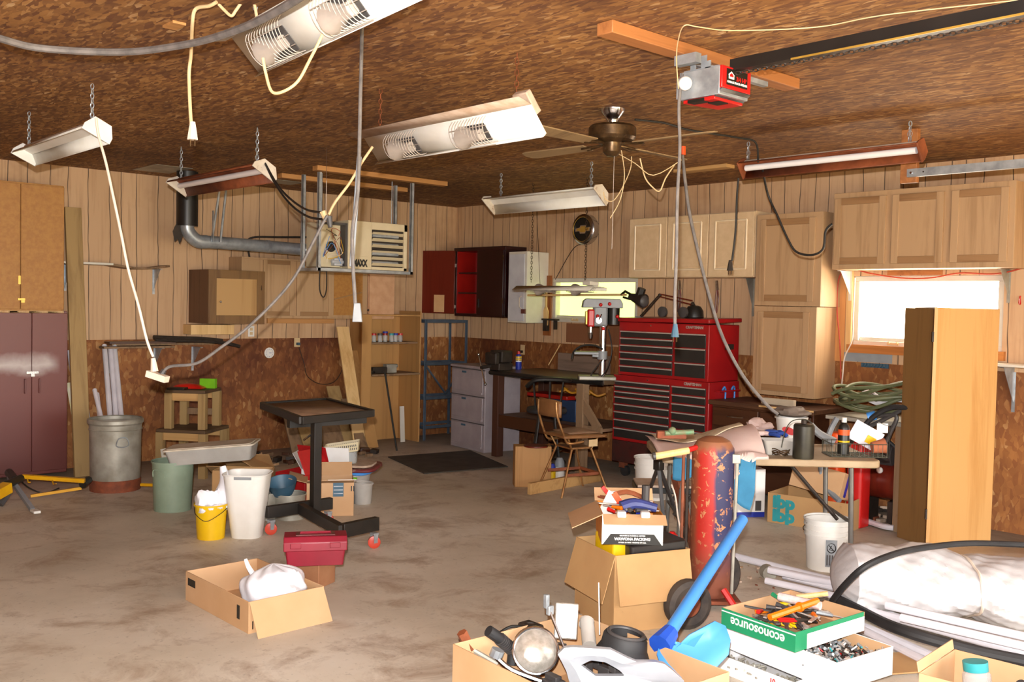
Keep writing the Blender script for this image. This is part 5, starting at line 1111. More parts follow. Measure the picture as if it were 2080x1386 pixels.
part('body', MB().lathe([(.001, 0), (.032, 0), (.033, .005), (.033, .1), (.001, .1)]), m_cobalt, v); part('label_band', MB().lathe([(.001, .1), (.033, .1), (.033, .145), (.001, .145)]), m_yel, v); part('shoulder', MB().lathe([(.033, .145), (.03, .158), (.018, .17), (.001, .172)]), m_cobalt, v); part('cap', MB().lathe([(.001, .17), (.018, .17), (.017, .2), (.001, .202)]), m_redp, v)
Mc = RZ(R(48)) @ T(0, -.0345, .122) @ RX90; text('lettering', 'WD-40', .022, m_label, v, Mc, .0008); part('red_stripe', MB().lathe([(.0335, .085), (.0335, .095)]), m_paper, v)
c = PZ(1036, 745, .93); solo('small_vial', MB().lathe([(.001, 0), (.012, 0), (.012, .05), (.001, .052)]), m_chrome, 'tiny silver vial on the workbench between vise and spray can', 'vial', M=T(c.x, c.y, .931))
c = PZ(1082, 742, .93); solo('black_box', MB().c(0, 0, .02, .1, .06, .04), m_label, 'small black box on the workbench right of the spray can', 'box', M=T(c.x+.1, c.y-.02, .931), bev=.004)
x_ = fpy(1170, 735, -.12)[0]; solo('backboard', MB().b(x_-.3, x_+.45, -.1, -.06, .931, 1.12), wood('grey_weathered_board', '8a7464', '6b584a', 'x', .6), 'grey weathered board standing at the back of the workbench', 'board')
c = PY(1131, 715, -.08); solo('stick', MB().tube([PY(1138, 700, -.04), PY(1114, 742, -.2)], .006, 6), m_pine, 'thin pale stick leaning on the wall above the workbench', 'stick')
# drill press; its belt cover runs across the view
AZ = math.atan2(cR.y, cR.x); bz = .93
c = PZ(1222, 772, bz); dz_ = 9.69/1966
r = thing('drill_press', 'grey and red bench drill press with chrome column on the workbench', 'drill press', (c.x, c.y, bz+.001), AZ)
part('base', MB().c(-.05, -.0, .02, .36, .24, .04), m_galvd, r, bev=.01)
part('column', MB().tube([(0, 0, .03), (0, 0, .62)], .033, 16), m_chrome, r); part('collar', MB().tube([(0, 0, .2), (0, 0, .28)], .05, 14), m_gpl, r)
part('table', MB().c(-.16, 0, .26, .24, .2, .025).c(-.05, 0, .24, .1, .06, .04), m_gpl, r, bev=.005)
part('head', MB().c(-.03, 0, .62, .14, .12, .2), m_gpl, r, bev=.02); part('quill_housing', MB().c(-.12, -.0, .6, .07, .12, .17), m_redp, r, bev=.015); part('gold_side', MB().c(-.165, .0, .6, .02, .1, .13), m_gold, r, bev=.005)
part('chuck', MB().tube([(-.12, 0, .52), (-.12, 0, .46)], .018, 12).tube([(-.12, 0, .46), (-.12, 0, .4)], [.026, .014], 12), m_chrome, r)
mb = MB(); mb.prism([(-.21, .7), (.18, .7), (.18, .745), (.155, .79), (-.17, .79), (-.2, .765)], -.09, .09, RX90); part('belt_cover', mb, m_gpl, r, bev=.008)
part('motor', MB().tube([(.1, 0, .7), (.1, 0, .54)], .06, 18), m_label, r)
for q in ((-.035, -.095, .73), (.05, -.095, .74), (.13, -.06, .62), (0, -.04, .5), (-.06, -.07, .62)): part('red_knob', MB().sph(q, .018), m_redp, r)
part('feed_hub', MB().tube([(-.05, -.06, .58), (-.05, -.1, .58)], .03, 12), m_chrome, r); part('feed_lever', MB().tube([(-.05, -.09, .58), (-.03, -.15, .64)], .006, 6), m_chrome, r)
part('power_cord', MB().tube([(.05, -.04, .5), (.09, -.03, .3), (.05, -.05, .12), (-.03, -.1, .02)], .006, 6, sm=6), m_label, r)
part('black_hose', MB().tube([(0, -.04, .3), (-.08, -.05, .335), (-.2, -.05, .33), (-.28, -.05, .27), (-.3, -.06, .2)], .01, 8, sm=5), m_label, r); part('crank', MB().tube([(-.0, -.05, .2), (-.1, -.06, .07), (-.12, -.06, .01)], .007, 6), m_iron, r)
# ---- tool chest on roll cabinet
yc = -.62; xl = PY(1243, 900, yc).x; xr_ = PY(1437, 900, yc).x; xm = PY(1362, 850, yc).x; zs = PY(1300, 765, yc).z; ztop = PY(1300, 655, yc).z; xl2 = PY(1257, 700, yc).x
xr2 = PY(1440, 700, yc).x; DPT = .46
def chest(name, label, x0, x1, z0, z1, xm, nl, nr, brand, red=m_tool, top_gap=.055):
    r = thing(name, label, 'tool chest', ((x0+x1)/2, yc+DPT/2, z0)); e = .03
    part('body', MB().b(x0, x1, yc, yc+DPT, z0, z1), red, r, True, bev=.006)
    for (a, b_, n) in ((x0+e, xm-e*.5, nl), (xm+e*.6, x1-e, nr)):
        zz0, zz1 = z0+.025, z1-top_gap; hs = [(zz1-zz0)/n]*n
        if n == 8: hs = [.75, .75, .75, 1, 1.05, 1.1, 1.2, 1.4]; s = sum(hs); hs = [q/s*(zz1-zz0) for q in hs]
        if n == 6 and brand: hs = [.6, .8, .8, .8, .9, 1.6]; s = sum(hs); hs = [q/s*(zz1-zz0) for q in hs]
        z_ = zz1
        for q in hs:
            d = part('drawer', MB().b(a, b_, yc-.012, yc-.0005, z_-q+.006, z_-.002), m_drawer, r, True, bev=.002)
            part('drawer_pull', MB().b(a, b_, yc-.024, yc-.012, z_-.014, z_-.002), m_pull, d, True, bev=.002); z_ -= q
    for X_ in ((x1+xm)/2,): text('lettering', 'CRAFTSMAN', .034, m_pull, r, T(X_+.03, yc-.002, z1-.03) @ RX90, .0015, world=True, ext=.001)
    part('lock', MB().tube([(xm-.28, yc, z1-.028), (xm-.28, yc-.008, z1-.028)], .007, 10), m_chrome, r, True)
    return r
zb0 = .13+.1
r = chest('roll_cabinet', 'red rolling tool cabinet with black drawers, carrying the smaller tool chest', xl, xr_, zb0+.12, zs, xm, 8, 7, 1)
part('rusty_base', MB().b(xl, xr_, yc+.0, yc+DPT, .14, zb0+.12), m_toolb, r, True, bev=.004)
for X_ in (xl+.1, xr_-.1):
    cs = part('caster', MB().c(X_, yc+.06, .11, .07, .05, .06), m_rust, r, True); part('wheel', MB().lathe([(.001, -.018), (.05, -.018), (.05, .018), (.001, .018)], (X_+.03, yc+.06, .051), 18, RX90), m_blackr, cs, True)
part('side_handle', MB().tube([(xr_+.01, yc+.08, zs-.08), (xr_+.05, yc+.08, zs-.08), (xr_+.05, yc+DPT-.06, zs-.08), (xr_+.01, yc+DPT-.06, zs-.08)], .008, 6), m_tool, r, True)
r = chest('tool_chest', 'red top tool chest with black drawers standing on the roll cabinet', xl2, xr2, zs+.002, ztop, PY(1370, 700, yc).x, 6, 3, 0, top_gap=.085)
mb = MB(); mb.b(xl2-.03, xr2+.02, yc-.03, yc+DPT+.01, ztop+.012, ztop+.05, T(xr2, yc, ztop) @ RY(R(-.6)) @ RX(R(1.5)) @ T(-xr2, -yc, -ztop)); part('lid', mb, m_tool, r, True, bev=.008)
part('side_grip', MB().c(xr2+.008, yc+.3, ztop-.2, .016, .12, .05), m_iron, r, True, bev=.004)
cr = []
for xp, lb in ((1337, 'left of two dark roller caps on the tool chest lid'), (1379, 'right of two dark roller caps on the tool chest lid')):
    x_ = PY(xp, 648, yc-.02).x; solo('roller_cap', MB().lathe([(.001, -.02), (.045, -.02), (.05, -.012), (.05, .012), (.001, .02)], (x_, yc+.04, ztop+.105), 20, RX90), m_dkgrey, lb, 'cap')
for s, lb in ((.0, 'left blue rope hook on the side of the roll cabinet'), (.14, 'right blue rope hook on the side of the roll cabinet')):
    solo('rope_hook', MB().tube([(xr_+.03, yc+.2+s, zs-.2), (xr_+.035, yc+.2+s, zs-.08), (xr_+.05, yc+.16+s, zs-.04), (xr_+.05, yc+.13+s, zs-.07)], .008, 6, sm=4), m_blue, lb, 'hook')
# swing arm lamp on the chest
yl_ = -.38; r = thing('desk_lamp', 'black swing arm lamp standing on the tool chest', 'lamp', PY(1300, 650, yl_))
A0, A1, A2 = PY(1300, 645, yl_), PY(1340, 600, yl_), PY(1406, 615, yl_)
for o_ in (-.012, .012): part('lower_arm', MB().tube([A0+Vector((0, 0, o_)), A1+Vector((0, 0, o_))], .006, 6), m_iron, r, True); part('upper_arm', MB().tube([A1+Vector((0, 0, o_)), A2+Vector((0, 0, o_*1.6))], .006, 6), m_mahog, r, True)
part('clamp', MB().c(A0.x-.01, A0.y, A0.z-.03, .06, .06, .08), m_gpl, r, True, bev=.004); part('joint', MB().sph(A1, .018), m_iron, r, True)
c = PY(1410, 636, yl_); part('shade', MB().lathe([(.03, .07), (.06, .06), (.085, .02), (.09, -.04), (.08, -.06), (.001, -.05)][::-1], c, 18), m_label, r, True); part('neck', MB().tube([A2, c+Vector((0, 0, .06))], .016, 8), m_iron, r, True)
# dark desk and what stands on it
yf = -.6; xa = PY(1442, 850, yf).x; zt_ = PY(1445, 812, yf).z; xe_ = PY(1655, 850, yf).x
r = thing('desk', 'dark brown wooden desk with drawers, right of the tool chest', 'desk', ((xa+xe_)/2, -.35, 0))
part('top', MB().b(xa-.01, xe_, yf-.02, -.02, zt_-.04, zt_), wood('dull_desk_top', '5c3a22', '402415', 'x', .6), r, True, bev=.004)
part('body', MB().b(xa+.01, xe_-.02, yf+.02, -.03, .08, zt_-.04), m_dkwood, r, True, bev=.003)
for k, z_ in enumerate((zt_-.22, zt_-.44)):
    for a, b_ in ((xa+.03, (xa+xe_)/2-.02), ((xa+xe_)/2+.0, xe_-.04)):
        d = part('drawer', MB().b(a, b_, yf-.0, yf+.019, z_, z_+.16), m_dkwood if k == 0 else m_brown, r, True, bev=.004); part('pull', MB().tube([((a+b_)/2-.08, yf-.005, z_+.09), ((a+b_)/2-.04, yf-.02, z_+.09), ((a+b_)/2+.04, yf-.02, z_+.09), ((a+b_)/2+.08, yf-.005, z_+.09)], .006, 6), m_chrome, d, True)
for X_ in (xa+.03, xe_-.08): part('foot', MB().b(X_, X_+.05, yf+.03, yf+.08, 0, .08), m_dkwood, r, True)
part('edge_strip', MB().b((xa+xe_)/2+.0, xe_, yf-.024, yf-.02, zt_-.016, zt_-.002), m_pine, r, True)
x_ = PY(1580, 806, yf+.1).x; solo('power_strip', MB().b(x_-.16, x_+.16, yf+.09, yf+.13, zt_+.001, zt_+.055), plain('beige_metal', 'c4b49c', 'b8a78f', .5), 'beige power strip on the dark desk', 'power strip', bev=.004)
# bench behind the table with coiled hoses
ys = -.72; xa = PY(1700, 850, ys).x; xe_ = PY(1856, 850, ys).x; zt_ = PY(1760, 852, ys).z
r = thing('side_bench', 'pale topped bench under the bright window, carrying coiled hoses', 'bench', ((xa+xe_)/2, -.4, 0)); part('top', MB().b(xa-.1, xe_-.08, ys, -.02, zt_-.03, zt_), plain('pale_bench_top', 'a8a294', '8f887a', .6), r, True, bev=.004)
for X_ in (xa-.05, xe_-.12): part('leg', MB().b(X_-.03, X_+.03, ys+.03, ys+.09, 0, zt_-.03), m_board, r, True)
rn = random.Random(2)
r = thing('garden_hose', 'big flat coil of olive green hose on the bench under the bright window', 'hose', ((xa+xe_)/2-.04, -.42, zt_+.012))
P = []
for k in range(7*14):
    a = k*2*math.pi/14; q = 1+.16*math.sin(a*.37+1); P.append((.37*q*math.cos(a), .3*q*math.sin(a)*(1+.1*math.sin(k)), .05+.022*(k/14)+.035*math.sin(a*2+k*.1)+.07*max(0, math.cos(a))))
part('coil', MB().tube(P, .014, 7, sm=3), m_olive, r)
r2 = thing('white_cable_coil', 'white cable coil lying inside the green hose coil', 'cable', ((xa+xe_)/2-.04, -.42, zt_+.05)); P = []
for k in range(3*12): a = k*2*math.pi/12; P.append((.28*math.cos(a)*(1+.1*math.sin(k*1.7)), .2*math.sin(a), .05+.06*math.sin(a*1.5+k)**2+.01*k/12))
part('coil', MB().tube(P, .011, 6, sm=3), m_pvc, r2)
cable('garden_hose', 'olive hose end rising from the coil to the tall locker', [PY(x_, y_, -.7) for x_, y_ in ((1690, 800), (1720, 790), (1790, 786), (1830, 780), (1850, 770))], .014, m_olive, 'hose')
cable('black_hose', 'black hose looping down from the bench behind the folding table', [PY(x_, y_, -.85) for x_, y_ in ((1850, 830), (1810, 828), (1770, 850), (1745, 880), (1720, 905))]+[PZ(1700, 930, .5)], .02, m_blackr, 'hose')
cable('black_hose', 'second black hose hanging in a loop under the coil', [PY(x_, y_, -.82) for x_, y_ in ((1852, 822), (1800, 850), (1765, 866), (1770, 850), (1820, 845), (1808, 880), (1798, 905))], .016, m_dkgrey, 'hose')
c = PY(1762, 848, -.84); solo('hose_nozzle', MB().tube([c, c+Vector((.05, .03, .02))], .035, 14), m_blue, 'round blue hose fitting hanging at the bench edge', 'hose fitting')
for xp, w_, lb, mt, ya_ in ((1690, .07, 'tall orange plastic can behind the folding table', m_oran, -.95), (1735, .1, 'dark red plastic can behind the folding table, right of the orange one', m_redp, -.85)):
    x_ = PY(xp, 850, ya_).x; solo('fuel_can', MB().prism(rrect(w_*1.3, .16, .03), 0, .72, T(x_, ya_+.1, .0)), mt, lb, 'fuel can', bev=.01)
# tall oak locker lying open: brown door side and oak front
F0 = PZ(1842, 1075); F1 = PZ(1880, 1112); F2 = PZ(2012, 1100)
e1 = (F2-F1); an = math.atan2(e1.y, e1.x); w_ = e1.length; hL = 1.69; dd_ = (F0-F1).length
r = thing('locker', 'tall oak laminate cabinet standing turned with its brown handled door toward the left', 'cabinet', (F1.x, F1.y, 0), an)
I = XF[r.name].inverted(); f0 = I @ F0; da = math.atan2(f0.y, f0.x)
part('oak_side', MB().b(0.012, w_, 0, .02, 0, hL), m_oakd, r, bev=.002)
part('body', MB().b(.02, w_-.01, .021, .3, 0, hL-.005), m_walnut, r, bev=.002)
M = RZ(da); dr = part('door', MB().b(.0, dd_, -.02, .0, .01, hL+.003, M), m_walnut, r, bev=.003)
part('door_edge', MB().b(-.004, .008, -.022, .0, .01, hL, M), m_oakd, dr)
mb = MB(); mb.tube([(dd_*.62, .004, 1.09), (dd_*.62, .04, 1.12), (dd_*.62, .05, 1.19), (dd_*.62, .035, 1.24), (dd_*.62, .004, 1.26)], .011, 8, sm=4); mb.v = [M @ v for v in mb.v]; part('pull_handle', mb, m_label, dr)
mb = MB(); mb.c(dd_*.65, .008, .99, .09, .014, .09, M); mb.c(dd_*.5, .012, .99, .07, .014, .03, M); part('hasp', mb, m_chrome, dr, bev=.003)
for z_ in (1.45, .2): part('hinge', MB().b(-.012, .012, .0, .012, z_, z_+.07, M), m_iron, r)
# brown things behind the table
x_, z_ = fpy(1822, 1050, -.35); solo('brown_panel', MB().b(x_-.02, x_+.22, -.36, -.33, 0, .8), plain('brown_panel_paint', '4f2f27', '442820', .6), 'brown panel standing left of the tall locker, white strip on it', 'panel', bev=.003)
x_, z_ = fpy(1835, 905, -.37); solo('white_strip', MB().b(x_-.02, x_+.02, -.369, -.362, .36, .68), m_paper, 'white printed strip on the brown panel', 'strip')
c = Vector((5.98, -.5, .06)); r = thing('air_compressor', 'red compressor tank with black motor behind the folding table', 'compressor', c)
part('tank', MB().tube([(-.15, 0, .28), (.17, 0, .28)], .14, 20), m_mahog, r); part('motor', MB().tube([(-.1, 0, .48), (.1, 0, .48)], .09, 16), m_dkgrey, r); part('guard_hose', MB().tube([(-.1, -.1, .55), (.05, -.12, .62), (.18, -.1, .52), (.16, -.1, .42)], .016, 8, sm=5), m_blackr, r); [part('foot', MB().c(q_, 0, .07-.03, .04, .22, .2), m_iron, r) for q_ in (-.1, .12)]; part('valve', MB().sph((.05, -.15, .38), .025), m_wcase, r)
# ================================================================ drawer unit, chairs, folding table
p0 = PZ(913, 905); p1 = PZ(1000, 926); an = math.atan2(p1.y-p0.y, p1.x-p0.x); w_ = .68; h_ = .92
r = thing('drawer_unit', 'grey white plastic three drawer unit left of the workbench', 'drawer unit', (p0.x, p0.y, 0), an)
part('body', MB().b(0, w_, .012, .5, 0, h_), m_lilac, r, bev=.008); part('top_lid', MB().b(-.008, w_+.008, -.005, .51, h_, h_+.03), m_lilac, r, bev=.008)
for k in range(3):
    z_ = .02+k*.3; d = part('drawer', MB().b(.04, w_-.03, -.004, .011, z_+.02, z_+.28), m_lilac, r, bev=.006); part('drawer_rim', MB().b(.045, w_-.035, -.014, -.004, z_+.02, z_+.045), m_lilac, d, bev=.003)
    part('shadow_gap', MB().b(0.001, w_-.001, .0105, .0118, z_+.285, z_+.295), m_dkgrey, d); part('latch', MB().c(w_*.42, -.006, z_+.255, .085, .006, .022), m_slate, d, bev=.002)
# school chair
c = PZ(1163, 1000); A = AZ+R(28); r = thing('chair', 'old metal framed chair with curved wood back and tan seat, back to the camera left', 'chair', (c.x, c.y, 0), A)
sh_ = .53
mb = MB(); mb.grid(lambda u, v: ((u-.5)*.42, (v-.5)*.42*(1-.25*max(0, .5-u)), sh_+.03*math.sin(u*math.pi)*math.sin(v*math.pi)-.01), 12, 12); mb.T = T(0, 0, -.018); mb.grid(lambda u, v: ((.5-u)*.42, (v-.5)*.42*(1-.25*max(0, u-.5)), sh_-.0), 12, 12); part('seat', mb, m_seat, r, solid=.012)
part('seat_top', MB().grid(lambda u, v: ((u-.45)*.3, (v-.5)*.3, sh_+.012+.03*math.sin(u*math.pi)*math.sin(v*math.pi)), 8, 8), m_ctop, r, solid=.01)
mb = MB(); mb.grid(lambda u, v: (-.25+.05*(1-(2*u-1)**2)*-1, (u-.5)*.38, .69+.15*v*(1-.12*(2*u-1)**4)), 12, 4); part('backrest', mb, m_seat, r, solid=.014)
for s in (-1, 1):
    part('back_tube', MB().tube([(-.28, s*.15, .82), (-.27, s*.16, .7), (-.2, s*.17, .52), (-.15, s*.165, .46), (.0, s*.16, .47)], .0105, 8, sm=4), m_cop, r)
    part('leg', MB().tube([(.15, s*.15, .5), (.1, s*.13, .4), (.24, s*.21, 0)], .0105, 8), m_cop, r); part('leg', MB().tube([(-.15, s*.15, .5), (-.1, s*.13, .4), (-.24, s*.21, 0)], .0105, 8), m_cop, r)
mb = MB(); q = .2; mb.b(-.17, .17, -.155, -.145, .17, .195); mb.b(-.17, .17, .145, .155, .17, .195); mb.b(.165, .175, -.15, .15, .17, .195); part('foot_rail', mb, m_rustr, r); part('under_plate', MB().b(-.11, .11, -.12, .12, .4, .415), m_cop, r)
part('hanging_tag', MB().b(.03, .12, -.2, -.196, .43, .49), m_cream, r)
# black bar stool behind it
c = Vector((2.85, -1.12, 0)); r = thing('bar_stool', 'black bar stool with hooped back pulled up to the workbench', 'bar stool', c, AZ)
part('seat', MB().lathe([(.001, .6), (.19, .6), (.2, .62), (.19, .65), (.001, .655)]), m_blackr, r, bev=.003)
part('back_hoop', MB().tube([(-.2, -.14, .86), (-.12, -.2, .93), (.05, -.2, .94), (.18, -.14, .93), (.22, 0, .92)], .022, 8, sm=4), m_black, r)
for q in ((-.14, -.19), (.02, -.2), (.15, -.15)): part('back_spindle', MB().tube([(q[0], q[1], .93), (q[0]*.8, q[1]*.8, .64)], .01, 6), m_black, r)
for k in range(4): a = R(45+90*k); part('leg', MB().tube([(.1*math.cos(a), .1*math.sin(a), .6), (.14*math.cos(a), .14*math.sin(a), .35), (.21*math.cos(a), .21*math.sin(a), .0)], .013, 8, sm=3), m_black, r)
for z_, q in ((.25, .165), (.12, .19)): part('foot_ring', MB().tube([(q*math.cos(t), q*math.sin(t), z_) for t in [k*math.pi/10 for k in range(20)]], .009, 6, closed=True), m_black, r)
solo('cooler_box', MB().b(-.25, .12, -.1, .1, 0, .22), plain('navy_plastic', '223a5a', '1c3150', .5), 'blue plastic box on the lower shelf of the workbench', 'box', bev=.01, M=T(2.62, -.5, .452)); solo('red_tray', MB().b(-.5, .1, -.14, .14, 0, .04), m_red, 'long red tray on the blue box under the workbench', 'tray', bev=.006, M=T(2.55, -.5, .674))
solo('extension_cord', MB().tube([(-.3+.06*k, .07*math.sin(k*2.1), .02+.025*(k % 3)) for k in range(11)], .012, 6, sm=4), plain('ochre_cord', 'c98a1a', 'b87a14', .6), 'tangled yellow cord on the red tray under the workbench', 'cord', M=T(2.7, -.5, .72))
a = PZ(1045, 990); b_ = PZ(1112, 990); an = math.atan2(b_.y-a.y, b_.x-a.x)
solo('wood_crate', MB().b(0, (b_-a).length+.03, 0, .16, 0, .37), wood('crate_plywood', 'b08048', '92662f', 'z', .5, dirt='6b4424', amt=.35), 'upright plywood box standing before the workbench, left of the old chair', 'wooden box', bev=.004, M=T(a.x, a.y, 0) @ RZ(an))
solo('red_lid', MB().lathe([(.001, 0), (.11, 0), (.11, .012), (.001, .015)], seg=24), m_mahog, 'dark red lid lying on the upright plywood box', 'disc', M=T(a.x+.12, a.y+.14, .372))  # a red lid, modelled as a flat round plate
a = PZ(1078, 1006); b_ = PZ(1221, 978); d = b_-a; solo('plank', MB().b(0, d.length, 0, .04, 0, .1), m_lumx, 'short pale plank lying on edge under the old chair', 'plank', bev=.003, M=T(a.x, a.y, 0) @ RZ(math.atan2(d.y, d.x)))
for xp, yp, rr, hh, m1_, m2_, lb in ((1121, 974, .035, .15, m_yel, m_cobalt, 'yellow and blue spray can on the floor behind the old chair'), (1136, 972, .05, .2, m_wcase, m_gpl, 'white jug on the floor behind the old chair')):
    c = PZ(xp, yp); v = thing('can', lb, 'can', c); part('body', MB().lathe([(.001, 0), (rr, 0), (rr, hh*.55), (.001, hh*.55)]), m1_, v); part('top', MB().lathe([(.001, hh*.55), (rr, hh*.55), (rr*.9, hh*.8), (rr*.5, hh), (.001, hh)]), m2_, v)
# ---- folding table
TA = R(46.8); TC = Vector((6.04, -2.32, 0)); tw, td, th = 1.36, .72, .74
tb_ = thing('folding_table', 'stained beige folding table with grey tube legs, loaded with shop clutter', 'table', TC, TA); W = XF[tb_.name]
part('top', MB().prism(rrect(tw, td, .07), th-.045, th), m_laminate, tb_, bev=.008)
for s in (-1, 1):
    mb = MB()
    for y_ in (-.26, .26): part('leg', MB().tube([(s*(tw/2-.16), y_, th-.04), (s*(tw/2-.14), y_, 0)], .016, 10), m_galleg, tb_)
    part('leg_spreader', MB().tube([(s*(tw/2-.15), -.26, .34), (s*(tw/2-.15), .26, .34)], .011, 8), m_galleg, tb_)
    part('leg_brace', MB().tube([(s*(tw/2-.15), 0, .3), (s*.18, 0, th-.05)], .012, 8), m_iron, tb_)
def TP(x, y, z=th+.002): return W @ Vector((x, y, z))
# cloths
def clothgrid(x0, x1, y0, y1, fz, nu=30, nv=30): mb = MB(); mb.grid(lambda u, v: W @ Vector(fz(x0+(x1-x0)*u, y0+(y1-y0)*v)), nu, nv); return mb
def drape(x, y, hump=.0, lift=.006):
    ed = -td/2; k = math.sin(9*x+3)*.012+math.sin(23*x+7*y)*.006
    z = th+lift+hump*(.5+.5*math.sin(5*x+1))*max(0, 1-((y-.05)/.35)**2)+abs(k)
    if y < ed: dz = ed-y; return (x, ed-.012-abs(k)*1.2, th+lift-dz+.0)
    return (x, y, z)
def bdrop(x): return .09+.17*max(0, min(1, (x+.36)/.06))*max(0, min(1, (-.09-x)/.03))-.06*math.sin(14*x)
solo('cloth', clothgrid(-.6, -.1, -1, 0, lambda x, v: drape(x, (-td/2-bdrop(x))*(-v)+.3*(1+v) if v < 0 else .3, 0, .004), 40, 40), m_bclo, 'blue work cloth hanging over the front edge of the folding table', 'cloth', solid=.004)
def pinkf(x, y):
    lo = -td/2-.02-.2*max(0, 1-abs(x+.3)/.2); yy = lo+(.3-lo)*(y+1)
    return drape(x, yy, .15, .018)
solo('cloth', clothgrid(-.69, -.02, -1, 0, pinkf, 44, 44), m_pink, 'pale pink cloth heaped on the left half of the folding table', 'cloth', solid=.004)
solo('cloth', clothgrid(-.66, -.1, -.02, .34, lambda x, y: drape(x, y, .17, .034), 30, 20), m_lace, 'cream lace cloth on top of the pink one, far side of the folding table', 'cloth', solid=.004)
solo('cloth', blob((0, 0, 0), .1, .07, .05, 8, 12, .5), m_pink, 'small crumpled pink rag beside the work glove', 'cloth', M=T(*PZ(1545, 880, th+.02))@T(0, 0, .0))
# things on the table
c = PZ(1634, 935, th); r = thing('metal_cylinder', 'black tarnished cylinder standing at the front of the folding table', 'cylinder', (c.x-.04, c.y+.05, th+.002)); part('body', MB().lathe([(.001, 0), (.062, 0), (.064, .01), (.063, .2), (.055, .212), (.001, .214)]), plain('tarnished_black', '24221e', '3d392c', .4, .3, scale=5, dirt='5a523a', amt=.35), r); part('neck', MB().tube([(0, 0, .21), (0, 0, .235)], .018, 10), m_iron, r)
part('bail', MB().tube([(-.14, -.02, .05), (-.12, -.02, .15), (-.08, -.01, .22), (0, 0, .24), (.05, .01, .22)], .0035, 6, sm=5), m_dcord, r)
c = PZ(1612, 900, th); r = bucket('tub', 'white tub with a red oval label under a rag, behind the black cylinder', (c.x-.06, c.y+.06, th+.002), .085, .105, .17, m_wcase, 'tub'); part('red_label', MB().prism([(.05*math.cos(R(q)), .024*math.sin(R(q))) for q in range(0, 360, 20)], .101, .103, RZ(R(25)) @ T(0, 0, .08) @ RX90 @ RZ(R(-20))), m_redp, r, smooth=False)
solo('rag', blob((0, 0, 0), .14, .1, .035, 21, 12, .4), plain('grey_brown_rag', '8a7c70', '75675c', .9), 'grey brown rag heaped over the white tub', 'rag', M=T(c.x-.06, c.y+.06, th+.17))
c = PZ(1590, 928, th); r = thing('plastic_box', 'open clear grey plastic box on the folding table holding the blue glove', 'box', (c.x-.06, c.y+.1, th+.002), TA); mb = MB(); tub(mb, .24, .13, .28, .16, 0, .09, .003, .02); part('body', mb, m_clear, r)
g = thing('work_glove', 'blue and pink work glove lying over the clear box', 'glove', PZ(1560, 880, th+.1), TA); part('palm', MB().sph((0, 0, 0), .055, sx=1.2, sy=.8, sz=.35), m_pink, g)
part('cuff', MB().c(-.06, 0, .0, .06, .09, .03), m_pink, g, bev=.01)
for k in range(4): part('finger', MB().tube([(.05, -.035+.022*k, 0), (.09, -.04+.024*k, .005), (.125-.008*abs(k-1.5), -.045+.026*k, -.015)], .0125, 8, sm=3), m_glove, g)
part('thumb', MB().tube([(-.0, -.04, 0), (.03, -.07, 0), (.06, -.08, -.01)], .013, 8, sm=3), m_glove, g); part('blue_back', MB().sph((.02, 0, .012), .045, sx=1.1, sy=.85, sz=.3), m_glove, g)
a, b_ = PZ(1518, 900, th+.04), PZ(1560, 913, th+.02); r = thing('snips', 'black and orange handled snips on the pink cloth', 'snips', a)
part('handle', MB().tube([a, a.lerp(b_, .5), b_], .009, 8), m_label, r, True); part('handle', MB().tube([a+Vector((.03, -.01, -.012)), b_+Vector((.02, -.01, -.0))], .007, 8), m_orb, r, True); part('blades', MB().tube([b_, b_+(b_-a)*.45], [.012, .004], 6), m_iron, r, True)
rn = random.Random(9); c = PZ(1583, 922, th+.012); mb = MB()
for k in range(5): mb.tube([(c.x+.05*math.cos(t+k)*(1+.1*k), c.y+.035*math.sin(t+k), c.z+.006*k+.01*math.sin(3*t)) for t in [q*math.pi/6 for q in range(12)]], .0035, 5, closed=True, sm=2)
solo('wire_coil', mb, m_brass, 'tangled brass wire coil beside the snips', 'wire')
bk = thing('wire_basket', 'low black wire basket of clutter at the right end of the folding table', 'wire basket', PZ(1735, 925, th), TA); bw, bd, bh = .36, .2, .085
mb = MB()
for z_ in (.003, bh): mb.tube([(x, y, z_) for x, y in rrect(bw, bd, .02)], .0028, 5, closed=True)
for k in range(13):
    x = -bw/2+.01+k*(bw-.02)/12; mb.tube([(x, -bd/2, bh), (x, -bd/2, .003), (x, bd/2, .003), (x, bd/2, bh)], .0018, 4)
for k in range(6): y = -bd/2+.02+k*(bd-.04)/5; mb.tube([(-bw/2, y, bh), (-bw/2, y, .003), (bw/2, y, .003), (bw/2, y, bh)], .0018, 4)
part('wires', mb, m_dcord, bk); part('tall_handle', MB().tube([(bw/2, -bd/2, 0), (bw/2, -bd/2, .2), (bw/2, bd/2, .2), (bw/2, bd/2, 0)], .003, 5), m_label, bk)
Wb = XF[bk.name]; c = Wb @ Vector((-.07, .0, .008)); r = thing('bottle', 'black additive bottle with orange label and white cap in the wire basket', 'bottle', c); part('body', MB().lathe([(.001, 0), (.036, 0), (.036, .15), (.03, .18), (.013, .2), (.001, .2)]), m_label, r); part('label', MB().lathe([(.0365, .12), (.0365, .155)]), m_oran, r); part('cap', MB().lathe([(.001, .2), (.016, .2), (.016, .23), (.001, .23)]), m_wcase, r); part('yellow_mark', MB().lathe([(.0366, .075), (.0366, .085)]), m_yel, r)
solo('printed_card', MB().c(0, 0, .1, .2, .004, .13, RY(R(28))), plain('printed_card_grey', 'd3d3dc', 'c6c6d0', .5), 'white printed card with yellow corner tilted in the wire basket', 'card', M=T(*(Wb @ Vector((.04, .05, .03)))) @ RZ(TA))
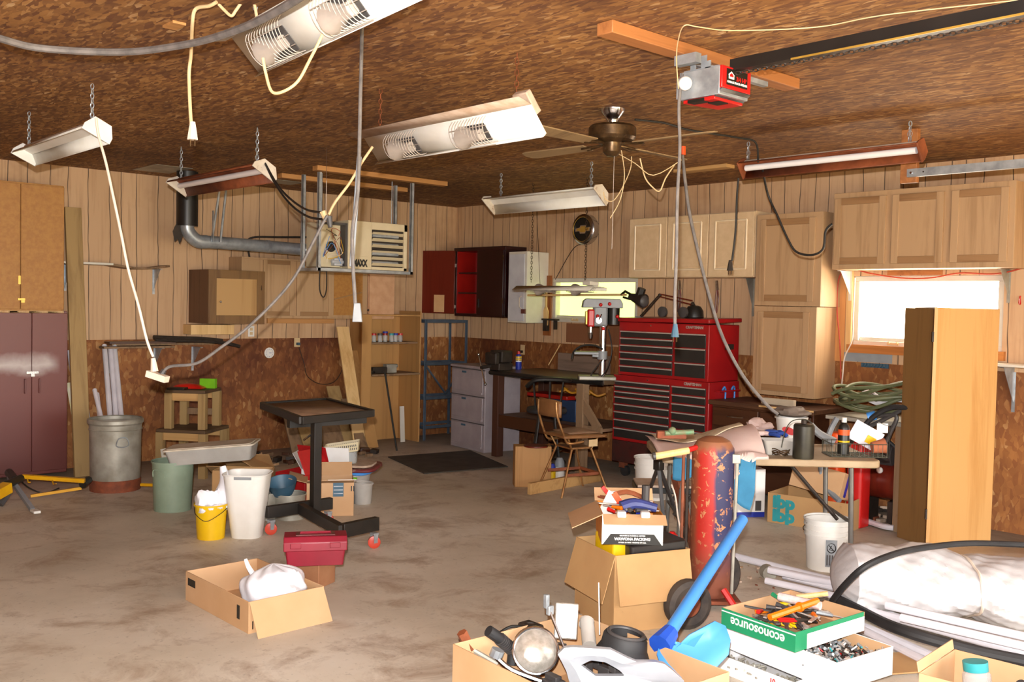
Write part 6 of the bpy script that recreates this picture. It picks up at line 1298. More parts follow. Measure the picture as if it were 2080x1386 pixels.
solo('card_corner', MB().c(0, 0, 0, .06, .0045, .05, RY(R(28))), m_yel, 'yellow price corner of the tilted card', 'card', M=T(*(Wb @ Vector((.115, .045, .09)))) @ RZ(TA))
solo('clay_pot', MB().shell([(.035, 0), (.045, .07), (.05, .08)], .006, seg=20), m_terr, 'terracotta pot lying at the right of the wire basket', 'pot', M=T(*(Wb @ Vector((.1, -.03, .055)))) @ RZ(TA) @ RY(R(80)))
solo('hand_tool', MB().tube([(0, 0, 0), (.1, .0, .05), (.16, 0, .11)], [.03, .022], 10, sm=3), m_gpl, 'grey and white handheld tool leaning left of the wire basket', 'tool', M=T(*PZ(1695, 898, th+.02)) @ RZ(TA+R(170)))
solo('price_tag', MB().c(0, 0, 0, .07, .003, .06), m_paper, 'small white tag hung on the basket handle', 'tag', M=T(*(Wb @ Vector((bw/2+.01, .05, .17)))) @ RZ(TA))
# under the table: printed cartons
p = [PZ(1512, 1057), PZ(1552, 1045)]; an = math.atan2(p[1].y-p[0].y, p[1].x-p[0].x)
r = cardbox('carton', 'white carton with blue lining and black print, under the folding table', (5.08, -1.1, 0), R(58), .3, .3, .38, m_paper, ())
part('blue_lining', MB().b(-.14, .14, .138, .144, .02, .378), m_cobalt, r); part('blue_rim', MB().b(-.15, .15, -.151, -.1505, .0, .04), m_cobalt, r); text('lettering', 'GP', .05, m_label, r, T(.02, -.152, .27) @ RX90 @ RZ(R(90)), .003); mb = MB(); mb.b(.07, .12, -.152, -.1508, .05, .13); part('bar_print', mb, m_dkgrey, r)
part('stained_side', MB().b(-.1512, -.1506, -.149, .149, .001, .379), m_cardd, r)
a, b_ = PZ(1558, 1060), PZ(1728, 1088); d = b_-a; an = math.atan2(d.y, d.x); L = .62
c = a+Vector((math.cos(an)*L/2-math.sin(an)*.2, math.sin(an)*L/2+math.cos(an)*.2, 0))
r = cardbox('carton', 'long meat carton with turquoise letters under the folding table', (c.x, c.y, 0), an, L, .4, .23, m_cardd, (('b', .16, 25),))
for z_ in (.165, .06): text('lettering', 'ibp', .13, m_teal, r, T(-L/2+.13, -.2015, z_) @ RX90, .008, sx=1.1)
M = XF[r.name]; r2 = cardbox('carton', 'smaller plain carton lying tipped on the long meat carton', None, 0, .4, .26, .2, m_card, (), tilt=M @ T(.02, 0, .24) @ RX(R(-14)) @ RY(R(8)), closed=True)
part('label_print', MB().b(.201, .202, -.05, .0, .02, .18), m_cobalt, r2)
c = PZ(1678, 1163); bucket('pail', 'white five gallon pail with black print, before the table leg', (c.x-.06, c.y+.1, 0), .12, .14, .325, m_wcase, 'pail', ribs=(.285, .25, .22), bail=(R(150), .16))
pl = [o for o in COL.objects if o.name.startswith('pail')][-1]
mb = MB(); M = RZ(R(42)); mb.b(-.035, .035, -.137, -.1362, .04, .21, M); part('print_panel', mb, m_galv, pl)
mb = MB(); mb.T = M; mb.tube([(.026*math.cos(t), -.139, .16+.03*math.sin(t)) for t in [k*math.pi/8 for k in range(16)]], .003, 4, closed=True); mb.tube([(-.018, -.139, .18), (.018, -.139, .14)], .003, 4); mb.tube([(0, -.139, .175), (-.012, -.139, .15), (.012, -.139, .145)], .003, 4); part('warning_symbol', mb, m_label, pl)
mb = MB(); mb.T = M
for k in range(4): mb.b(-.028+.016*k, -.02+.016*k, -.1385, -.137, .05, .115)
part('warning_text', mb, m_dkgrey, pl)
# stands and buckets left of the gas cylinder
for xp, yp, lb, h_ in ((1322, 1092, 'white ribbed pail under the left end of the folding table', .36), (1385, 1085, 'second white pail behind the angle iron', .3)):
    c = PZ(xp, yp-80 if h_ > .3 else yp-70); bucket('pail', lb, c, .13, .148, h_, m_wcase, 'pail', ribs=(h_-.06, h_-.1))
c = PZ(1350, 1080); r = thing('step_bench', 'low bench with dusty top and black edge behind the angle iron', 'bench', (5.35, -2.4, 0), TA); part('top', MB().b(-.2, .2, -.14, .14, .42, .435), m_dust, r); part('edge', MB().b(-.21, .21, -.15, .15, .38, .42), m_label, r, bev=.004)
for s in (-1, 1):
    for q in (-1, 1): part('leg', MB().tube([(s*.15, q*.11, .38), (s*.2, q*.13, 0)], .012, 6), m_galleg, r)
J = PZ(1338, 945, .68); r = thing('folding_stand', 'dark folding stand with crossed tube legs left of the gas cylinder', 'stand', (J.x, J.y, 0))
for xp, yp in ((1296, 1060), (1352, 1105), (1395, 1100)): q = PZ(xp, yp); part('leg', MB().tube([J, q], .013, 8), m_dkgrey if xp != 1352 else m_gpl, r, True)
part('leg', MB().tube([PZ(1400, 960, .55), PZ(1320, 1095)], .011, 8), m_dkgrey, r, True); part('hinge', MB().c(*J, .05, .05, .06), m_label, r, True, bev=.004)
mb = MB(); a, b_ = PZ(1372, 965, .62), PZ(1408, 1110, .05); mb.tube([a, b_], .03, 4); r = solo('angle_iron', mb, m_rust, 'rusty flat bar leaning left of the gas cylinder', 'bar'); 
cable('cord', 'pale cord hanging down beside the rusty flat bar', [PZ(x_, y_, z_) for x_, y_, z_ in ((1364, 985, .58), (1372, 1010, .5), (1377, 1050, .4), (1386, 1095, .3))], .005, m_wcord)
solo('red_bottle', MB().lathe([(.001, 0), (.04, 0), (.042, .12), (.03, .15), (.012, .17), (.001, .17)]), m_redp, 'red plastic bottle beside the foot of the gas cylinder', 'bottle', M=T(6.2, -3.38, .22)); solo('wood_block', MB().c(6.2, -3.38, .11, .14, .12, .218), m_lumz, 'wood block under the red plastic bottle', 'block', bev=.004)
# ================================================================ foreground right
c = PZ(1440, 1228); cx, cy = c.x-.0, c.y+.0
r = thing('gas_cylinder', 'tall gas cylinder with flaking red and blue paint on a cart', 'gas cylinder', (cx, cy, .06))
part('cylinder', MB().lathe([(.001, 0), (.1, 0), (.115, .03), (.117, .77), (.113, .82), (.09, .86), (.05, .88), (.001, .885)], seg=40), m_cyl, r)
ct = thing('cylinder_cart', 'rusty cart with red frame and two rubber tyres carrying the gas cylinder', 'cart', (cx, cy, 0), AZ)
for s, mt, xx in ((-1, m_rustr, -.17), (-1, m_iron, -.145), (1, m_lum if False else m_galvd, .11)): part('rail', MB().tube([(xx, -.03 if s < 0 else -.06, .08), (xx+(.0 if s < 0 else .01), -.03 if s < 0 else -.06, .86 if s < 0 else .84)], .009, 8), mt, ct)
part('top_strap', MB().c(.112, -.06, .83, .045, .03, .05), m_galvd, ct, bev=.003); part('base_plate', MB().c(0, 0, .045, .3, .26, .02), m_rust, ct, bev=.003)
part('front_brace', MB().tube([(.05, -.12, .12), (.13, -.2, .0)], .018, 6).tube([(-.05, -.1, .08), (-.17, -.36, .12)], .015, 6), m_redp, ct)
part('cross_handle', MB().tube([(-.34, -.1, .84), (-.15, -.06, .87)], .02, 10), m_pine, ct); part('handle_tip', MB().tube([(-.35, -.1, .839), (-.335, -.1, .841)], .021, 10), m_dkgrey, ct); part('red_joint', MB().tube([(-.16, -.06, .87), (-.1, -.04, .885)], .015, 8), m_redp, ct)
part('valve_block', MB().c(-.24, -.02, .95, .16, .05, .04), m_rust, ct, bev=.004); part('green_valve', MB().tube([(-.28, -.05, .96), (-.2, -.04, .965), (-.12, -.04, .97)], .014, 7).sph((-.24, -.05, .975), .022), plain('verdigris', '5f8a68', '7a6a4a', .7, scale=25), ct)
for s, y_ in ((-1, -.16), (1, .16)):
    q = Vector((-.2, -.42, .13)) if s < 0 else Vector((.1, .12, .13)); M = RZ(R(22)) @ RX(R(90)) if s < 0 else RZ(R(40)) @ RX(R(90))
    wl = part('tyre', MB().lathe([(.065, -.03), (.1, -.042), (.125, -.03), (.13, 0), (.125, .03), (.1, .042), (.065, .03)], q, 28, M), plain('dusty_tyre_%d' % (s+1), '2b2624', '453c35', .8, scale=12), ct); part('wheel_hub', MB().lathe([(.001, -.02), (.03, -.035), (.066, -.022), (.066, .022), (.001, .02)], q, 20, M), m_rust, wl)
# blue plastic snow shovel
a = DP(1508, 1056, 4.95); b_ = DP(1350, 1300, 3.98)
r = thing('shovel', 'blue plastic shovel with thick round handle leaning before the gas cylinder', 'shovel', b_)
part('handle', MB().tube([a, b_], .0285, 16), m_blue, r, True); part('handle_end', MB().tube([a+(a-b_).normalized()*.004, a], .026, 16), m_galv, r, True)
P = [(1342, 1300, 3.98), (1372, 1318, 3.98), (1400, 1290, 3.99), (1452, 1262, 4.0), (1474, 1272, 4.0), (1484, 1300, 3.97), (1480, 1330, 3.93), (1450, 1362, 3.89), (1398, 1384, 3.86), (1345, 1362, 3.9), (1334, 1330, 3.95)]
V = [DP(*q) for q in P]; cc = sum(V, Vector())/len(V)+cF*.02
n = len(V); mb = MB(); mb.add(V+[v.lerp(cc, .5)+cF*.018 for v in V]+[cc], [(i, (i+1) % n, n+(i+1) % n, n+i) for i in range(n)]+[(n+i, n+(i+1) % n, 2*n) for i in range(n)]); part('scoop', mb, m_blue, r, True, solid=.006)
part('socket', MB().tube([DP(1340, 1312, 3.95), DP(1362, 1284, 4.02)], [.05, .036], 10), plain('darker_blue_plastic', '2450b8', '1f48a8', .45), r, True)
# tall carton with the produce box on it
zb1 = .42; top = [PZ(1137, 1100, .4), PZ(1250, 1130, .4), PZ(1402, 1115, .4)]
an = R(40); L1, L2 = .42, .42; cn = Vector((6.4, -4.06, 0))         # nearest corner
e1 = (top[2]-top[1]); a1 = math.atan2(e1.y, e1.x); e0 = (top[0]-top[1]); a0 = math.atan2(e0.y, e0.x)
L1 = e1.length; L2 = L1*.95; an = a1
ctr = Vector((top[1].x, top[1].y, 0))+Vector((math.cos(an), math.sin(an), 0))*L1/2+Vector((-math.sin(an), math.cos(an), 0))*L2/2
r = cardbox('cardboard_box', 'big tan carton with folded down flaps under the produce box', (ctr.x, ctr.y, 0), an, L1, L2, .4, m_cardd, (('f', .25, 168), ('l', .25, 164)))
big = r; Wg = XF[r.name]
solo('yellow_case', MB().prism(rrect(.1, .2, .015), 0, .13), m_yel, 'yellow plastic case sticking out of the big tan carton', 'case', bev=.006, M=Wg @ T(-L1/2+.09, -.02, .33)); solo('black_case', MB().prism(rrect(.34, .36, .02), 0, .1), plain('scuffed_black', '1d1a18', '2b2624', .35, dirt='6b5f54', amt=.3), 'scuffed black case filling the top of the big tan carton', 'case', bev=.008, M=Wg @ T(.06, 0, .335) @ RY(R(-2)))
bw, bd, bh = .31, .34, .155
Mp = T(*PZ(1222, 1106, .445)) @ RZ(AZ); 
r = thing('produce_box', 'white produce carton with black band and open brown flaps, on the big tan carton', 'produce box', None, M=Mp @ T(bw/2, bd/2, 0))
mb = MB(); x, y, t = bw/2, bd/2, .004; mb.b(-x, x, -y, -y+t, 0, bh); part('front', mb, m_paper, r); mb = MB(); mb.b(-x, -x+t, -y+t, y, 0, bh); mb.b(x-t, x, -y+t, y, 0, bh); mb.b(-x+t, x-t, y-t, y, 0, bh); mb.b(-x+t, x-t, -y+t, y-t, 0, t); part('sides', mb, plain('orange_printed_side', 'd88a1c', 'c9741a', .6, scale=9), r)
mb = MB(); mb.add([(-x+.005, -y-.0008, .0), (x-.005, -y-.0008, 0), (x-.045, -y-.0008, .055), (-x+.045, -y-.0008, .055)], [(0, 1, 2, 3)]); part('black_band', mb, m_label, r, smooth=False)
for s_, z_, q in (('GROWERS & PACKERS & SHIPPERS', .046, .0085), ('WAWONA PACKING', .029, .019), ('CUTLER, CA 93615 - PRODUCE OF U.S.A.', .0115, .0078)): text('lettering', s_, q, m_paper, r, T(0, -y-.0016, z_) @ RX90, .0003 if q < .01 else .0009)
text('lettering', '9PT EBRA', .022, m_galv, r, T(0, -y-.0012, .115) @ RX90, 0, sx=.8)
for sd, Lf, a_, in (('f', .075, 118), ('l', .17, 115), ('b', .08, 40)):
    A_ = {'f': 0, 'r': 90, 'b': 180, 'l': 270}[sd]; hw, hd = (x, y) if sd in 'fb' else (y, x); part('flap', MB().b(-hw+.003, hw+.01, -t, 0, 0, Lf, RZ(R(A_)) @ T(0, -hd, bh) @ RX(R(a_))), m_card, r)
for xx in (-.06, .06): part('white_tab', MB().c(xx, -y-.012, bh+.004, .045, .05, .03, None), m_paper, r, bev=.006)
part('white_tab', MB().c(-.06, y-.02, bh+.03, .05, .01, .05), m_paper, r); part('navy_cloth', MB().c(0, 0, 0, .01, .01, .01), m_navy, r) if False else None
Wp = XF[r.name]
solo('navy_pouch', MB().tube([(-.07, 0, .0), (0, .01, .02), (.11, .0, .0)], [.035, .022], 10, sm=4), m_navy, 'navy blue vinyl pouch lying on the tools in the produce box', 'pouch', M=Wp @ T(.02, -.1, bh+.02))
def loose_tools(W_, w_, d_, z_, n, seed, label, group, mats, name='hand_tool', cat='tool', lmin=.07, lmax=.18):
    rn = random.Random(seed)
    for k in range(n):
        L = rn.uniform(lmin, lmax); a = rn.uniform(-.9, .9)+(1.57 if rn.random() < .3 else 0); xx = rn.uniform(-w_/2+L*.35, w_/2-L*.35); yy = rn.uniform(-d_/2+.03, d_/2-.03); zz = z_+rn.uniform(0, .05)
        M = W_ @ T(xx, yy, zz) @ RZ(a) @ RY(rn.uniform(-.25, .25)); o = thing(name, label, cat, None, M=M, group=group); kind = k % 3
        if kind == 0: part('handle', MB().tube([(-L*.5, 0, 0), (-L*.3, 0, 0), (0, 0, 0)], [.011, .008], 7), mats[k % len(mats)], o); part('shaft', MB().tube([(0, 0, 0), (L*.5, 0, 0)], .0035, 6), m_pull, o)
        elif kind == 1:
            for s in (-1, 1): part('handle', MB().tube([(0, s*.004, 0), (-L*.25, s*.016, 0), (-L*.5, s*.01, 0)], .006, 6, sm=3), mats[k % len(mats)], o)
            part('jaws', MB().tube([(-.01, 0, 0), (L*.3, 0, 0)], [.013, .005], 6), m_iron, o)
        else: part('body', MB().b(-L*.5, L*.5, -.008, .008, -.003, .003).lathe([(.009, -.004), (.016, -.004), (.016, .004), (.009, .004)], (L*.5, 0, 0), 10), m_pull if k % 2 else m_dkgrey, o)
mt = [m_redp, m_label, m_orb, m_dkgrey, m_rust, m_cobalt, m_yel]
loose_tools(Wp, bw, bd, bh-.02, 16, 4, 'small hand tool heaped loose in the produce box', 'loose tools in the produce box', mt)
solo('paper_sheet', MB().c(0, 0, 0, .09, .003, .14, RY(R(30))), m_paper, 'white folded paper standing at the left of the produce box', 'paper', M=Wp @ T(-.1, .04, bh+.0) @ RZ(R(30))); solo('orange_card', MB().c(0, 0, 0, .03, .004, .11, RY(R(-35))), m_oran, 'orange strip standing among the tools of the produce box', 'strip', M=Wp @ T(-.05, .0, bh+.03)); solo('red_card', MB().c(0, 0, 0, .02, .02, .1, RY(R(-40))), m_redp, 'red handle standing at the far left of the produce box', 'handle', M=Wp @ T(-.1, .1, bh+.05))
solo('dark_tube', MB().tube([(0, 0, 0), (0, 0, .13)], .022, 10), m_dkgrey, 'dark tube standing at the right rear of the produce box', 'tube', M=Wp @ T(.1, .1, bh-.03)); solo('rusty_shear', MB().tube([(-.1, 0, 0), (0, .0, .03), (.09, 0, 0)], [.016, .012], 6, sm=3), m_rustr, 'rusty curved shear lying at the back of the produce box', 'shears', M=Wp @ T(.0, .12, bh+.03))
# foreground carton of car parts
cw, cdp, ch = .52, .74, .27
A3 = PZ(925, 1312, ch); B3 = PZ(1100, 1392, ch); e = B3-A3; an = math.atan2(e.y, e.x)-R(0)
ctr = Vector((7.02, -4.94, 0)); an = R(-3)
r = cardbox('cardboard_box', 'open tan carton of old car parts at the bottom of the view', ctr, an, .86, .68, .27, m_card, ()); Wf = XF[r.name]
def FP(x, y, z): return Wf @ Vector((x, y, z))
hl = thing('headlamp', 'round old headlamp with rusty silver rim in the foreground carton', 'headlamp', None, M=T(*DP(1088, 1322, 4.05)) @ Matrix((cR, cU, -cF)).transposed().to_4x4() @ RX(R(-28)) @ RY(R(8)))
part('lens', MB().lathe([(.001, .035), (.04, .03), (.075, .014), (.09, 0)], seg=36), m_lens, hl); part('bowl', MB().lathe([(.098, .0), (.09, -.03), (.05, -.07), (.001, -.08)], seg=36), m_sil, hl); part('rim', MB().tube([(.094*math.cos(t), .094*math.sin(t), 0) for t in [k*math.pi/18 for k in range(36)]], .008, 8, closed=True), m_chrome, hl)
r = thing('corrugated_hose', 'black corrugated hose piece sticking up left of the headlamp', 'hose', DP(1000, 1290, 4.05)); P = [DP(992, 1282, 4.02), DP(1015, 1298, 4.05), DP(1040, 1320, 4.1), DP(1040, 1350, 4.1)]; part('hose', MB().tube(P, .024, 12, sm=5), m_blackr, r, True)
mb = MB()
for k in range(9): q = P[1].lerp(P[2], k/8); mb.tube([q, q+(P[2]-P[1]).normalized()*.004], .028, 12)
part('ridges', mb, m_dkgrey, r, True)
r = thing('air_duct', 'round black rubber duct ring lying on the foreground carton', 'duct', None, M=T(*DP(1268, 1312, 4.05)) @ RX(R(-4)) @ RY(R(6)) @ RZ(.3)); part('body', MB().lathe([(.085, .04), (.075, .045), (.07, .03), (.1, -.0), (.13, -.05), (.128, -.055), (.09, -.01), (.06, .02), (.062, .05), (.088, .05), (.095, .04), (.1, .0)], seg=36, sx=1, sy=.9), m_blackr, r); part('top_ring', MB().tube([(.075*math.cos(t), .068*math.sin(t), .052) for t in [k*math.pi/14 for k in range(28)]], .009, 8, closed=True), m_dkgrey, r)
r = thing('grille_trim', 'silver plastic trim with a half round opening at the bottom edge of the view', 'car trim', DP(1250, 1370, 3.85)); q = [(1133, 1330), (1142, 1318), (1160, 1315), (1240, 1320), (1290, 1345), (1330, 1345), (1352, 1350), (1400, 1392), (1160, 1400), (1150, 1362)]
V = [DP(x, y, 3.86) for x, y in q]; hole = [(1180, 1352), (1200, 1342), (1230, 1346), (1258, 1362), (1270, 1374), (1210, 1374)]; Hh = [DP(x, y, 3.86) for x, y in hole]
def ringface(outer, inner, dpt):
    # strip between outer and inner outlines, resampled to the same count, with thickness
    def rs(P, n):
        P = P+[P[0]]; L = [0]
        for i in range(len(P)-1): L.append(L[-1]+(P[i+1]-P[i]).length)
        out = []
        for k in range(n):
            s = L[-1]*k/n; i = max(j for j in range(len(L)) if L[j] <= s+1e-9); i = min(i, len(P)-2); out.append(P[i].lerp(P[i+1], (s-L[i])/(L[i+1]-L[i]+1e-9)))
        return out
    n = 32; A_, B_ = rs(outer, n), rs(inner, n); mb = MB(); M_ = [a.lerp(b_, .5)-cF*dpt*.5 for a, b_ in zip(A_, B_)]
    vs = [v+cF*dpt for v in A_]+A_+M_+B_+[v+cF*dpt for v in B_]; fs = []
    for q_ in range(4): fs += [(q_*n+k, q_*n+(k+1) % n, (q_+1)*n+(k+1) % n, (q_+1)*n+k) for k in range(n)]
    return mb.add(vs, fs)
part('trim_body', ringface(V, Hh, .03), m_sil, r, True)
r = thing('wiper_arm', 'chrome wiper arm standing up from the foreground carton', 'wiper arm', DP(1145, 1320, 4.1)); part('arm', MB().tube([DP(1112, 1232, 4.1), DP(1128, 1270, 4.08), DP(1146, 1318, 4.05)], .006, 8), m_chrome, r, True); part('bracket', MB().c(*DP(1110, 1222, 4.1), .022, .02, .06).c(*DP(1117, 1240, 4.1), .02, .03, .04), m_galv, r, True, bev=.004)
M = T(*DP(1150, 1262, 4.15)) @ Matrix((cR, cU, -cF)).transposed().to_4x4() @ RZ(R(-4)) @ RX(R(-15)); r = thing('lamp_lens', 'clear ribbed rectangular lamp lens standing behind the wiper arm', 'lens', None, M=M); part('lens', MB().c(0, 0, 0, .1, .15, .02), m_lens, r, bev=.006); mb = MB(); [mb.c(0, -.065+.01*k, .0105, .09, .002, .002) for k in range(14)]; part('ribs', mb, m_clear, r)
r = thing('bottle', 'cloudy plastic bottle lying behind the black duct ring', 'bottle', DP(1195, 1290, 4.1)); part('body', MB().tube([DP(1192, 1262, 4.15), DP(1197, 1312, 4.05)], .03, 14), m_clear, r, True); part('neck', MB().tube([DP(1191, 1270, 4.15), DP(1192, 1262, 4.17)], .033, 14), m_clear, r, True)
solo('antenna_rod', MB().tube([DP(1216, 1184, 4.15), DP(1218, 1290, 4.1)], .0032, 6), m_pull, 'thin upright antenna rod in the foreground carton', 'rod')
r = thing('hammer', 'rusty red handled tool lying over the left wall of the foreground carton', 'tool', DP(955, 1310, 4.0)); part('head', MB().tube([DP(938, 1285, 3.98), DP(955, 1320, 4.0)], .022, 6), m_rustr, r, True); part('shaft', MB().tube([DP(955, 1318, 4.0), DP(1010, 1350, 4.0)], .012, 8), m_galvd, r, True)
r = thing('ratchet', 'chrome clamp with grey cup left of the headlamp', 'tool', DP(1010, 1330, 3.97)); part('cup', MB().tube([DP(1012, 1320, 3.97), DP(1006, 1335, 3.97)], .028, 10), m_galv, r, True); part('arm', MB().tube([DP(1008, 1336, 3.96), DP(1040, 1362, 3.95), DP(1100, 1385, 3.93)], .012, 8, sm=4), m_chrome, r, True)
r = thing('wiring_loom', 'tangle of black wiring behind the headlamp', 'wiring', DP(1070, 1280, 4.15)); part('wire', MB().tube([DP(1016, 1285, 4.12), DP(1040, 1273, 4.15), DP(1075, 1278, 4.18), DP(1110, 1300, 4.16), DP(1130, 1320, 4.12)], .006, 6, sm=5), m_label, r, True); part('connector', MB().c(*DP(1078, 1278, 4.2), .1, .07, .05), m_iron, r, True, bev=.01)
part('wire', MB().tube([DP(1060, 1270, 4.2), DP(1085, 1268, 4.2), DP(1115, 1300, 4.16), DP(1150, 1310, 4.1)], .004, 6, sm=5), m_dkgrey, r, True)
mb = MB(); rn = random.Random(7)
for k in range(60): x_, y_ = rn.uniform(-.27, .27), rn.uniform(-.3, .3); mb.c(x_, y_, rn.uniform(.08, .15), rn.uniform(.03, .1), rn.uniform(.02, .06), rn.uniform(.02, .05), None)
mb.v = [v for v in mb.v]; o = solo('car_part_scraps', mb, m_dkgrey, 'dark heap of small car part scraps in the foreground carton', 'scraps', kind='stuff', M=Wf, bev=.003)
# stack: low white box, white fastener box, green tool lid
zt = .3; gz = zt-.085; ax = R(-5); gw = .4; gd = .5
ctr = Vector((7.255, -3.84, gz))
m_box = plain('thin_white_board', 'f4f2f0', 'eceaea', .45)
r = thing('box_lid', 'green and white econosource carton lid full of hand tools, topmost of the stack', 'box lid', ctr, ax); lid = r
x, y, t, hh = gw/2, gd/2, .004, .085
mb = MB(); mb.b(-x, x, -y, -y+t, 0, hh); mb.b(x-t, x, -y+t, y-t, 0, hh); part('green_sides', mb, m_egreen, r); mb = MB(); mb.b(-x, x, y-t, y, 0, hh); mb.b(-x, -x+t, -y+t, y-t, 0, hh); mb.b(-x+t, x-t, -y+t, y-t, 0, t); part('inner_board', mb, m_card, r)
part('white_edge', MB().b(-x-.0, x+.0006, -y-.0006, -y-.0003, hh-.014, hh-.009), m_paper, r); part('white_side', MB().b(x+.0003, x+.0009, -y+.08, y, .0, hh-.02), m_paper, r)
text('lettering', 'econosource', .062, m_paper, r, T(0, -y-.0012, .04) @ RX90 @ RZ(R(180)), .0008, sx=.9 if gw < .45 else 1.0)
Wl = XF[r.name]
mt = [m_redp, m_orb, m_dkgrey, m_label, m_yel, m_galv, m_egreen, m_redp]
loose_tools(Wl, gw-.05, gd-.05, .03, 44, 12, 'screwdriver or pliers lying loose in the green carton lid', 'loose tools in the green lid', mt)
a, b_ = Wl @ Vector((.02, -gd/2+.06, .09)), Wl @ Vector((.05, gd/2-.14, .12)); r = thing('caulk_gun', 'long orange handled tool lying across the green carton lid', 'tool', a); part('body', MB().tube([a, b_], .015, 8), m_orb, r, True); part('tip', MB().tube([b_, b_.lerp(a, -.18)], [.012, .004], 8), m_iron, r, True); part('collar', MB().tube([a.lerp(b_, .6), a.lerp(b_, .64)], .022, 10), m_orb, r, True)
part_ = solo('paper_roll', MB().tube([(0, 0, 0), (.2, 0, 0)], .02, 12), plain('printed_tube', 'e3d6d0', 'c9a9a4', .5, scale=20), 'white printed tube lying at the back of the green carton lid', 'tube', M=Wl @ T(-.13, .07, .1) @ RZ(R(12)))
solo('wood_handle', MB().tube([(0, 0, 0), (.14, 0, .03)], .012, 8), m_pine, 'pale wooden handle in the far left corner of the green carton lid', 'handle', M=Wl @ T(-.1, .16, .09) @ RZ(R(40)))  # a loose wooden tool handle
# fastener box under it, shifted to the right
bz = gz-.13; ax2 = R(-8); w2 = .64; d2 = .38
ctr2 = Vector((7.31, -3.83, bz))
r = cardbox('carton', 'white carton of screws and fittings directly under the green lid', ctr2, ax2, w2, d2, .125, m_box, ()); part('brown_inside', MB().b(-w2/2+.006, w2/2-.006, d2/2-.0065, d2/2-.0055, .006, .124).b(w2/2-.0065, w2/2-.0055, -d2/2+.006, d2/2-.006, .006, .124), m_card, r)
Wc = XF[r.name]; rn = random.Random(3)
for sd, mt_, lb, wx in ((3, [m_pull, m_galv, m_iron, m_teal, m_redp], 'heap of mixed screws and fittings in the white carton', (w2/2-.3, w2/2-.02)),):
    mb = MB()
    for k in range(420):
        mb.m = rn.choice([0]*9+[1]*9+[2]*7+[3, 4]); x_, y_ = rn.uniform(*wx), rn.uniform(-d2/2+.02, d2/2-.02); z_ = .05+.05*rn.random(); L = rn.uniform(.01, .035); a, b_ = rn.uniform(0, 6.3), rn.uniform(-.8, .8)
        dv = Vector((math.cos(a)*math.cos(b_), math.sin(a)*math.cos(b_), math.sin(b_)))*L; mb.tube([Vector((x_, y_, z_)), Vector((x_, y_, z_))+dv], rn.uniform(.003, .008), 5)
    mb.m = 2; mb.b(wx[0], wx[1], -d2/2+.01, d2/2-.01, .006, .055); solo('screws', mb, mt_, lb, 'screws', kind='stuff', M=Wc)
if bz > .02:
    lz = bz; G3 = PZ(1500, 1345, lz)
    ctr3 = ctr2+Vector((-math.cos(ax2)*.1+math.sin(ax2)*.08, -math.sin(ax2)*.1-math.cos(ax2)*.08, 0)); ctr3.z = 0
    r = cardbox('carton', 'lower white carton with red print under the fastener carton, left', ctr3, ax2+R(4), w2*.75, d2*.95, bz-.004, m_box, ())
    text('lettering', '10', .03, m_redp, r, T(w2*.2, -d2*.95/2-.001, bz*.6) @ RX90, .001)
    mb = MB(); Wd = XF[r.name]
    for k in range(150): x_, y_ = rn.uniform(-w2*.35, w2*.35), rn.uniform(-d2*.44, -d2*.2); a = rn.uniform(0, 6.3); L = rn.uniform(.01, .04); p = Vector((x_, y_, .03+.02*rn.random())); mb.tube([p, p+Vector((math.cos(a)*L, math.sin(a)*L, .008))], .005, 5)
    solo('bolts', mb, m_galvd, 'heap of bolts in the lower white carton', 'bolts', kind='stuff', M=Wd)
    solo('flattened_carton', MB().b(-.2, .2, -.12, .12, 0, .006), m_cardd, 'flattened brown card lying right of the fastener carton', 'cardboard', M=T(*PZ(1800, 1350, .02)) @ RZ(R(60)))
# carton at the lower right corner with a jar
cz = .3; Q = PZ(1862, 1358, cz); ctr = Vector((8.17, -3.94, 0))
r = cardbox('cardboard_box', 'open tan carton with a teal lidded jar at the lower right corner', ctr, R(4), .42, .37, .3, m_card, (('l', .04, 10),)); Wq = XF[r.name]
p = Wq @ Vector((-.06, .05, .12)); j = thing('jar', 'clear jar with a teal screw lid standing in the lower right carton', 'jar', None, M=T(*p) @ RY(R(-8))); part('glass', MB().lathe([(.001, 0), (.05, 0), (.055, .02), (.052, .15), (.042, .165), (.001, .165)]), m_glass, j); part('lid', MB().lathe([(.001, .165), (.045, .165), (.046, .2), (.001, .202)]), m_teal, j); part('contents', MB().lathe([(.001, .005), (.048, .005), (.048, .06), (.001, .07)]), m_iron, j)
solo('cup', MB().shell([(.03, 0), (.035, .07)], .003, seg=20), m_wcase, 'small white cup lying left of the teal lidded jar', 'cup', M=Wq @ T(-.13, .0, .18) @ RX(R(60))); solo('grip_tool', MB().tube([(0, 0, 0), (.03, .02, .1), (.02, .0, .16)], [.03, .016], 10, sm=3), m_dkgrey, 'dark grey gripped tool right of the teal lidded jar', 'tool', M=Wq @ T(.06, .03, .13)); solo('red_tool', MB().tube([(0, 0, 0), (.09, 0, .02)], .02, 8), m_redp, 'red tool end in the lower right carton', 'tool', M=Wq @ T(.07, -.02, .14))
solo('packing', MB().b(-.19, .19, -.17, .17, .006, .12), m_dkgrey, 'dark contents filling the lower right carton', 'scraps', kind='stuff', M=Wq, bev=.01)
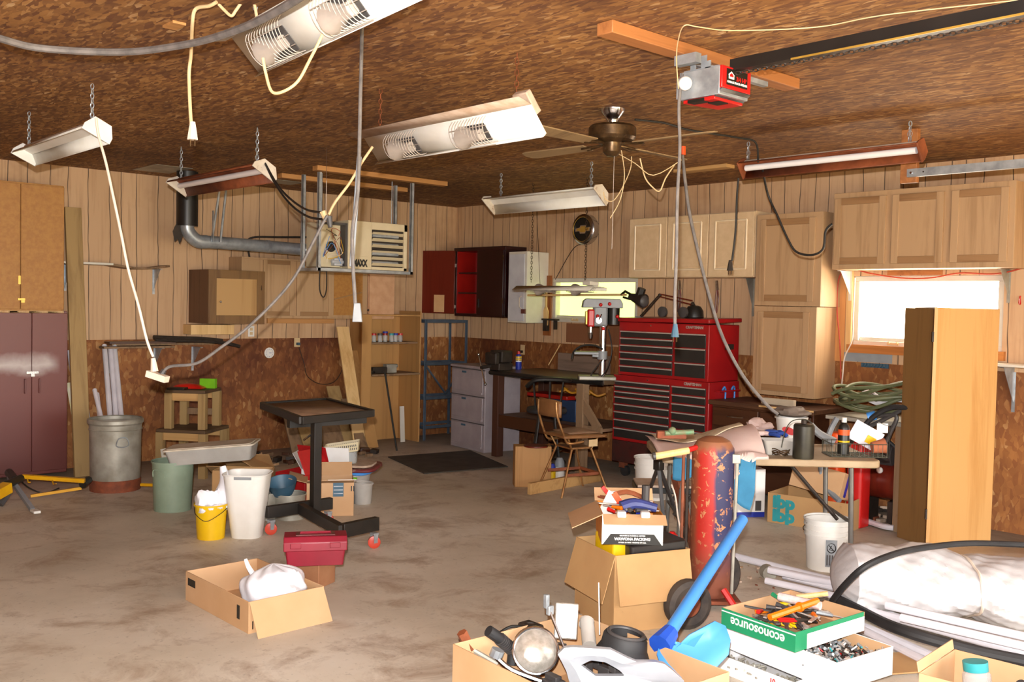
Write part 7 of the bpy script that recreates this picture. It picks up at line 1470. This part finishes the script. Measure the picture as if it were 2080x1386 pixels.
# white pipes on the floor
pg = 'white plastic pipes lying on the floor under the tarp roll'
pipes = [((1482, 1128), (1830, 1215), .02), ((1562, 1158), (1790, 1205), .05), ((1556, 1180), (1700, 1212), .02), ((1592, 1170), (1800, 1220), .025), ((1700, 1250), (1905, 1338), .02), ((1716, 1262), (1880, 1345), .02), ((1760, 1240), (2090, 1330), .06), ((1830, 1255), (2100, 1318), .1), ((1800, 1230), (2110, 1300), .13), ((1740, 1230), (2060, 1325), .03), ((1900, 1270), (2120, 1340), .02), ((1860, 1262), (2100, 1330), .03)]
for k, (p, q, z_) in enumerate(pipes): rod('plastic_pipe', 'white plastic pipe lying on the floor beside the tarp roll', 'pipe', PZ(*p, z_+.015), PZ(*q, z_+.015), .021 if k > 1 else .024, m_pvc, pg, 12)
solo('pipe_cap', MB().tube([PZ(1556, 1160, .03), PZ(1564, 1166, .03)], .045, 14), m_galvd, 'grey pipe fitting at the left ends of the white pipes', 'fitting')
cable('black_pipe', 'flat black hose lying on the white pipes below the tarp roll', [PZ(x_, y_, z_) for x_, y_, z_ in ((1700, 1218, .1), (1745, 1240, .1), (1800, 1268, .12), (1860, 1290, .12), (1930, 1310, .1), (1990, 1325, .08), (2090, 1345, .06))], .028, m_blackr, 'hose', seg=10)
cable('black_pipe', 'thick black hose arching over the white tarp roll', [PZ(x_, y_, z_) for x_, y_, z_ in ((1690, 1222, .12), (1715, 1190, .25), (1760, 1150, .38), (1830, 1122, .42), (1900, 1110, .42), (1980, 1104, .42), (2100, 1108, .4))], .0165, m_blackr, 'hose', seg=10)
# tarp roll
A4, B4 = PZ(1688, 1180, .17), PZ(2150, 1195, .2); d = (B4-A4); L = d.length; ax = math.atan2(d.y, d.x)
def tarpf(u, v):
    t = u; a = 2*math.pi*v; en = min(1, (t/.08)**.5 if t < .08 else 1); pin = 1-.1*math.exp(-((t-.6)/.03)**2)-.08*math.exp(-((t-.3)/.04)**2)
    k = en*pin*(1+.06*math.sin(3*a+9*t)+.05*math.sin(2*a-17*t)+.03*abs(math.sin(4*a+13*t))+.035*abs(math.sin(21*t+3*a))-.03*abs(math.sin(9*a-24*t))+.015*abs(math.sin(17*a+61*t)))
    return (t*L, .27*k*math.cos(a), .0+.175*k*math.sin(a)*(1 if math.sin(a) > 0 else .9)+.02*math.sin(6*t))
mb = MB(); mb.grid(tarpf, 150, 80); r = thing('tarp_roll', 'rolled white tarp tied with rope, lying on the pipes at lower right', 'tarp', None, M=T(A4.x, A4.y, .185) @ RZ(ax)); part('tarp', mb, m_tarp, r)
for t in (.6,): part('rope', MB().tube([(tarpf(t+.004*math.sin(k), k/24)[0], tarpf(t, k/24)[1]*1.03, tarpf(t, k/24)[2]*1.03) for k in range(24)], .008, 6, closed=True, sm=2), m_wcord, r)
# ================================================================ small litter on the floor
rn = random.Random(31)
def litter(name, label, corners, n, mats, smax, seed):
    rn = random.Random(seed); c = [PZ(*q) for q in corners]; mb = MB()
    for k in range(n):
        u, v = rn.random(), rn.random(); p = c[0].lerp(c[1], u).lerp(c[3].lerp(c[2], u), v); s = rn.uniform(.25, 1)*smax; mb.m = rn.randrange(len(mats))
        mb.c(0, 0, s*.25, s, s*rn.uniform(.3, .9), s*.4, T(p.x, p.y, 0) @ RZ(rn.uniform(0, 6)) @ RX(rn.uniform(-.2, .2)))
    return solo(name, mb, mats, label, 'litter', kind='stuff', bev=.003)
litter('wood_scraps', 'dark litter of scraps along the foot of the left wall behind the rolling stand', ((500, 925), (760, 905), (770, 930), (520, 950)), 60, [m_board, m_iron, m_dkwood, m_card], .12, 5)
litter('floor_litter', 'litter of scraps on the floor between folding table and tall locker', ((1740, 1030), (1850, 1040), (1830, 1085), (1730, 1060)), 45, [m_iron, m_board, m_dust, m_rust], .09, 8)
litter('floor_litter', 'dirt and chips on the floor behind the white pipes', ((1490, 1140), (1620, 1150), (1560, 1215), (1480, 1190)), 26, [m_board, m_dust, m_rust], .03, 9)
cable('grey_pipe', 'curved grey pipe lying on the floor right of the folding table legs', [PZ(x_, y_, .03) for x_, y_ in ((1748, 1055), (1770, 1062), (1795, 1070), (1815, 1073))], .022, m_pvc, 'pipe')
cable('grey_hose', 'silver hose drooping behind the folding table from the bench to the floor', [PY(1700, 850, -.95), PY(1685, 880, -1.0), PY(1668, 940, -1.0), PY(1675, 985, -1.0), PY(1705, 1018, -1.05)], .022, m_gpl, 'hose')
